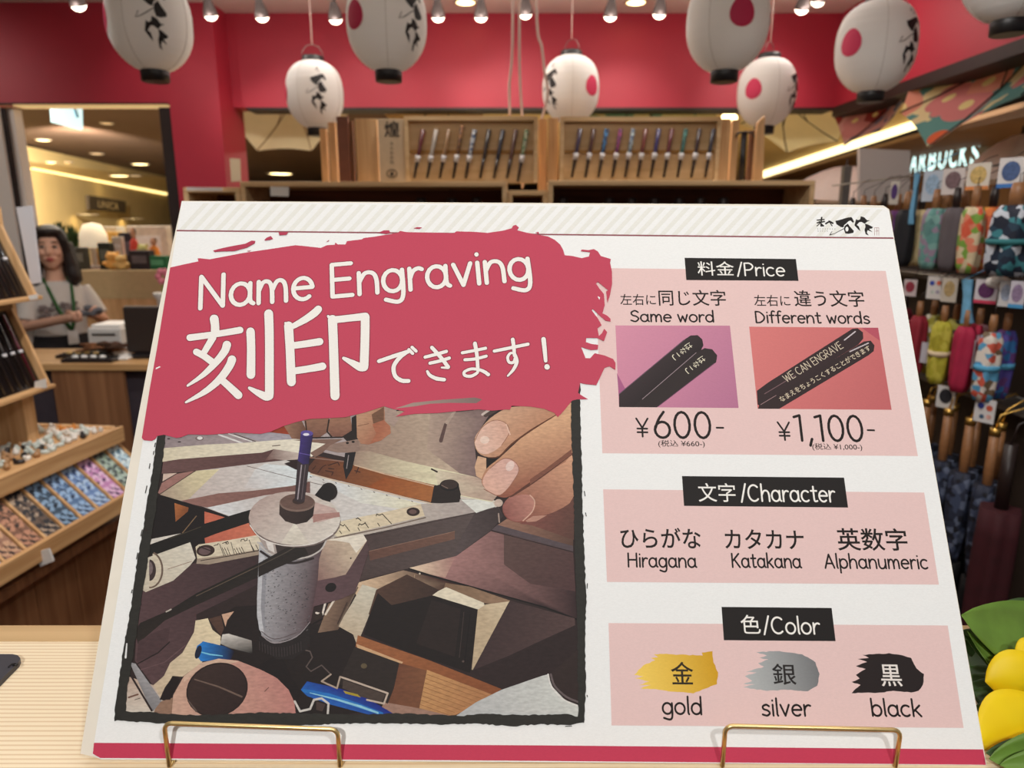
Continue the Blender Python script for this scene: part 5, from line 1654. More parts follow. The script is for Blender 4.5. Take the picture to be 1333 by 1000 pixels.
case_m = mat('dark_case', (34, 24, 24), 0.4, vary=0.1)
for px, tz in [(733, c2), (793, c2), (822, c2), (852, c2), (884, c2), (912, c2), (942, c2), (548, c1), (588, c1), (620, c1)]:
    zb_ = (z2 if tz is c2 else z1) - .30 + .009
    p = atY(px, 257, 2.84)
    mb = MB((p.x, 2.84, zb_))
    mb.lathe([(.018, zb_), (.02, zb_ + .004), (.02, p.z - .006), (.012, p.z)], c=(p.x, 2.84, 0), seg=16)
    tag(mb.build('chopstick_case', case_m), 'round black case standing in the long %s shelf tower, its top just above the sign' % ('right' if tz is c2 else 'left'), 'case', 'round black cases in the %s shelf tower' % ('right' if tz is c2 else 'left'))
def card(name, quad, y, m, label, cat, th=.004, group=None):
    P = [atY(px, py, y) for px, py in quad]
    mb = MB(P[0])
    mb.add([p for p in P] + [p + Vector((0, th, 0)) for p in P], [[0, 1, 2, 3], [7, 6, 5, 4]] + [[i, (i + 1) % 4, 4 + (i + 1) % 4, 4 + i] for i in range(4)])
    o = mb.build(name, m)
    return tag(o, label, cat, group)


card('price_card', [(352, 243), (376, 243.5), (375.5, 256), (352, 255)], 2.735, paper, 'small white price card under the top of the left shelf tower', 'card')
card('price_card', [(243, 243.5), (289, 244.5), (289, 249), (243, 248)], 2.735, paper, 'white strip card along the short dark shelf tower', 'card')
card('notice_card', [(299, 206), (312.5, 207), (313.5, 236), (301, 236.5)], YL - .006, mat('cream_notice', (206, 190, 160), 0.7), 'cream notice stuck on the red pillar', 'notice')


def display(x0, x1, y0, y1, zbase, label, rail):
    a, b = atY(x0, y0, YD - .1), atY(x1, y0, YD - .1)
    t = thing('chopstick_board', ((a.x + b.x) / 2, YD - .1, zbase), label, 'display board', 'pale boards holding chopsticks')
    o = t.location
    h = a.z - zbase
    w = b.x - a.x
    mb = MB(o); mb.box((o.x, o.y, zbase + h / 2), (w, .014, h)); mb.build('back_panel', board_wood, t)
    for xx in (a.x + .008, b.x - .008):
        mb = MB(o); mb.box((xx, o.y - .012, zbase + h / 2), (.016, .03, h)); mb.build('stile', board_wood, t)
    mb = MB(o); mb.box((o.x, o.y - .014, zbase + h - .008), (w - .032, .034, .016)); mb.build('top_rail', board_wood, t)
    zr = atY(600, rail, YD - .11).z
    mb = MB(o); mb.box((o.x, o.y - .011, zr), (w - .036, .010, .012)); mb.build('peg_rail', mat('mustard_rail', (166, 118, 52), 0.6), t)
    return t, h


d1, _ = display(527, 700, 152.5, 240, z1, 'left chopstick board with nine slanting chopsticks', 197.5)
d2, _ = display(729, 937, 153.5, 240, z2, 'right chopstick board with eleven slanting chopsticks', 197.5)
band_m = mat('white_band', (222, 218, 220), 0.6)


def chop(px, y0, y1, c_top, c_bot, z0, label, lean=12, band=207.5, fat=1.3):
    y = YD - .128
    a, b = atY(px, y0, y), atY(px - lean, y1, y)
    b = Vector((b.x, b.y, max(b.z, z0 + .004)))
    f = (atY(px, band, y).z - a.z) / (b.z - a.z)
    t = thing('chopsticks', b, label, 'chopsticks')
    m = a.lerp(b, f)
    k = '_'.join(str(v) for v in c_top)
    if isinstance(c_top[0], tuple):
        mt = pattern('chopstick_lacquer_' + '_'.join('%d_%d_%d' % q_ for q_ in c_top), list(c_top), 160)
    else:
        mt = mat('chopstick_lacquer_' + k, c_top, 0.35, vary=0.1)
    mb = MB(b); mb.tube([a, m, m.lerp(b, .02)], [.0068 * fat, .0055 * fat, .0054 * fat], 8); mb.build('handle_end', mt, t)
    mb = MB(b); mb.tube([m.lerp(b, .02), b], [.0054 * fat, .0036 * fat], 8); mb.build('tip_end', mat('chopstick_dark_tip', c_bot, 0.35), t)
    if band > 0:
        mb = MB(b); mb.tube([m.lerp(a, .12), m.lerp(b, .16)], .0078 * fat, 8); mb.build('paper_band', band_m, t)
    return t


TIP = (44, 26, 24)
CL = [(551, (92, 28, 34), 'maroon'), (568, (168, 158, 148), 'pale grey'), (584.5, (142, 108, 74), 'tan'), (602, ((120, 78, 40), (60, 36, 26), (160, 110, 60)), 'mottled brown'), (618, ((60, 90, 130), (200, 200, 200), (30, 30, 50)), 'blue and white patterned'),
      (637, (48, 36, 32), 'plain black-brown'), (655, (36, 34, 48), 'dark navy'), (672, (88, 56, 46), 'plain brown'), (686, ((50, 100, 50), (180, 180, 150), (40, 60, 40)), 'green striped')]
for i, (px, c, nm) in enumerate(CL):
    o = chop(px, 169 if i != 3 else 163, 232 if i < 8 else 240, c, TIP, z1, nm + ' chopsticks slanting on the left chopstick board', 12, 207 if i in (0, 1, 2, 3, 4, 8) else (205 if False else 207))
    if i in (5, 6, 7):
        for ch in children(o):
            if ch.name.startswith('paper_band'):
                bpy.data.objects.remove(ch)
    o['group'] = 'chopsticks on the left board'
CRT = [(755.5, (58, 40, 66), 'dark violet'), (773, (74, 40, 36), 'dark red-brown'), (790, ((70, 130, 180), (24, 30, 50), (40, 70, 110)), 'light blue striped'), (808, ((150, 60, 110), (70, 30, 60), (110, 50, 90)), 'magenta striped'), (824.5, ((180, 190, 190), (40, 50, 60), (110, 120, 140)), 'silver striped'),
       (841, (108, 48, 40), 'rust brown'), (858, (56, 46, 96), 'indigo'), (875, (96, 34, 42), 'wine red'), (893, ((80, 130, 120), (30, 60, 60), (50, 90, 80)), 'teal striped'), (911, (52, 30, 34), 'blackish maroon'), (929, (38, 32, 46), 'blue-black')]
for i, (px, c, nm) in enumerate(CRT):
    o = chop(px, 168, 231, c, TIP, z2, nm + ' chopsticks slanting on the right chopstick board', 11, 203.5)
    o['group'] = 'chopsticks on the right board'


def plank(name, x0, x1, y0, zb_, y, th, m, label, cat='board', lean=0.0, group=None):
    a, b = atY(x0, y0, y), atY(x1, y0, y)
    mb = MB(((a.x + b.x) / 2, y, zb_))
    mb.box(((a.x + b.x) / 2, y, (a.z + zb_) / 2), (b.x - a.x, th, a.z - zb_), bev=.001)
    o = mb.build(name, m)
    return tag(o, label, cat, group)


plank('timber_post', 417, 425, 168, z1, 2.95, .03, pine, 'thin pale post left of the dark gap beside the lantern', 'post')
plank('timber_post', 428, 437, 160, z1, 2.93, .03, pine, 'thin pale post right of the dark gap beside the lantern', 'post')
plank('timber_board', 438.5, 453, 152, z1, 2.86, .02, mat('red_brown_board', (120, 70, 48), 0.6, vary=0.1), 'dark reddish upright board left of the knotty boards', 'board')
plank('timber_board', 455, 459.5, 158, z1, 2.88, .02, pine_dk, 'dark narrow board standing beside the dark reddish board', 'board')
plank('timber_board', 462.5, 491, 155, z1, 2.86, .02, pine, 'knotty brown upright board left of the name board', 'board')
plank('timber_board', 701, 712, 155, z4, 2.90, .02, pine, 'upright board right of the left chopstick board', 'board')
plank('timber_board', 713.5, 727, 154, z2, 2.88, .02, pine, 'upright board left of the right chopstick board', 'board')
plank('timber_board', 939, 951, 155, z2, 2.86, .02, pine, 'upright board just right of the right chopstick board', 'board')
plank('timber_board', 953, 962, 156, z2, 2.88, .02, pine, 'second upright board right of the right chopstick board', 'board')
plank('timber_board', 976, 986, 170, z2, 2.90, .02, pine_dk, 'dark upright board right of the black hook', 'board')
# slanted plank at the right end and the hook stand
P = [atY(*q, 2.86) for q in [(986, 160), (996, 150), (993, 236), (980, 236)]]
P[2].z = P[3].z = z2
mb = MB(P[3]); mb.add(P + [p + Vector((0, .02, 0)) for p in P], [[0, 1, 2, 3], [7, 6, 5, 4]] + [[i, (i + 1) % 4, 4 + (i + 1) % 4, 4 + i] for i in range(4)])
tag(mb.build('timber_board', pine), 'slant-topped board at the right end of the back shelf', 'board')
a = atY(969, 172, 2.86)
t = thing('hook_stand', (a.x, 2.86, z2), 'black stand with side hooks right of the right chopstick board', 'stand')
mb = MB(t.location); mb.tube([(a.x, 2.86, z2), (a.x, 2.86, a.z)], .011, 10); mb.build('pole', black_pl, t)
mb = MB(t.location); mb.tube([(a.x - .035, 2.85, a.z - .02), (a.x - .028, 2.85, a.z - .005), (a.x, 2.85, a.z), (a.x + .028, 2.85, a.z - .005), (a.x + .036, 2.85, a.z - .022)], .004, 8); mb.build('hook', black_pl, t)
# name board with brush writing
na, nb = atY(492, 155, 2.84), atY(526.5, 155, 2.84)
t = thing('name_board', ((na.x + nb.x) / 2, 2.84, z1), 'narrow pale board with one big black character and a fine column of writing', 'sign')
mb = MB(t.location); mb.box(((na.x + nb.x) / 2, 2.84, (na.z + z1) / 2), (nb.x - na.x, .016, na.z - z1), bev=.001); mb.build('panel', mat('pale_name_board', (206, 182, 150), 0.7, vary=0.05), t)


def write(parent, body, c0, wid, hgt, m, y, off=0.0, rz=None):
    vs_, fs = text_mesh(body, off)
    x0, x1 = min(v.x for v in vs_), max(v.x for v in vs_)
    y0, y1 = min(v.y for v in vs_), max(v.y for v in vs_)
    mb = MB(parent.location)
    mb.add([Vector((c0[0] + ((v.x - x0) / (x1 - x0) - .5) * wid, y, c0[1] + ((v.y - y0) / (y1 - y0) - .5) * hgt)) for v in vs_], fs)
    return mb.build('writing', m, parent)


k_ = atY(510, 168, 2.83)
write(t, '煌', (k_.x, k_.z), .058, .058, ink_m, 2.831, .012)
for i, yy in enumerate((187, 193, 199, 205, 211)):
    k_ = atY(510, yy, 2.83)
    write(t, 'きらめき。'[i], (k_.x, k_.z), .012, .012, ink_m, 2.831)
k_ = atY(510, 226, 2.83)
mb = MB(t.location); mb.tube([(k_.x + .02 * math.cos(i * math.pi / 8), 2.831, k_.z + .014 * math.sin(i * math.pi / 8)) for i in range(17)], .0018, 5); mb.ball((k_.x, 2.831, k_.z - .002), (.006, .001, .008), seg=8, rings=6); mb.build('crest', ink_m, t)


# ------------------------------------------------------------------ parasols hung along the bulkhead
def parasol(loc, axis, r, depth, mats, label, ribs_m, n=8, hub=True, shaft=True, group='open parasols hung under the red bulkhead', roll=0.0, hang=True):
    """open canopy; axis = from the rim's centre to the peak"""
    ax = Vector(axis).normalized()
    q = ax.to_track_quat('Z', 'Y').to_matrix() @ Matrix.Rotation(roll, 3, 'Z')
    t = thing('parasol', loc, label, 'parasol', group)
    mb = MB()
    S = 6
    ap = depth
    for g in range(n):
        a0, a1 = 2 * math.pi * g / n, 2 * math.pi * (g + 1) / n
        mb.mi = g % len(mats)
        vs_, fs = [], []
        m_ = 5
        for i in range(S + 1):
            f = i / S
            z = ap * (1 - f ** 1.7)
            for j in range(m_ + 1):
                u = j / m_
                p0 = Vector((math.cos(a0), math.sin(a0), 0)) * r * f
                p1 = Vector((math.cos(a1), math.sin(a1), 0)) * r * f
                p = p0.lerp(p1, u)
                sag = math.sin(math.pi * u) * f * r * .03
                vs_.append(q @ Vector((p.x * (1 - sag / r), p.y * (1 - sag / r), z - sag * .6)))
        for i in range(S):
            for j in range(m_):
                b_ = i * (m_ + 1) + j
                fs.append([b_, b_ + 1, b_ + m_ + 2, b_ + m_ + 1])
        mb.add(vs_, fs, True)
    mb.build('canopy', mats, t)
    mb = MB()
    for g in range(n):
        a0 = 2 * math.pi * g / n
        mb.tube([q @ Vector((math.cos(a0) * r * f, math.sin(a0) * r * f, ap * (1 - f ** 1.7) - .006)) for f in (0.02, .25, .5, .75, 1)], .0035, 6)
        mb.tube([q @ Vector((0, 0, ap * .35)), q @ Vector((math.cos(a0) * r * .5, math.sin(a0) * r * .5, ap * (1 - .5 ** 1.7) - .006))], .003, 6)
    mb.build('ribs', ribs_m, t)
    if hang:
        mb = MB()
        pk = q @ Vector((0, 0, ap + .02))
        mb.tube([pk, Vector((pk.x, pk.y, 2.779 - Vector(loc).z))], .003, 6)
        mb.build('hanging_wire', ribs_m, t)
    if shaft:
        mb = MB()
        mb.tube([q @ Vector((0, 0, ap + .03)), q @ Vector((0, 0, -shaft * r if shaft is not True else -.05))], .006, 8)
        mb.build('shaft', ribs_m, t)
    return t


rib_dk = mat('dark_rib', (44, 30, 26), 0.5)
rib_lt = mat('bamboo_rib', (150, 122, 84), 0.6)
cream_cloth = mat('cream_parasol_paper', (226, 214, 178), 0.85, vary=0.05, scale=12, trans=0.5)
p = atY(372, 112, 4.5)
parasol(p, (.02, .8, -.22), .43, .15, [cream_cloth], 'cream paper parasol hanging behind the small left lantern', rib_lt, roll=R(22.5))
p = atY(566, 104, 4.5)
parasol(p, (.02, .8, -.2), .40, .15, [mat('ochre_parasol_paper', (206, 176, 120), 0.85, vary=0.2, scale=8, trans=0.4)], 'ochre parasol showing a sliver over the left chopstick board', rib_dk, roll=R(22.5))
p = atY(835, 102, 4.5)
parasol(p, (.02, .8, -.2), .52, .15, [flowers('green_print_cloth', (196, 190, 130), [(200, 190, 130), (130, 150, 110), (90, 130, 100)], (110, 150, 120), 6)], 'green printed parasol showing a sliver over the right chopstick board', rib_dk, roll=R(22.5))
p = atY(1035, 112, 4.5)
parasol(p, (-.05, .8, -.25), .42, .16, [mat('straw_parasol_paper', (236, 224, 176), 0.85, vary=0.08, scale=10, trans=0.5)], 'straw-coloured parasol with black ribs in the right back corner', rib_dk, roll=R(10))
fl1 = flowers('navy_bloom_cloth', (206, 150, 146), [(150, 60, 60), (224, 206, 190), (110, 124, 150), (200, 130, 130)], (104, 110, 136), 7.5)
fl2 = flowers('retro_bloom_cloth', (232, 214, 164), [(226, 150, 130), (226, 104, 60), (232, 172, 110), (214, 130, 130)], (96, 150, 146), 5.2)
a = atX(1160, 118, XR + .12)
parasol((a.x, a.y + .1, a.z + .12), (.8, .05, -.25), .40, .16, [fl1], 'blue and crimson flowered parasol under the right bulkhead', rib_dk, roll=R(15))
a = atX(1318, 40, XR + .12)
parasol((a.x, a.y + .0, a.z + .12), (.8, .0, -.35), .60, .2, [fl2], 'cream parasol with big orange and pink blooms under the right bulkhead', rib_dk, roll=R(5))
# two open white umbrellas standing behind the racks
wc = mat('white_umbrella_cloth', (222, 206, 198), 0.8, vary=0.03, trans=0.3)
p = atY(1098, 262, 3.6)
parasol(p, (0, 0, 1), .36, .17, [wc], 'open white umbrella behind the white board', rib_dk, shaft=p.z / .36, hang=False, group='open white umbrellas behind the racks')
p = atY(1322, 235, 3.1)
parasol(p, (0, 0, 1), .24, .19, [wc], 'open white umbrella at the right edge beyond the lit letters', rib_dk, shaft=p.z / .24, hang=False, group='open white umbrellas behind the racks')
wb = card('white_board', [(1119, 193), (1185, 196), (1185, 262), (1119, 262)], 3.0, mat('grey_white_board', (206, 196, 190), 0.6), 'plain white board standing left of the lit letters', 'board', .02)

# ------------------------------------------------------------------ the mall beyond
ceil_br = mat('brown_mall_ceiling', (88, 62, 46), 0.8, vary=0.05, scale=1)
beige = mat('beige_mall_wall', (214, 188, 132), 0.8, vary=0.05, scale=1.5)
brown_w = mat('brown_mall_wall', (112, 80, 52), 0.7, vary=0.1, scale=2)
cove_m = mat('lit_cove', (255, 226, 150), 0.5, emit=2.2)
slab('ceiling_mall', (-16, 4.36, 2.78), (9, 30, 2.9), ceil_br, 'structure')
slab('wall_far', (-16, 29, 0), (9, 29.2, 2.78), brown_w, 'structure')
slab('wall_side', (-16.2, -2.5, 0), (-16, 30, 2.78), beige, 'structure')


def strip3(name, P, m, kind='structure', th=.04, parent=None):
    """a thick quad"""
    P = [Vector(p) for p in P]
    n = (P[1] - P[0]).cross(P[3] - P[0]).normalized() * th
    mb = MB(P[0] if parent is None else (0, 0, 0))
    mb.add(P + [p + n for p in P], [[0, 1, 2, 3], [7, 6, 5, 4]] + [[i, (i + 1) % 4, 4 + (i + 1) % 4, 4 + i] for i in range(4)])
    o = mb.build(name, m, parent)
    if kind:
        o['kind'] = kind
    return o


A1, A2 = atZ(20, 187, 2.74), atZ(205, 228, 2.74)
B1, B2 = atZ(30, 220, 2.40), atZ(210, 253.5, 2.40)
g = lambda P, Q, t_: P + (Q - P) * t_
a0, a1, b0, b1 = g(A1, A2, -.6), g(A1, A2, 1.25), g(B1, B2, -.35), g(B1, B2, 1.25)
strip3('ceiling_soffit', [a0, a1, b1, b0], beige)
dv_ = Vector((-.06, 0, 0))
strip3('wall_fascia', [b0, b1, Vector((b1.x, b1.y, 0)), Vector((b0.x, b0.y, 0))], beige, th=-.1)
t = thing('cove_light', g(B1, B2, .0), 'long warm cove light running along the beige mall soffit at left', 'light')
o = t.location
s0, s1 = g(B1, B2, .02) - o, g(B1, B2, 1.02) - o
pn = Vector((.10, -.03, 0))
mb = MB(); q = [s0 + pn, s1 + pn * 1.6, s1 + pn * 1.6 + Vector((0, 0, .17)), s0 + pn + Vector((0, 0, .10))]
mb.add(q + [p - pn * .5 for p in q], [[0, 1, 2, 3], [7, 6, 5, 4]] + [[i, (i + 1) % 4, 4 + (i + 1) % 4, 4 + i] for i in range(4)]); mb.build('lit_strip', cove_m, t)
mb = MB(); mb.tube([s0 + pn * .5 + Vector((0, 0, -.03)), s1 + pn * .8 + Vector((0, 0, -.03))], .03, 8); mb.build('channel', beige, t)
# warm slab with emission under the left bulkhead
xa, xb = atY(12, 136.5, YL).x, atY(212, 136.5, YL).x
strip = tag(slab('glow_strip', (xa, YL + .03, ZBL - .012), (xb, YL + .12, ZBL), mat('lit_strip', (226, 190, 130), 0.5, emit=.7)), 'warm glowing strip just under the left bulkhead', 'light')
# hanging lit sign
q = [atY(67, 132, 6.2), atY(107, 128, 6.9), atY(108, 168.5, 6.9), atY(69, 158, 6.2)]
t = thing('hanging_sign', q[0], 'hanging pale blue lit sign under the brown mall ceiling', 'sign')
o = t.location
mb = MB(); mb.add([p - o for p in q] + [p - o + Vector((-.05, .05, 0)) for p in q], [[0, 1, 2, 3], [7, 6, 5, 4]] + [[i, (i + 1) % 4, 4 + (i + 1) % 4, 4 + i] for i in range(4)]); mb.build('lit_panel', mat('lit_sign', (206, 240, 244), 0.5, emit=1.1), t)
mb = MB(); mb.tube([q[0] - o + Vector((-.03, .03, 0)), Vector((-.03, .03, 2.78 - o.z))], .008, 6); mb.tube([q[1] - o + Vector((-.03, .03, 0)), Vector((q[1].x - o.x - .03, q[1].y - o.y + .03, 2.78 - o.z))], .008, 6); mb.build('hanger', steel, t)
mc = (q[0] + q[1] + q[2] + q[3]) / 4
mb = MB(); e1 = (q[1] - q[0]).normalized(); c_ = mc - o + Vector((.012, -.012, .05)) + e1 * .1
mb.tube([c_ + e1 * -.06 + Vector((0, 0, .1)), c_ + Vector((0, 0, .12)), c_ + e1 * .03 + Vector((0, 0, .02)), c_ + e1 * .1 + Vector((0, 0, -.1))], .014, 6); mb.build('symbol', mat('sign_blue', (120, 170, 200), 0.6), t)
DL = [((56, 182), 2.778, .09, 1, 'bright'), ((139, 160), 2.778, .07, 0, 'dim'), ((126, 200), 2.778, .10, 0, 'dim'), ((182.5, 213.5), 2.778, .16, 1, 'bright')]
DN = ['bright round downlight at the left of the brown mall ceiling', 'dim round downlight under the glowing strip', 'dim round downlight in the middle of the brown mall ceiling', 'bright round downlight at the right of the brown mall ceiling']
for (p, z, r, on, _), nm in zip(DL, DN):
    downlight('downlight', atZ(*p, z), r, glow_m if on else dim_m, nm, 'mall ceiling downlights')


def soffit_pt(px, py):
    d = pt(px, py)
    n = (a1 - a0).cross(b0 - a0)
    return CAM + d * ((a0 - CAM).dot(n) / d.dot(n))


for (p, r, on), nm in zip([((63, 210), .12, 1), ((86, 210), .10, 0), ((155, 228), .18, 1), ((175, 228), .14, 0)], ['bright downlight at left on the beige soffit', 'dim downlight beside the left bright one on the beige soffit', 'bright downlight at right on the beige soffit', 'dim downlight beside the right bright one on the beige soffit']):
    downlight('downlight', soffit_pt(*p) - Vector((0, 0, .01)), r, glow_m if on else dim_m, nm, 'beige soffit downlights')
downlight('downlight', atZ(365, 226, 2.778), .28, glow_m, 'bright downlight seen over the left shelf tower', 'mall ceiling downlights')


# shop name panel on the left fascia
def fascia_pt(px, py, off=0.0):
    n = (b1 - b0).cross(Vector((0, 0, 1))).normalized()
    if n.dot(CAM - b0) < 0:
        n = -n
    d = pt(px, py)
    base = b0 + n * off
    return CAM + d * ((base - CAM).dot(n) / d.dot(n))


q = [fascia_pt(111, 254, .3), fascia_pt(160, 262, .3), fascia_pt(160, 277, .3), fascia_pt(112, 273, .3)]
t = thing('shop_sign', q[0], 'dark shop name panel on the beige mall fascia', 'sign')
o = t.location
nrm = (q[3] - q[0]).cross(q[1] - q[0]).normalized()
mb = MB(); mb.add([p - o for p in q] + [p - o - nrm * (.06 if nrm.y < 0 else -.06) for p in q], [[0, 1, 2, 3], [7, 6, 5, 4]] + [[i, (i + 1) % 4, 4 + (i + 1) % 4, 4 + i] for i in range(4)]); mb.build('panel', mat('sign_brown', (82, 68, 50), 0.6), t)


def quad_text(parent, body, Q, m, off=0.0, lift=.02, name='lettering'):
    """writing stretched over a quad in the world: TL, TR, BR, BL"""
    vs_, fs = text_mesh(body, off)
    x0, x1 = min(v.x for v in vs_), max(v.x for v in vs_)
    y0, y1 = min(v.y for v in vs_), max(v.y for v in vs_)
    n = (Q[3] - Q[0]).cross(Q[1] - Q[0]).normalized()
    if n.dot(CAM - Q[0]) < 0:
        n = -n
    mb = MB(parent.location)
    P = []
    for v in vs_:
        u, w = (v.x - x0) / (x1 - x0), (v.y - y0) / (y1 - y0)
        P.append(Q[3].lerp(Q[2], u).lerp(Q[0].lerp(Q[1], u), w) + n * lift)
    mb.add(P, fs)
    return mb.build(name, m, parent)


quad_text(t, 'UNICA', [fascia_pt(126, 260.5, .42), fascia_pt(153, 264.5, .42), fascia_pt(153, 274, .42), fascia_pt(126, 270, .42)], mat('sign_cream', (216, 190, 140), 0.6), .01)
downlight('downlight', fascia_pt(114, 279, .35), .16, glow_m, 'bright lamp under the dark shop name panel', 'fascia lamps')
downlight('downlight', fascia_pt(173, 284.5, .35), .2, glow_m, 'bright lamp right of the dark shop name panel', 'fascia lamps')

# right arm of the mall
P1, P2 = atZ(992, 222, 2.5), atZ(1333, 105, 2.5)
p0, p1 = g(P2, P1, -.4), g(P2, P1, 1.5)
strip3('ceiling_right', [Vector((-1.2, 4.4, 2.52)), p1 + Vector((-6, 0, .02)), p1 + Vector((0, 0, .02)), g(P2, P1, (4.4 - P2.y) / (P1.y - P2.y)) + Vector((0, 0, .02))], beige)
strip3('ceiling_side', [Vector((XR + .18, 1.9, 2.52)), Vector((XR + .18, 4.39, 2.52)), g(P2, P1, (4.39 - P2.y) / (P1.y - P2.y)) + Vector((0, 0, .02)), g(P2, P1, (1.9 - P2.y) / (P1.y - P2.y)) + Vector((0, 0, .02))], beige)
strip3('ceiling_lower', [p0 + Vector((.06, 0, -.13)), p1 + Vector((.06, 0, -.13)), Vector((6.5, p1.y, 2.35)), Vector((6.5, p0.y, 2.35))], brown_w)
slab('wall_sign', (5.05, 3.0, 0), (5.2, 29, 2.5), brown_w, 'structure')
t = thing('cove_light', P2, 'long bright cove light running along the mall ceiling at right', 'light')
o = t.location
mb = MB(); q = [P2 + (P2 - P1) * .2, P1, P1 + Vector((.0, 0, -.13)), P2 + (P2 - P1) * .2 + Vector((.0, 0, -.07))]
q = [p - o for p in q]
mb.add(q + [p + Vector((.05, 0, 0)) for p in q], [[0, 1, 2, 3], [7, 6, 5, 4]] + [[i, (i + 1) % 4, 4 + (i + 1) % 4, 4 + i] for i in range(4)]); mb.build('lit_strip', mat('bright_cove', (255, 236, 176), 0.5, emit=2.6), t)
downlight('downlight', atZ(1009, 184.5, 2.515), .13, glow_m, 'bright downlight over the right end of the cove light', 'right mall downlights')
downlight('downlight', atZ(1037, 184.5, 2.515), .11, dim_m, 'dim downlight beside the bright one at right', 'right mall downlights')
a = atY(949, 152, 5.2)
t = thing('downlight', a, 'bright lamp peeping over the top right of the right chopstick board', 'ceiling light')
mb = MB(); mb.lathe([(.03, .03), (.055, .0), (.06, -.03), (.01, -.034)], seg=16); mb.build('shade', glow_m, t)
mb = MB(); mb.tube([(0, 0, .03), (0, 0, 2.78 - a.z)], .006, 6); mb.build('stem', black_pl, t)
# lit letters on the sign wall (the first two stand behind the white board)
q = [atX(1163, 192 + 9, 5.0), atX(1278.5, 187.5, 5.0), atX(1278.5, 216.5, 5.0), atX(1163, 232.5, 5.0)]
t = thing('illuminated_sign', q[3], 'row of lit white letters on the brown mall wall at right', 'sign')
lm = mat('lit_letter', (206, 244, 244), 0.5, emit=1.6)
full = 'STARBUCKS'
widths = [.9, .9, 1.05, 1.0, 1.0, 1.05, 1.0, 1.0, .9]
A_, S_ = atX(1186, 230, 5.0), atX(1279, 216, 5.0)
Yn, Yf = S_.y, A_.y
tot = sum(widths[2:])
u = (Yf - Yn) / tot
yy = Yf + u * (widths[0] + widths[1])
zl, hl = 2.135, .25
for ch, w in zip(full, widths):
    Q = [Vector((5.0, yy, zl + hl)), Vector((5.0, yy - u * w * .78, zl + hl)), Vector((5.0, yy - u * w * .78, zl)), Vector((5.0, yy, zl))]
    quad_text(t, ch, Q, lm, .02, .03, 'letter')
    yy -= u * w
# ------------------------------------------------------------------ umbrella rack along the right wall
XU = 1.30
rn = random.Random(11)
rk = thing('umbrella_rack', (XU + .08, 2.3, 0), 'dark steel umbrella rack along the right side of the shop', 'rack')
o = rk.location
for y in (1.55, 3.05):
    mb = MB(o); mb.box((XU + .1, y, .87), (.03, .03, 1.74)); mb.build('post', steel, rk)
for z in (1.665, 1.375, 1.045):
    mb = MB(o); mb.tube([(XU + .07, 1.5, z), (XU + .07, 3.1, z)], .003, 8); mb.build('hang_rail', steel, rk)
for z in (1.335, 1.005, .10):
    mb = MB(o); mb.box((XU + .115, 2.3, z), (.10, 1.5, .014)); mb.build('wire_shelf', steel, rk)
mb = MB(o); mb.box((XU + .17, 2.3, .70), (.012, 1.52, 1.36)); mb.build('back_panel', mat('rack_back', (58, 44, 36), 0.7, vary=0.1), rk)
handle_w = mat('umbrella_handle_wood', (150, 104, 66), 0.45, vary=0.15, scale=60)
handle_d = mat('umbrella_handle_dark', (40, 28, 26), 0.4)
gold = mat('gold_ferrule', (200, 160, 84), 0.3, 0.9)


def sleeve(mb, c, z0, z1, r, lobes=5, ph=0.0, blunt=False):
    """folded umbrella cloth: gathered, lumpy, narrowing to both ends"""
    S, N = 9, 30
    vs_, fs = [], []
    for i in range(S + 1):
        t_ = i / S
        z = z1 + (z0 - z1) * t_
        rr = r * (.55 + .45 * math.sin(math.pi * min(1, .18 + t_ * .9)) ** .5) * (1 - .18 * t_)
        if blunt:
            rr = r * (.86 + .10 * math.sin(math.pi * t_)) * (.72 if i == 0 else (.80 if i == S else 1))
        for k in range(N):
            an = 2 * math.pi * k / N
            q = rr * (1 + .13 * math.sin(lobes * an + ph + t_ * 2.2))
            vs_.append(Vector((c[0] + q * math.cos(an), c[1] + q * math.sin(an), z)))
    for i in range(S):
        for k in range(N):
            fs.append([i * N + k, i * N + (k + 1) % N, (i + 1) * N + (k + 1) % N, (i + 1) * N + k])
    mb.add(vs_, fs, True)
    mb.add(vs_[:N], [list(range(N))[::-1]])
    mb.add(vs_[-N:], [list(range(N))])


def folding(px, ztop, zbot, r, cloth, label, group, rail, hm=None, dx=0.0, strap=None, hl=.05):
    y = atX(px, 300, XU + dx).y
    x = XU + dx
    t = thing('folding_umbrella', (x, y, zbot), label, 'umbrella', group)
    mb = MB(t.location); sleeve(mb, (x, y), zbot, ztop, r, 5, px, True); mb.build('folded_canopy', cloth, t)
    mb = MB(t.location); mb.tube([(x, y, ztop - .01), (x, y, ztop + hl * .5), (x, y, ztop + hl)], [r * .30, r * .36, r * .28], 12); mb.build('handle', hm or handle_w, t)
    mb = MB(t.location); mb.tube([(x, y, ztop + hl - .004), (x + .004, y + .006, ztop + hl + .02), (x + (XU + .06 - x) * .8, y, rail - .004), (XU + .07, y, rail + .007), (XU + .078, y, rail)], .0012, 6); mb.build('hang_loop', handle_d, t)
    if strap:
        mb = MB(t.location); mb.tube([(x, y, zbot + (ztop - zbot) * .45), (x, y, zbot + (ztop - zbot) * .53)], r * 1.1, 16); mb.build('strap', strap, t)
    return t


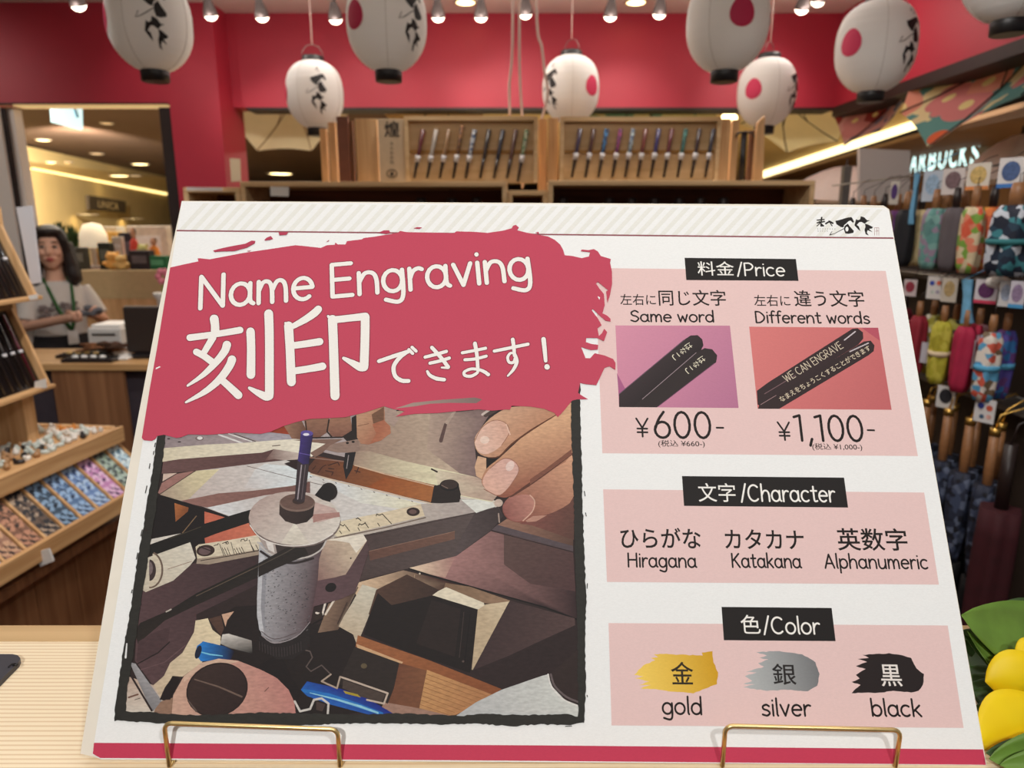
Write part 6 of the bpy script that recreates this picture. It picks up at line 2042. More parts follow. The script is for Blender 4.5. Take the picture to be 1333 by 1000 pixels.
def swing_tag(px, ytop, ybot, w, base, disc, label, cat='tag', dx=-.045, foot=None, twist=0.0, group='swing tags on the umbrella rack', x_=None):
    X = XU + dx
    a, b = atX(px, ytop, X), atX(px, ybot, X)
    t = thing('swing_tag', a, label, cat, group)
    h = a.z - b.z
    Rz = Matrix.Rotation(R(-58 + twist), 3, 'Z')        # faces the aisle and the camera
    f = lambda x, y, z: Rz @ Vector((x, y, z))
    mb = MB()
    P = [f(x, 0, z) for x, z in ((-w / 2, 0), (w / 2, 0), (w / 2, -h), (-w / 2, -h))]
    Q = [f(x, .002, z) for x, z in ((-w / 2, 0), (w / 2, 0), (w / 2, -h), (-w / 2, -h))]
    mb.add(P + Q, [[0, 1, 2, 3], [7, 6, 5, 4]] + [[i, (i + 1) % 4, 4 + (i + 1) % 4, 4 + i] for i in range(4)])
    mb.build('card', mat('tag_%d_%d_%d' % base, base, 0.7), t)
    if disc:
        mb = MB()
        if isinstance(disc, tuple):
            mb.add([f(math.cos(k * math.pi / 10) * w * .36, -.001, -h * .45 + math.sin(k * math.pi / 10) * h * .33) for k in range(20)], [list(range(20))])
            mb.build('round_print', mat('print_%d_%d_%d' % disc, disc, 0.7, vary=.25, scale=120), t)
        else:
            for (cx, cz, rr, cc_) in disc:
                m2 = MB()
                m2.add([f(cx * w + math.cos(k * math.pi / 6) * rr * w, -.001, -h * cz + math.sin(k * math.pi / 6) * rr * w) for k in range(12)], [list(range(12))])
                m2.build('flower_print', mat('print_%d_%d_%d' % cc_, cc_, 0.7, vary=.25, scale=120), t)
    if foot:
        mb = MB(); P = [f(x, -.001, z) for x, z in ((-w / 2, -h * .86), (w / 2, -h * .86), (w / 2, -h), (-w / 2, -h))]
        mb.add(P, [[0, 1, 2, 3]]); mb.build('colour_band', mat('print_%d_%d_%d' % foot, foot, 0.7), t)
    mb = MB(); mb.tube([(0, 0, -.004), (.02, .0, .012), (.045, 0, .02)], .001, 5); mb.build('string', handle_d, t)
    return t


G1, G2, G3 = 'folded umbrellas in the top row', 'folded umbrellas in the middle row', 'long navy umbrellas in the bottom row'
W_ = lambda n, *c: pattern(n, list(c), 55)
row1 = [(1106, W_('u_brown', (120, 84, 62), (96, 66, 50)), 'brown folded umbrella at the far left end of the top row'), (1120, mat('u_tan', (150, 118, 92), 0.8, vary=.1), 'tan folded umbrella second from the far end of the top row'),
        (1133, mat('u_umber', (104, 72, 56), 0.8, vary=.1), 'umber folded umbrella third from the far end of the top row'), (1147, mat('u_sand', (160, 140, 116), 0.8, vary=.1), 'sand folded umbrella half hidden by the sign corner'),
        (1165, mat('u_lilac', (140, 84, 158), 0.75, vary=.15), 'lilac folded umbrella beside the sign corner'), (1177, mat('u_black', (24, 22, 28), 0.75, vary=.1), 'black folded umbrella right of the lilac one'),
        (1196, W_('u_cream', (216, 196, 148), (204, 180, 130), (210, 190, 142)), 'cream folded umbrella in the top row'), (1214, W_('u_teal', (100, 150, 144), (124, 168, 160), (150, 130, 150), (90, 134, 130)), 'muted teal printed umbrella right of the cream one'),
        (1227, W_('u_aqua', (110, 170, 168), (90, 150, 150), (200, 214, 210), (120, 176, 172)), 'aqua folded umbrella with pale prints'), (1240, mat('u_grey', (92, 84, 88), 0.8, vary=.08), 'plain grey folded umbrella in the top row'),
        (1251, mat('u_grey_dk', (70, 64, 70), 0.8, vary=.08), 'dark grey folded umbrella behind the floral one'), (1265, W_('u_floral', (214, 196, 160), (220, 130, 100), (120, 160, 60), (206, 186, 150), (216, 90, 60)), 'cream umbrella with green and coral flowers'),
        (1288, W_('u_orange', (222, 120, 60), (206, 90, 60), (226, 150, 60), (214, 104, 70)), 'orange folded umbrella with a cream upper half'), (1318, W_('u_navy', (28, 40, 60), (200, 206, 216), (36, 60, 80), (24, 30, 48), (60, 130, 140)), 'navy and white printed umbrella at the right of the top row')]
for i, (px, m, lb) in enumerate(row1):
    big = px > 1300
    folding(px, 1.548, 1.372 if px < 1300 else 1.375, .030 if not big else .05, m, lb, G1, 1.665, handle_w if i % 3 else handle_d, dx=(.012, -.05)[i % 2] if not big else -.05, hl=.055,
            strap=mat('cream_strap', (226, 206, 170), .8) if px == 1288 else (mat('teal_strap', (50, 120, 124), .8) if big else None))
y_ = atX(1288, 300, XU).y
row2 = [(1190, mat('u_crimson', (120, 24, 40), 0.75, vary=.15), 'dark crimson folded umbrella nearest the sign in the middle row'), (1211, mat('u_crimson2', (140, 30, 46), 0.75, vary=.15), 'second dark crimson umbrella in the middle row'),
        (1230, W_('u_lime', (186, 180, 70), (200, 196, 110), (214, 210, 190)), 'lime umbrella with a pale top in the middle row'), (1245, W_('u_lime2', (180, 172, 50), (196, 186, 70), (170, 160, 44)), 'bright lime umbrella with a pale strap'), (1261, W_('u_olive', (170, 164, 70), (60, 60, 50), (190, 184, 100)), 'olive umbrella behind the white tag'),
        (1277, mat('u_rasp', (170, 28, 66), 0.75, vary=.12), 'raspberry folded umbrella in the middle row'), (1293, W_('u_pinkp', (200, 36, 76), (226, 180, 190), (180, 24, 60), (206, 50, 90)), 'pink printed umbrella with a pale strap'),
        (1312, W_('u_patch', (216, 206, 196), (90, 160, 200), (206, 90, 70), (110, 90, 70), (230, 220, 210)), 'patchwork umbrella with blue, red and white blocks'), (1331, W_('u_blue', (80, 70, 150), (50, 110, 170), (100, 60, 120)), 'blue violet umbrella cut by the right edge')]
for i, (px, m, lb) in enumerate(row2):
    folding(px, 1.228, 1.045, .028, m, lb, G2, 1.375, handle_w if i != 0 else handle_d, dx=(.012, -.048)[i % 2], strap=mat('cream_strap', (226, 206, 170), .8) if px in (1245, 1293) else (mat('sky_strap', (90, 170, 210), .8) if px in (1312, 1331) else None), hl=.045)
swing_tag(1216, 222, 262, .055, (186, 196, 208), (150, 176, 200), 'pale blue swing tag in the top row beside the blue ribbon')
swing_tag(1243, 219, 253, .06, (214, 204, 200), (120, 96, 100), 'white swing tag with a brown-grey round print under the lit letters')
swing_tag(1276, 212, 247, .058, (220, 210, 196), (206, 176, 110), 'white swing tag with a tan round print and orange foot', foot=(220, 140, 80))
swing_tag(1319, 205, 244, .058, (220, 216, 214), (74, 96, 140), 'white swing tag with a blue flower print', foot=(60, 120, 190))
swing_tag(1166, 236, 266, .03, (200, 192, 180), (78, 50, 110), 'narrow tag with a purple print above the lilac umbrella')
swing_tag(1186, 364, 386, .04, (206, 190, 190), (150, 50, 66), 'tag with a red print beside the sign in the middle row')
swing_tag(1219, 360, 390, .046, (216, 210, 206), [(-.2, .3, .16, (60, 80, 170)), (.22, .28, .15, (216, 100, 70)), (-.1, .7, .12, (190, 200, 190)), (.2, .68, .12, (160, 150, 170))], 'white tag with small blue and orange flowers in the middle row')
swing_tag(1238, 362, 394, .042, (200, 190, 176), (176, 150, 104), 'beige tag with a tan round print in the middle row')
swing_tag(1286, 364, 396, .055, (210, 204, 210), (92, 44, 92), 'white tag with a dark purple flower in the middle row', foot=(200, 60, 90))
swing_tag(1312, 366, 400, .032, (206, 204, 204), (150, 160, 180), 'narrow pale tag right of the purple flower tag')
swing_tag(1327, 366, 402, .034, (200, 196, 206), (140, 120, 150), 'pale tag at the right edge of the middle row', foot=(70, 150, 200))
swing_tag(1262, 442, 480, .034, (206, 200, 206), None, 'plain white tag hanging on the olive umbrella')
swing_tag(1233, 503, 533, .05, (206, 204, 200), (30, 30, 36), 'tilted white tag with a black round print above the wooden handles')
swing_tag(1284, 520, 552, .05, (214, 212, 212), [(-.2, .3, .17, (50, 70, 160)), (.22, .35, .16, (206, 90, 64)), (-.1, .75, .12, (60, 90, 120)), (.24, .72, .13, (220, 170, 160))], 'white tag with four small flowers above the wooden handles')
swing_tag(1207, 446, 474, .03, (190, 186, 196), None, 'white tag hanging low on a dark crimson umbrella')
# blue cloths
for (x0, x1, y0, y1, sk), lb in [((1190, 1199, 226, 292, -8), 'sky blue cloth hanging between the black and cream umbrellas'), ((1252, 1272, 364, 421, -3), 'sky blue cloth hanging in the middle row')]:
    X = XU - .052
    mb = MB(atX(x0, y0, X)); n = 8
    vs_ = []
    for i in range(n + 1):
        f = i / n
        for j in range(5):
            p = atX(x0 + (x1 - x0) * j / 4 * (.6 + .4 * f) + sk * f, y0 + (y1 - y0) * f, X)
            vs_.append(p + Vector((.006 * math.sin(j * 2.2 + f * 3), 0, 0)))
    k = len(vs_)
    fs = [[i * 5 + j, i * 5 + j + 1, (i + 1) * 5 + j + 1, (i + 1) * 5 + j] for i in range(n) for j in range(4)]
    mb.add(vs_ + [v + Vector((.003, 0, 0)) for v in vs_], fs + [[q + k for q in f][::-1] for f in fs], True)
    mb.tube([vs_[2], vs_[2] + Vector((.06, 0, .03)), Vector((XU + .07, vs_[2].y, 1.717 if y0 < 300 else 1.377))], .0015, 6)
    tag(mb.build('blue_cloth', mat('sky_cloth', (110, 170, 206), 0.8, vary=.15, scale=60)), lb, 'cloth', 'blue cloths on the rack')
# white lump on the top wire shelf
p = atX(1302, 350, XU - .02)
mb = MB((p.x, p.y, 1.345)); mb.ball((p.x, p.y, 1.352), (.03, .035, .018)); mb.ball((p.x, p.y, 1.37), (.012, .012, .02))
tag(mb.build('white_stopper', white_pl), 'small white lump on the wire shelf under the orange umbrella', 'fitting')
navy = W_('u_navy_long', (26, 30, 46), (64, 74, 100), (20, 22, 34), (40, 46, 66), (96, 106, 130))
for i, px in enumerate((1206, 1219, 1234, 1250, 1266, 1281, 1298, 1316)):
    x, y = XU + (.01, -.04)[i % 2], atX(px, 560, XU).y
    t = thing('long_umbrella', (x, y, .11), ['long navy umbrella hardly seen behind the sign edge', 'long navy umbrella nearest the sign edge', 'long navy umbrella under the tilted tag', 'long navy umbrella left of the four-flower tag', 'long navy umbrella below the four-flower tag', 'long navy umbrella right of the four-flower tag', 'long navy umbrella second from the right', 'long navy umbrella with a gold-topped handle at the right'][i], 'umbrella', G3)
    o = t.location
    mb = MB(o); sleeve(mb, (x, y), .55, .83, .031, 6, i); mb.build('folded_canopy', navy, t)
    mb = MB(o); sleeve(mb, (x, y), .16, .56, .027, 6, i); mb.build('canopy_skirt', mat('black_cloth', (16, 15, 18), 0.8, vary=.1), t)
    mb = MB(o); mb.tube([(x, y, .16), (x, y, .11)], [.006, .003], 8); mb.build('tip', steel, t)
    mb = MB(o); mb.tube([(x, y, .80), (x, y, .88), (x, y, .97)], [.0112, .0125, .0116], 14); mb.build('handle', handle_w, t)
    mb = MB(o); mb.tube([(x, y, .965), (x, y, .985)], .013, 14); mb.tube([(x, y, .985), (x + .008, y, 1.02), (XU + .06, y, 1.047), (XU + .07, y, 1.053), (XU + .08, y, 1.043)], .0025, 6); mb.build('ferrule', gold, t)
x, y = XU - .06, atX(1327, 700, XU).y
t = thing('long_umbrella', (x, y, .11), 'long dark crimson umbrella at the lower right edge', 'umbrella')
mb = MB(t.location); sleeve(mb, (x, y), .16, .80, .05, 6, 2); mb.build('folded_canopy', mat('wine_cloth', (60, 10, 20), 0.8, vary=.15), t)
mb = MB(t.location); mb.tube([(x, y, .16), (x, y, .11)], [.006, .003], 8); mb.build('tip', steel, t)
mb = MB(t.location); mb.tube([(x, y, .79), (x, y, .97)], .0155, 14); mb.tube([(x, y, .97), (x + .01, y, 1.02), (x + .08, y, 1.053)], .0025, 6); mb.build('handle', handle_d, t)

# ------------------------------------------------------------------ left: chopstick-rest table with slanted trays
XT = -1.285
yt0, yt1 = 1.0, atX(161, 556, XT).y
ztab = 1.5 + (atX(161, 556, XT).z - 1.5)
tb_ = thing('display_table', ((XT - .3), (yt0 + yt1) / 2, 0), 'pine display table with slanted compartments of patterned packs', 'table')
o = tb_.location
L_t = yt1 - yt0
mb = MB(o); mb.box((XT - .3, o.y, ztab - .012), (.58, L_t, .02)); mb.build('tabletop', pine_y, tb_)
mb = MB(o); mb.box((XT - .012, o.y, ztab - .022), (.024, L_t, .052), bev=.002); mb.build('front_rim', pine_y, tb_)
mb = MB(o); mb.box((XT - .3, yt1 - .01, ztab - .018), (.58, .02, .044), bev=.002); mb.build('end_rim', pine_y, tb_)
XL, zl_ = XT + .10, 1.5 - .845
top_s, bot_s = Vector((XT - .05, 0, ztab - .055)), Vector((XL - .01, 0, zl_))
mb = MB(o); d_ = bot_s - top_s
q = [top_s + Vector((0, yt0, 0)), top_s + Vector((0, yt1, 0)), bot_s + Vector((0, yt1, 0)), bot_s + Vector((0, yt0, 0))]
nn = Vector((d_.z, 0, -d_.x)).normalized()
nn = nn if nn.z > 0 else -nn
mb.add(q + [p - nn * .012 for p in q], [[0, 1, 2, 3], [7, 6, 5, 4]] + [[i, (i + 1) % 4, 4 + (i + 1) % 4, 4 + i] for i in range(4)]); mb.build('slanted_tray', pine_y, tb_)
mb = MB(o); mb.box((XL, o.y, zl_ + .006), (.016, L_t, .05), bev=.002); mb.build('tray_lip', pine_y, tb_)
mb = MB(o); mb.box((XL - .03, o.y, zl_ - .06), (.03, L_t, .03), bev=.002); mb.build('lower_rail', pine_dk, tb_)
mb = MB(o)
for k in range(8):
    mb.box((XL - .10, yt0 + .08 + k * L_t / 8, (zl_ - .06) / 2), (.02, L_t / 8 - .004, zl_ - .06))
mb.build('plank_front', wood('cedar_planks', (128, 86, 56), (160, 112, 76), 'Z', 1, .6, True, 30), tb_)
mb = MB(o); mb.box((XT - .3, yt1 - .02, (ztab - .04) / 2), (.5, .02, ztab - .04)); mb.build('end_panel', pine_dk, tb_)
NC = 18
cw = L_t / NC
for k in range(NC + 1):
    y = yt0 + k * cw
    mb = MB(o)
    q = [top_s + nn * .016 + Vector((0, y - .004, 0)), top_s + nn * .016 + Vector((0, y + .004, 0)), bot_s + nn * .016 + Vector((0, y + .004, 0)), bot_s + nn * .016 + Vector((0, y - .004, 0))]
    mb.add(q + [p - nn * .016 for p in q], [[0, 1, 2, 3], [7, 6, 5, 4]] + [[i, (i + 1) % 4, 4 + (i + 1) % 4, 4 + i] for i in range(4)])
    mb.build('divider', pine_y, tb_)
packs = [((30, 130, 150), (20, 60, 90), (90, 190, 200)), ((26, 100, 130), (40, 60, 80), (110, 180, 190)), ((28, 120, 150), (18, 60, 90), (80, 170, 190)), ((22, 90, 120), (30, 40, 60), (100, 170, 190)), ((30, 130, 150), (20, 60, 90), (90, 190, 200)), ((24, 110, 140), (30, 50, 70), (120, 190, 200)), ((30, 150, 160), (16, 70, 100), (20, 40, 60)), ((60, 50, 70), (120, 110, 140), (30, 26, 40)), ((150, 150, 180), (190, 180, 200), (100, 100, 130)), ((150, 110, 90), (190, 150, 120), (70, 50, 46)), ((120, 84, 66), (180, 130, 104), (60, 46, 40)), ((96, 80, 70), (40, 40, 46), (170, 150, 130)),
         ((60, 80, 100), (130, 160, 190), (30, 40, 54)), ((90, 120, 160), (150, 180, 214), (50, 64, 90)), ((110, 140, 190), (170, 196, 226), (60, 80, 120)), ((200, 140, 190), (226, 190, 220), (90, 60, 100)), ((180, 200, 190), (80, 90, 90), (150, 170, 150)), ((180, 210, 226), (220, 236, 240), (90, 120, 140))]
pk_names = ['hidden teal', 'deep teal', 'ocean', 'petrol', 'teal', 'sea blue', 'turquoise', 'dark violet', 'grey lilac', 'tan and brown', 'brown', 'brown and charcoal', 'slate blue', 'blue', 'light blue', 'pink and violet', 'grey green', 'icy blue']
for k in range(4, NC):
    m = pattern('pack_%d' % k, list(packs[k]), 110)
    for j in range(2):
        y = yt0 + k * cw + .006 + (j + .5) * (cw - .012) / 2
        w = (cw - .014) / 2
        L0, L1 = top_s.lerp(bot_s, .04 + .02 * rn.random()), top_s.lerp(bot_s, .95)
        c = (L0 + L1) / 2 + Vector((0, y, 0)) + nn * .0075
        mb = MB(c)
        mb.box(c, ((L1 - L0).length, w, .011), rot=Matrix((d_.normalized(), Vector((0, 1, 0)), d_.normalized().cross(Vector((0, 1, 0))))).transposed().to_euler(), bev=.003)
        tag(mb.build('chopstick_pack', m), '%s patterned slim pack in the %s compartment of the slanted tray' % (pk_names[k], pk_names[k]), 'pack', '%s packs in the slanted tray' % pk_names[k])
p = atX(89, 724, XL + .012)
t = tag(card('price_card', [(78, 718), (97, 712), (103, 728), (84, 736)], p.y, paper, 'white price card on the lip of the slanted trays', 'card'), None)
TABLE_SET = [o_ for o_ in bpy.data.objects if o_.parent is None and (o_.name.startswith('display_table') or o_.name.startswith('chopstick_pack') or o_ == t)]
# little chopstick rests scattered on the table top
rest_cols = [((226, 222, 214), 'white'), ((40, 34, 34), 'black'), ((214, 140, 66), 'orange'), ((190, 60, 50), 'red'), ((196, 206, 200), 'pale grey'), ((170, 130, 90), 'tan')]
protos = []
for (c, nm) in rest_cols:
    for v in range(2):
        mb = MB()
        if v == 0:
            mb.ball((0, 0, .006), (.019, .010, .010), seg=10, rings=6); mb.ball((.013, 0, .016), (.007, .007, .007), seg=8, rings=6); mb.ball((-.012, 0, .010), (.006, .006, .005), seg=8, rings=6)
        else:
            mb.ball((0, 0, .010), (.014, .012, .012), seg=10, rings=6); mb.ball((.006, 0, .022), (.008, .007, .007), seg=8, rings=6)
        ob = mb.build('chopstick_rest', mat('glaze_' + nm.replace(' ', '_'), c, 0.3, vary=.05))
        tag(ob, '%s glazed chopstick rest %s among those crowding the pine table' % (nm, 'of long shape' if v == 0 else 'of round shape'), 'chopstick rest', '%s %s rests on the table' % (nm, 'long' if v == 0 else 'round'))
        protos.append(ob)
post_at = Vector((XT, yt1, 0)) + Matrix.Rotation(R(6.5), 3, 'Z') @ (Vector((-1.527, 2.075, 0)) - Vector((XT, yt1, 0)))
spots = []
tries = 0
while len(spots) < 280 and tries < 60000:
    tries += 1
    x, y = rn.uniform(XT - .42, XT - .045), rn.uniform(1.50, yt1 - .045)
    if (Vector((x, y, 0)) - post_at).length < .075:
        continue
    if all((x - a_) ** 2 + (y - b_) ** 2 > .024 ** 2 for a_, b_ in spots):
        spots.append((x, y))
used = set()
for i, (x, y) in enumerate(spots):
    k = rn.choices(range(12), weights=[10, 10, 2, 2, .8, .6, .3, .2, 7, 7, 1.5, 1.5])[0]
    ob = protos[k] if k not in used else protos[k].copy()
    if k in used:
        COL.objects.link(ob)
    used.add(k)
    ob.location = (x, y, ztab - .002)
    ob.scale = (.8, .8, .8)
    ob.rotation_euler = (0, 0, rn.uniform(0, 6.28))
for k, ob in enumerate(protos):
    if k not in used:
        bpy.data.objects.remove(ob)

# the table stands at a slight angle to the aisle
TABLE_SET += [o_ for o_ in bpy.data.objects if o_.parent is None and o_.name.startswith('chopstick_rest')]
piv, rot_t = Vector((XT, yt1, 0)), Matrix.Rotation(R(-6.5), 3, 'Z')
for o_ in TABLE_SET:
    l_ = Vector(o_.location)
    o_.location = piv + rot_t @ (l_ - piv)
    o_.rotation_euler = (rot_t @ o_.rotation_euler.to_matrix()).to_euler()

# two-tier chopstick stand on the table
Ys = 2.12
st = thing('chopstick_stand', (-1.56, Ys - .25, ztab - .002), 'pine two-tier stand of black chopsticks at the left edge', 'stand')
o = st.location
mb = MB(o); mb.box((-1.612, Ys - .01, (1.5 + .052 + ztab) / 2 + .075), (.22, .016, 1.5 + .052 - ztab - .15)); mb.build('side_board', pine, st)
mb = MB(o); mb.box((-1.505, Ys - .05, ztab + .08), (.055, .05, .165)); mb.box((-1.55, Ys - .04, ztab + .08), (.045, .06, .165)); mb.build('post', pine, st)
tiers = []
for zt_, zl2, xt_, xl2 in ((1.5 - .006, 1.5 - .208, -1.512, -1.442), (1.5 - .25, 1.5 - .48, -1.517, -1.442)):
    ta, tb2 = Vector((xt_, 0, zt_)), Vector((xl2, 0, zl2))
    dd = (tb2 - ta).normalized()
    n2 = Vector((-dd.z, 0, dd.x))
    n2 = n2 if n2.x > 0 else -n2
    mb = MB(o)
    q = [ta + Vector((0, Ys - .6, 0)), ta + Vector((0, Ys - .03, 0)), tb2 + Vector((0, Ys - .03, 0)), tb2 + Vector((0, Ys - .6, 0))]
    mb.add(q + [p - n2 * .012 for p in q], [[0, 1, 2, 3], [7, 6, 5, 4]] + [[i, (i + 1) % 4, 4 + (i + 1) % 4, 4 + i] for i in range(4)]); mb.build('tray_back', lacquer, st)
    mb = MB(o)
    q = [ta + Vector((0, Ys - .03, 0)) + n2 * .02, ta + Vector((0, Ys - .018, 0)) + n2 * .02, tb2 + Vector((0, Ys - .018, 0)) + n2 * .02, tb2 + Vector((0, Ys - .03, 0)) + n2 * .02]
    mb.add(q + [p - n2 * .035 for p in q], [[0, 1, 2, 3], [7, 6, 5, 4]] + [[i, (i + 1) % 4, 4 + (i + 1) % 4, 4 + i] for i in range(4)]); mb.build('side_rail', pine, st)
    mb = MB(o); mb.box(tb2 + n2 * .008 + Vector((0, Ys - .31, -.006)), (.045, .60, .012), bev=.002); mb.build('tray_lip', pine_y, st)
    tiers.append((ta, tb2, n2))
for ti, (ta, tb2, n2) in enumerate(tiers):
    for k in range(7):
        y = Ys - .058 - k * .034
        p0 = ta.lerp(tb2, .05) + Vector((0, y, 0)) + n2 * .007
        p1 = ta.lerp(tb2, .965) + Vector((0, y, 0)) + n2 * .007
        t = thing('chopsticks', p1, 'black lacquered chopsticks, %s from the outer rail in the %s tier of the left stand' % (['first', 'second', 'third', 'fourth', 'fifth', 'sixth', 'seventh'][k], ['upper', 'lower'][ti]), 'chopsticks', 'black chopsticks on the left stand')
        mb = MB(p1); mb.tube([p0, p1], [.0052, .003], 8); mb.build('sticks', mat(('black_lacquer_gloss', 'wine_lacquer', 'green_lacquer')[(k * 2 + ti) % 3 if k in (0, 4) else 0], ((30, 24, 24), (90, 24, 40), (24, 60, 54))[(k * 2 + ti) % 3 if k in (0, 4) else 0], .22, coat=.5), t)
        m_ = p0.lerp(p1, .42 + .08 * ti)
        mb = MB(p1); mb.tube([m_, m_.lerp(p1, .08)], .0062, 8); mb.build('paper_band', band_m, t)
card('sign_card', [(21, 270), (41, 267.5), (53, 368), (40, 370)], Ys + .012, mat('pale_sign_card', (206, 204, 208), 0.7), 'white slanting card on the stand hiding part of the woman', 'card', .006)
card('price_card', [(37, 385), (48, 383), (48, 389.5), (37, 391)], Ys - .07, paper, 'white price card at the end of the upper tier', 'card')
card('price_card', [(45, 497), (59, 493), (60, 505), (45, 508)], Ys - .07, paper, 'white price card at the end of the lower tier', 'card')
# jamb of the left opening
for nm, x0, x1, dy, m in (('trim_5', -40, 4.5, 0, grey_paint), ('trim_6', 4.5, 9.5, .02, dark), ('trim_7', 9.5, 17.5, .04, grey_paint)):
    xa, xb = atY(x0, 200, YL).x, atY(x1, 200, YL).x
    slab(nm, (xa, YL + .01 + dy, 0), (xb, YL + .08 + dy, ZBL - .02), m, 'structure')

# ------------------------------------------------------------------ cash desk with its things
zc_ = .90
cd = thing('cash_desk', (-1.9, 3.25, 0), 'timber cash desk in front of the woman', 'desk')
o = cd.location
yc0 = atZ(110, 474, zc_).y
mb = MB(o); mb.box((-1.85, yc0 + .20, zc_ - .015), (1.1, .40, .03), bev=.002); mb.build('worktop', wood('desk_timber', (170, 130, 84), (196, 156, 106), 'X', 1, .5, False, 40), cd)
xa, xb = atY(74, 520, yc0 + .02).x, atY(166, 520, yc0 + .02).x
mb = MB(o); mb.box(((xa + xb) / 2, yc0 + .02, (zc_ - .03) / 2), (xb - xa, .02, zc_ - .03)); mb.build('front_panel', wood('knotty_desk_front', (120, 80, 52), (150, 106, 72), 'Z', .7, .6, True, 40), cd)
mb = MB(o); mb.box((-1.85, yc0 + .20, (zc_ - .03) / 2), (1.06, .30, zc_ - .03)); mb.build('carcass', mat('dusk_blue_panel', (58, 50, 58), 0.7, vary=.1), cd)


def onz(px, py, z):
    return atZ(px, py, z)


def boxthing(name, px0, px1, py0, y, depth, m, label, cat, z0=zc_, parts=None):
    a, b = atY(px0, py0, y), atY(px1, py0, y)
    t = thing(name, ((a.x + b.x) / 2, y + depth / 2, z0), label, cat)
    mb = MB(t.location); mb.box(((a.x + b.x) / 2, y + depth / 2, (a.z + z0) / 2), (b.x - a.x, depth, a.z - z0), bev=.01); mb.build('housing', m, t)
    return t, a, b


t, a, b = boxthing('receipt_printer', 112, 156, 427, yc0 + .2, .22, mat('grey_white_plastic', (196, 194, 190), 0.5, vary=.02), 'grey-white box-shaped printer on the cash desk', 'printer')
mb = MB(t.location); mb.box(((a.x + b.x) / 2, yc0 + .3, a.z + .006), (b.x - a.x - .02, .16, .012), bev=.004); mb.build('lid', white_pl, t)
mb = MB(t.location); mb.box(((a.x + b.x) / 2, yc0 + .198, a.z - .03), (b.x - a.x - .05, .006, .008)); mb.build('paper_slot', black_pl, t)
t, a, b = boxthing('monitor', 158, 212, 399, yc0 + .16, .035, mat('dark_brown_case', (44, 34, 30), 0.5, vary=.05), 'dark brown monitor back on the cash desk beside the sign', 'monitor', z0=zc_ + .02)
mb = MB(t.location); mb.box(((a.x + b.x) / 2, yc0 + .18, zc_ + .01), (.14, .12, .02), bev=.004); mb.build('foot', black_pl, t)
trays = []
for k, (x0, x1, py, y) in enumerate([(90, 156, 468, yc0 + .02), (96, 158, 459, yc0 + .12)]):
    a, b = atZ(x0, py, zc_ + .004), atZ(x1, py, zc_ + .004)
    t = thing('black_tray', ((a.x + b.x) / 2, y + .05, zc_), ['flat black tray with small pale pieces at the front of the cash desk', 'flat black tray with brown brush ends behind the front tray'][k], 'tray')
    mb = MB(t.location); mb.box(((a.x + b.x) / 2, y + .05, zc_ + .008), (b.x - a.x, .09, .016), bev=.003); mb.build('dish', lacquer, t)
    mb = MB(t.location)
    for j in range(3):
        mb.box((t.location.x, y + .02 + .03 * j, zc_ + .018), (b.x - a.x - .02, .004, .004))
    mb.build('divider', black_pl, t)
    for j in range(4):
        x = a.x + (b.x - a.x) * (.2 + .18 * j)
        mb = MB((x, y + .04, zc_ + .016)); mb.ball((x, y + .04, zc_ + .022), (.016, .010, .008), seg=10, rings=6)
        tag(mb.build('small_piece', paper if k == 0 else mat('brass_piece', (196, 160, 96), .4)), ['small pale piece lying in the front black tray', 'small brassy piece lying in the rear black tray'][k], 'trinket', ['pieces in the front black tray', 'pieces in the rear black tray'][k])
c = atZ(140, 452, zc_ + .03)
for k in range(9):
    an = rn.uniform(-.35, .35)
    p = Vector((c.x + rn.uniform(-.12, .05), yc0 + .16 + rn.uniform(-.02, .03), zc_ + .026 + k * .004))
    e = p + Vector((.16 * math.cos(an), .10 * math.sin(an), .012))
    t = thing('brush', p, 'brown-handled brush in the loose heap behind the black trays', 'brush', 'brushes heaped on the cash desk')
    mb = MB(p); mb.tube([p, p.lerp(e, .6)], .006, 8); mb.build('handle', pine_dk, t)
    mb = MB(p); mb.tube([p.lerp(e, .6), p.lerp(e, .85), e], [.007, .012, .004], 8); mb.build('bristles', mat('umber_bristle', (84, 58, 44), .9), t)
c = atZ(164, 464, zc_ + .01)
mb = MB((c.x, c.y, zc_)); mb.box((c.x, c.y, zc_ + .008), (.07, .11, .016), bev=.006)
t = tag(mb.build('card_reader', white_pl), 'flat white device at the right end of the cash desk', 'device')

# ------------------------------------------------------------------ low partition and the goods on it
yp = 4.75
zp0 = atY(150, 352, yp).z
zp1 = atY(150, 389, yp).z
xa, xb = -4.6, -1.75
pt_ = thing('low_partition', ((xa + xb) / 2, yp, 0), 'low beige and timber partition behind the cash desk', 'partition')
o = pt_.location
mb = MB(o); mb.box((o.x, yp + .03, (zp0 + zp1) / 2), (xb - xa, .06, zp0 - zp1)); mb.build('upper_band', mat('drab_beige', (200, 176, 132), 0.7, vary=.05), pt_)
mb = MB(o)
k = 0
x = xa
while x < xb - .05:
    mb.box((x + .06, yp + .03, zp1 / 2), (.118, .05, zp1)); x += .12
mb.build('planks', wood('upright_planks', (200, 156, 106), (228, 186, 138), 'Z', 1, .6, True, 20), pt_)
tb2 = thing('goods_table', ((xa + xb) / 2, yp + .5, 0), 'dark shop counter behind the low partition', 'table')
mb = MB(tb2.location); mb.box((tb2.location.x, yp + .5, zp0 - .03), (xb - xa, .7, .05)); mb.build('tabletop', pine_dk, tb2)
mb = MB(tb2.location); mb.box((tb2.location.x, yp + .5, (zp0 - .06) / 2), (xb - xa - .1, .6, zp0 - .06)); mb.build('base', dark, tb2)
fl = lambda n, c: mat('goods_' + n, c, .75, vary=.15, scale=20)
zg = zp0 - .005


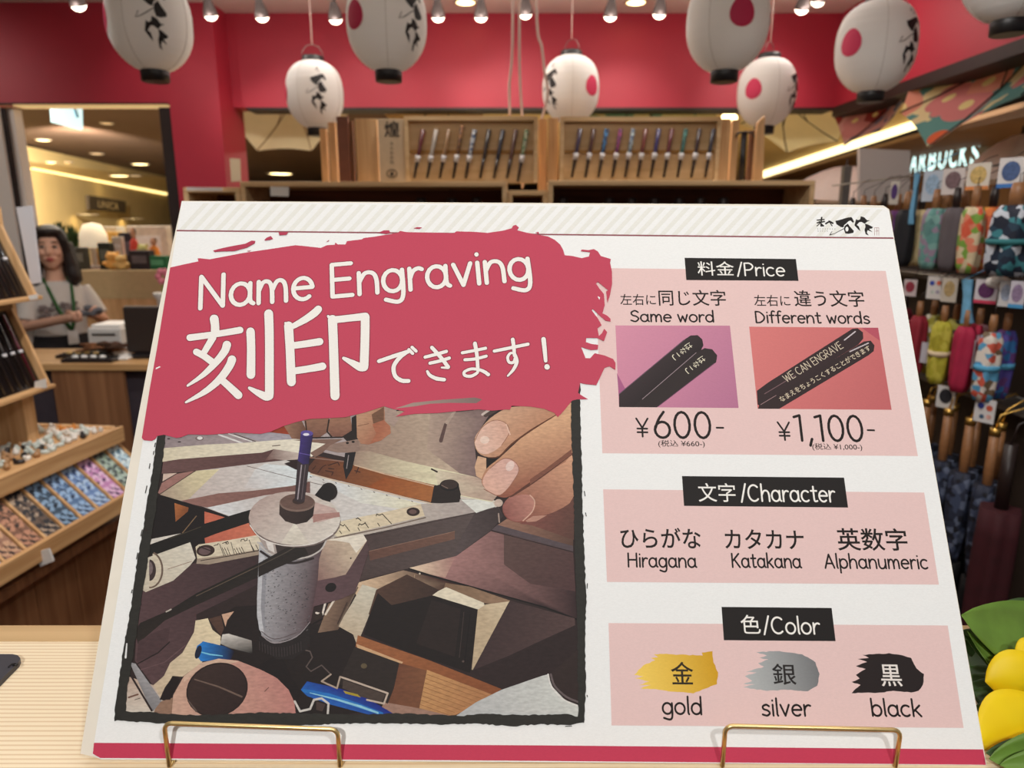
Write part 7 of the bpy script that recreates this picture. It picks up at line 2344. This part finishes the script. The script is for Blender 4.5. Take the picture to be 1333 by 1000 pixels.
def goods(px, py_top, y, w, kind, col, label, cat):
    a = atY(px, py_top, y)
    h = max(.04, a.z - zg)
    t = thing({'box': 'shop_box', 'toy': 'soft_toy', 'plant': 'potted_plant', 'doll': 'dressed_doll', 'lamp': 'table_lamp'}[kind], (a.x, y, zg), label, cat)
    L = t.location
    if kind == 'box':
        mb = MB(L); mb.box((a.x, y, zg + h / 2), (w, w * .6, h), bev=.006); mb.build('carton', fl(cat + label[:6].replace(' ', ''), col), t)
        mb = MB(L); mb.box((a.x, y - w * .301, zg + h * .55), (w * .7, .004, h * .4)); mb.build('face_print', fl('print' + label[:5], [min(255, c + 60) for c in col]), t)
    elif kind == 'toy':
        m = fl('toy' + label[:9].replace(' ', ''), col)
        mb = MB(L); mb.ball((a.x, y, zg + h * .32), (w * .5, w * .42, h * .34)); mb.build('body', m, t)
        mb = MB(L); mb.ball((a.x, y - .01, zg + h * .74), (w * .38, w * .36, h * .26)); mb.ball((a.x - w * .26, y, zg + h * .95), (w * .1, w * .08, h * .08)); mb.ball((a.x + w * .26, y, zg + h * .95), (w * .1, w * .08, h * .08)); mb.build('head', m, t)
        for s in (-1, 1):
            mb = MB(L); mb.ball((a.x + s * w * .42, y - w * .2, zg + h * .38), (w * .14, w * .2, h * .12)); mb.build('arm', m, t)
    elif kind == 'doll':
        m = fl('doll' + label[:9].replace(' ', ''), col)
        mb = MB(L); mb.lathe([(w * .42, zg), (w * .36, zg + h * .3), (w * .24, zg + h * .66), (w * .1, zg + h * .74)], c=(a.x, y, 0), seg=16); mb.build('robe', m, t)
        mb = MB(L); mb.ball((a.x, y, zg + h * .86), (w * .17, w * .17, h * .13)); mb.build('head', fl('dollskin', (206, 160, 130)), t)
        mb = MB(L); mb.ball((a.x, y + .006, zg + h * .89), (w * .19, w * .18, h * .11)); mb.build('hair', fl('dollhair', (50, 36, 34)), t)
    elif kind == 'lamp':
        mb = MB(L); mb.lathe([(w * .5, zg + h * .45), (w * .46, zg + h * .75), (w * .3, zg + h * .96), (.004, zg + h)], c=(a.x, y, 0), seg=24); mb.build('shade', mat('lit_shade', (240, 226, 196), .7, emit=.45), t)
        mb = MB(L); mb.tube([(a.x, y, zg + h * .9), (a.x, y, zg + .01)], .008, 8); mb.lathe([(.05, zg), (.05, zg + .012), (.01, zg + .016)], c=(a.x, y, 0)); mb.build('stand', white_pl, t)
    else:
        mb = MB(L); mb.lathe([(w * .16, zg), (w * .2, zg + h * .22), (w * .18, zg + h * .22)], c=(a.x, y, 0), seg=16); mb.build('pot', fl('pot', (120, 84, 60)), t)
        mb = MB(L)
        for i in range(46):
            an, el = rn.uniform(0, 6.28), rn.uniform(.25, 1.35)
            r_ = w * .55 * rn.uniform(.5, 1)
            p0 = Vector((a.x, y, zg + h * .25))
            p2 = p0 + Vector((math.cos(an) * math.cos(el) * r_, math.sin(an) * math.cos(el) * r_ * .7, math.sin(el) * h * .75))
            blade(mb, p0, (p0 + p2) / 2 + Vector((0, 0, .03)), p2, w * .13, (0, -.6, .8), .15, 5, 2)
        mb.build('foliage', fl('leafgreen', (56, 84, 44)), t)
    return t


goods(76, 286, yp + .35, .20, 'plant', (60, 90, 50), 'dark bushy pot plant right behind the woman', 'plant')
goods(92, 290, yp + .5, .18, 'plant', (60, 90, 50), 'leafy pot plant left of the glowing lamp shade', 'plant')
goods(87, 318, yp + .2, .06, 'box', (150, 70, 40), 'small rust box below the leafy pot plant', 'box')
goods(119, 290, yp + .4, .19, 'lamp', (240, 226, 200), 'dome-shaped lamp with a glowing cream shade', 'lamp')
goods(103, 322, yp + .2, .10, 'box', (70, 70, 60), 'dark box at the foot of the glowing lamp', 'box')
goods(137, 316, yp + .2, .09, 'box', (40, 44, 36), 'black-green box right of the glowing lamp', 'box')
goods(140, 302, yp + .6, .18, 'box', (206, 160, 80), 'ochre carton far back right of the lamp', 'box')
goods(153, 308, yp + .3, .07, 'box', (206, 200, 186), 'white upright box before the ochre carton', 'box')
goods(147, 328, yp + .12, .12, 'toy', (226, 170, 90), 'yellow-orange soft toy sitting before the white box', 'toy')
goods(158, 332, yp + .10, .10, 'toy', (220, 186, 120), 'pale yellow soft toy on the partition counter', 'toy')
goods(165, 303, yp + .45, .10, 'box', (40, 36, 50), 'tall dark navy box beside the red doll', 'box')
goods(172, 296, yp + .3, .10, 'doll', (206, 70, 56), 'red-robed doll standing tallest among the goods', 'doll')
goods(184, 326, yp + .15, .14, 'box', (50, 44, 50), 'low dark box right of the red doll', 'box')
goods(186, 318, yp + .3, .10, 'toy', (190, 190, 120), 'pale green soft toy behind the low dark box', 'toy')
goods(199, 309, yp + .3, .12, 'doll', (226, 140, 50), 'orange-robed doll at the right of the goods', 'doll')
goods(207, 333, yp + .15, .12, 'box', (40, 120, 80), 'green box at the right end of the goods', 'box')
goods(197, 294, yp + .75, .3, 'box', (224, 214, 200), 'wide white carton far back behind the orange doll', 'box')
goods(138, 295, yp + .75, .22, 'box', (226, 220, 208), 'white carton far back behind the ochre carton', 'box')
# pink flower in a white cup at the sign's edge
c = atY(211, 381, 4.0)
t = thing('flower_cup', (c.x, 4.0, zc_), 'pink flower in a white cup peeping out beside the sign', 'plant')
mb = MB(t.location); mb.lathe([(.03, zc_), (.032, c.z - .04), (.05, c.z - .01), (.046, c.z)], c=(c.x, 4.0, 0), seg=16); mb.build('cup', white_pl, t)
f_ = atY(212, 360, 4.0)
mb = MB(t.location)
for k in range(6):
    an = k * math.pi / 3
    mb.ball((f_.x + .025 * math.cos(an), 4.0, f_.z + .03 * math.sin(an)), (.02, .014, .02), seg=8, rings=6)
mb.build('petals', mat('pink_petal', (226, 130, 150), .6), t)
mb = MB(t.location); mb.tube([(c.x, 4.0, c.z - .01), (f_.x, 4.0, f_.z)], .004, 6); mb.build('stem', leaf_m[2], t)
sc = thing('side_cabinet', (c.x - .14, 4.02, 0), 'low cabinet behind the cash desk carrying the flower cup', 'cabinet')
mb = MB(sc.location); mb.box((c.x - .14, 4.02, zc_ / 2 - .01), (.36, .3, zc_ - .02)); mb.build('body', pine_dk, sc)
mb = MB(sc.location); mb.box((c.x - .14, 4.02, zc_ - .01), (.38, .32, .02)); mb.build('cabinet_top', pine_dk, sc)
# ------------------------------------------------------------------ the woman behind the cash desk
def solid(parts, voxel, name, m, parent, smooth=2):
    """several overlapping closed volumes grown into one continuous surface"""
    mb = MB()
    for fn in parts:
        fn(mb)
    ob = mb.build(name, m, None)
    md = ob.modifiers.new('r', 'REMESH')
    md.mode = 'VOXEL'
    md.voxel_size = voxel
    md.use_smooth_shade = True
    if smooth:
        s = ob.modifiers.new('s', 'SMOOTH')
        s.factor = .5
        s.iterations = smooth
    dg = bpy.context.evaluated_depsgraph_get()
    me = bpy.data.meshes.new_from_object(ob.evaluated_get(dg))
    ob.modifiers.clear()
    ob.data = me
    me.materials.clear()
    me.materials.append(m)
    ob.parent = parent
    return ob


def loft(sec, seg=20):
    """stack of ellipses (centre, rx, ry) with closed ends"""
    def f(mb):
        vs_, fs = [], []
        for (c, rx, ry) in sec:
            for k in range(seg):
                a_ = 2 * math.pi * k / seg
                vs_.append(Vector(c) + Vector((rx * math.cos(a_), ry * math.sin(a_), 0)))
        for i in range(len(sec) - 1):
            for k in range(seg):
                fs.append([i * seg + k, i * seg + (k + 1) % seg, (i + 1) * seg + (k + 1) % seg, (i + 1) * seg + k])
        fs.append(list(range(seg))[::-1])
        fs.append([(len(sec) - 1) * seg + k for k in range(seg)])
        mb.add(vs_, fs, True)
    return f


tube = lambda pts, r: (lambda mb: mb.tube(pts, r, 14))
ball = lambda c, r: (lambda mb: mb.ball(c, r, seg=20, rings=14))

hp = atY(66, 324, 4.12)
ROT = R(50)
TW = R(-24)
wo = thing('person', (hp.x, hp.y, 0), 'woman in a white printed T-shirt with a green lanyard standing at the cash desk', 'person')
HZ = hp.z                                   # middle of the head
wo.rotation_euler = (0, 0, ROT)
inv = Matrix.Rotation(-ROT, 3, 'Z')
loc = lambda p: inv @ (Vector(p) - wo.location)
skin = mat('skin', (224, 176, 150), 0.5, vary=.04, scale=30)
hair_m = mat('dark_hair', (34, 25, 24), 0.5, vary=.2, scale=90)
shirt_m = mat('white_tshirt', (206, 203, 198), 0.85, vary=.02)
trouser = mat('black_trousers', (28, 26, 32), 0.8, vary=.1)
hand_r = loc(atY(99, 412, 3.86))
hand_l = hand_r + Vector((.085, .015, .012))
sh = HZ - .215
elb_r, elb_l = Vector((-.20, -.05, sh - .215)), Vector((.205, -.06, sh - .21))
wr_r = hand_r + (elb_r - hand_r).normalized() * .085
wr_l = hand_l + (elb_l - hand_l).normalized() * .085


def hand(h, w, thumb_up, s):
    d = (h - w).normalized()
    side = Vector((0, 0, 1)).cross(d).normalized()
    up = d.cross(side).normalized()
    out = [tube([w, w + d * .03, h + d * .005], [.024, .027, .024]), ball(w + d * .055, (.030, .030, .022))]
    for k, ln in enumerate((.058, .066, .062, .048)):
        b_ = w + d * .08 + up * (.022 - .0155 * k) + side * s * .004
        out.append(tube([b_ - d * .02, b_ + d * ln * .45 + side * s * .006, b_ + d * ln * .8 + side * s * -.018, b_ + d * ln * .75 + side * s * -.036], [.0092, .0088, .008, .0068]))
    tb0 = w + d * .03 + up * .022
    out.append(tube([tb0 - up * .01, tb0 + d * .022 + up * .014 - side * s * .010, tb0 + d * .046 + up * .012 - side * s * .022], [.0115, .0105, .008]))
    return out


zb_ = HZ


def turn_head(ob):
    """turn everything above the shoulders about the neck"""
    for q in ob.data.vertices:
        f = max(0, min(1, (q.co.z - (sh - .06)) / .14))
        f = f * f * (3 - 2 * f)
        q.co = Matrix.Rotation(TW * f, 3, 'Z') @ q.co
    return ob


body_parts = [loft([((0, .012, zb_ + .118), .03, .035), ((0, .012, zb_ + .10), .058, .068), ((0, .008, zb_ + .06), .073, .088), ((0, .004, zb_ + .01), .075, .092), ((0, -.002, zb_ - .035), .069, .085), ((0, -.012, zb_ - .075), .054, .068), ((0, -.026, zb_ - .103), .032, .042), ((0, -.032, zb_ - .113), .016, .022)]),
              tube([(0, .018, zb_ - .06), (0, .018, zb_ - .13), (0, .022, sh + .03)], [.05, .046, .056]),
              ball((0, -.098, zb_ - .018), (.014, .018, .016)), tube([(0, -.086, zb_ + .022), (0, -.097, zb_ - .008)], [.008, .011]),
              ball((-.018, -.082, zb_ - .055), (.016, .012, .007)), ball((.018, -.082, zb_ - .055), (.016, .012, .007)),
              ball((-.036, -.07, zb_ - .02), (.022, .018, .02)), ball((.036, -.07, zb_ - .02), (.022, .018, .02)),
              ball((-.076, .012, zb_ - .005), (.010, .018, .030)), ball((.076, .012, zb_ - .005), (.010, .018, .030)),
              loft([((0, .02, sh + .035), .06, .05), ((0, .02, sh), .12, .068), ((0, .01, sh - .1), .125, .09), ((0, .01, sh - .25), .118, .088), ((0, .01, sh - .36), .15, .1), ((0, .01, sh - .44), .15, .1)]),
              tube([(-.125, .015, sh - .03), elb_r, wr_r], [.036, .034, .025]), tube([(.125, .015, sh - .03), elb_l, wr_l], [.036, .034, .025])]
hipz = sh - .40
for s in (-1, 1):
    body_parts.append(tube([(s * .08, .01, hipz), (s * .085, 0, hipz * .55), (s * .085, .015, .1)], [.085, .058, .036]))
    body_parts.append(ball((s * .085, -.045, .035), (.04, .11, .035)))
body_parts += hand(hand_r, wr_r, 1, 1) + hand(hand_l, wr_l, 1, -1)
turn_head(solid(body_parts, .0065, 'body', skin, wo, 2))
# face: eyes, brows, lips are children of the person
for s in (-1, 1):
    mb = MB(); mb.ball((s * .031, -.0835, zb_ + .012), (.0135, .006, .0058), seg=12, rings=8); turn_head(mb.build('eye', mat('eye_white', (214, 204, 198), .3), wo))
    mb = MB(); mb.ball((s * .030, -.0885, zb_ + .0125), (.0062, .0028, .0062), seg=10, rings=8); mb.tube([(s * .018, -.0885, zb_ + .0155), (s * .031, -.0905, zb_ + .0195), (s * .045, -.084, zb_ + .0155)], .002, 6); turn_head(mb.build('iris', mat('dark_iris', (36, 24, 22), .3), wo))
    mb = MB(); mb.tube([(s * .015, -.088, zb_ + .036), (s * .032, -.087, zb_ + .041), (s * .049, -.077, zb_ + .036)], .0028, 6); turn_head(mb.build('eyebrow', hair_m, wo))
mb = MB(); mb.tube([(-.021, -.089, zb_ - .054), (-.008, -.0955, zb_ - .051), (0, -.0955, zb_ - .053), (.008, -.0955, zb_ - .051), (.021, -.089, zb_ - .054)], [.002, .0044, .0044, .0044, .002], 8); mb.tube([(-.017, -.089, zb_ - .0595), (0, -.095, zb_ - .0625), (.017, -.089, zb_ - .0595)], [.002, .005, .002], 8); turn_head(mb.build('lips', mat('lip_red', (186, 84, 84), .45), wo))
hair = [ball((0, .03, zb_ + .055), (.088, .092, .085)), ball((0, -.018, zb_ + .092), (.074, .072, .046)), ball((0, .075, zb_ - .06), (.085, .052, .15))]
for s in (-1, 1):
    hair.append(tube([(s * .045, -.055, zb_ + .105), (s * .072, -.055, zb_ + .05), (s * .083, -.03, zb_ - .02), (s * .092, -.022, zb_ - .10), (s * .098, -.03, zb_ - .17), (s * .090, -.03, zb_ - .215)], [.026, .024, .028, .036, .036, .014]))
    hair.append(tube([(s * .07, .03, zb_ + .03), (s * .092, .02, zb_ - .08), (s * .10, .02, zb_ - .19), (s * .08, .02, zb_ - .23)], [.04, .04, .04, .015]))
hair.append(tube([(-.05, -.074, zb_ + .10), (0, -.084, zb_ + .098), (.05, -.074, zb_ + .10)], [.018, .02, .018]))
turn_head(solid(hair, .008, 'hair', hair_m, wo, 1))
top = [loft([((0, .02, sh + .032), .075, .062), ((0, .02, sh + .012), .125, .08), ((0, .018, sh - .02), .152, .09), ((0, .01, sh - .10), .146, .108), ((0, .01, sh - .2), .14, .105), ((0, .01, sh - .255), .142, .107), ((0, .01, sh - .285), .147, .109)], 28)]
for s, e in ((-1, elb_r), (1, elb_l)):
    a_ = Vector((s * .135, .015, sh - .018))
    top.append(tube([a_, a_.lerp(e, .4), a_.lerp(e, .85)], [.050, .054, .052]))
solid(top, .009, 'tshirt', shirt_m, wo, 2)
mb = MB()
for i in range(60):
    x, z = rn.uniform(-.125, .07), sh - rn.uniform(.09, .2)
    y = -.112 + abs(x) * .28 + (.01 if z < sh - .16 else 0)
    mb.ball((x, y, z), (rn.uniform(.008, .018), .004, rn.uniform(.006, .014)), seg=8, rings=6)
mb.build('shirt_print', mat('grey_print', (128, 118, 118), .85, vary=.2, scale=80), wo)
legs = [loft([((0, .01, sh - .25), .137, .10), ((0, .01, sh - .33), .158, .112), ((0, .01, sh - .42), .165, .115), ((0, .01, sh - .50), .15, .11)], 28)]
for s in (-1, 1):
    legs.append(tube([(s * .082, .01, sh - .46), (s * .088, .0, hipz * .55), (s * .088, .012, .07)], [.092, .07, .055]))
solid(legs, .010, 'trousers', trouser, wo, 1)
for s in (-1, 1):
    mb = MB(); mb.ball((s * .086, -.045, .035), (.046, .125, .035)); mb.build('shoe', black_pl, wo)
mb = MB()
for s in (-1, 1):
    mb.tube([(s * .05, .05, sh + .045), (s * .062, .0, sh + .045), (s * .06, -.062, sh - .01), (s * .045, -.106, sh - .10), (s * .02 + .01, -.118, sh - .2), (.012, -.122, sh - .25)], .0095, 8)
mb.build('lanyard', mat('green_lanyard', (40, 92, 44), .7), wo)
mb = MB(); mb.box((.012, -.126, sh - .29), (.055, .004, .08), bev=.001); mb.build('name_badge', paper, wo)
# the grey bundle in her hands
ctr = wo.location + Matrix.Rotation(ROT, 3, 'Z') @ (hand_l + Vector((-.01, -.03, .012)))
t = thing('cloth_bundle', ctr, 'crumpled grey-blue bundle held in the woman\'s hands', 'cloth')
mb = MB()
for i in range(9):
    mb.ball((rn.uniform(-.04, .05), rn.uniform(-.02, .02), rn.uniform(-.02, .02)), (rn.uniform(.018, .03), .02, rn.uniform(.012, .02)), seg=12, rings=8)
ob = mb.build('bundle', mat('grey_blue_cloth', (104, 108, 116), .8, vary=.3, scale=60), t)
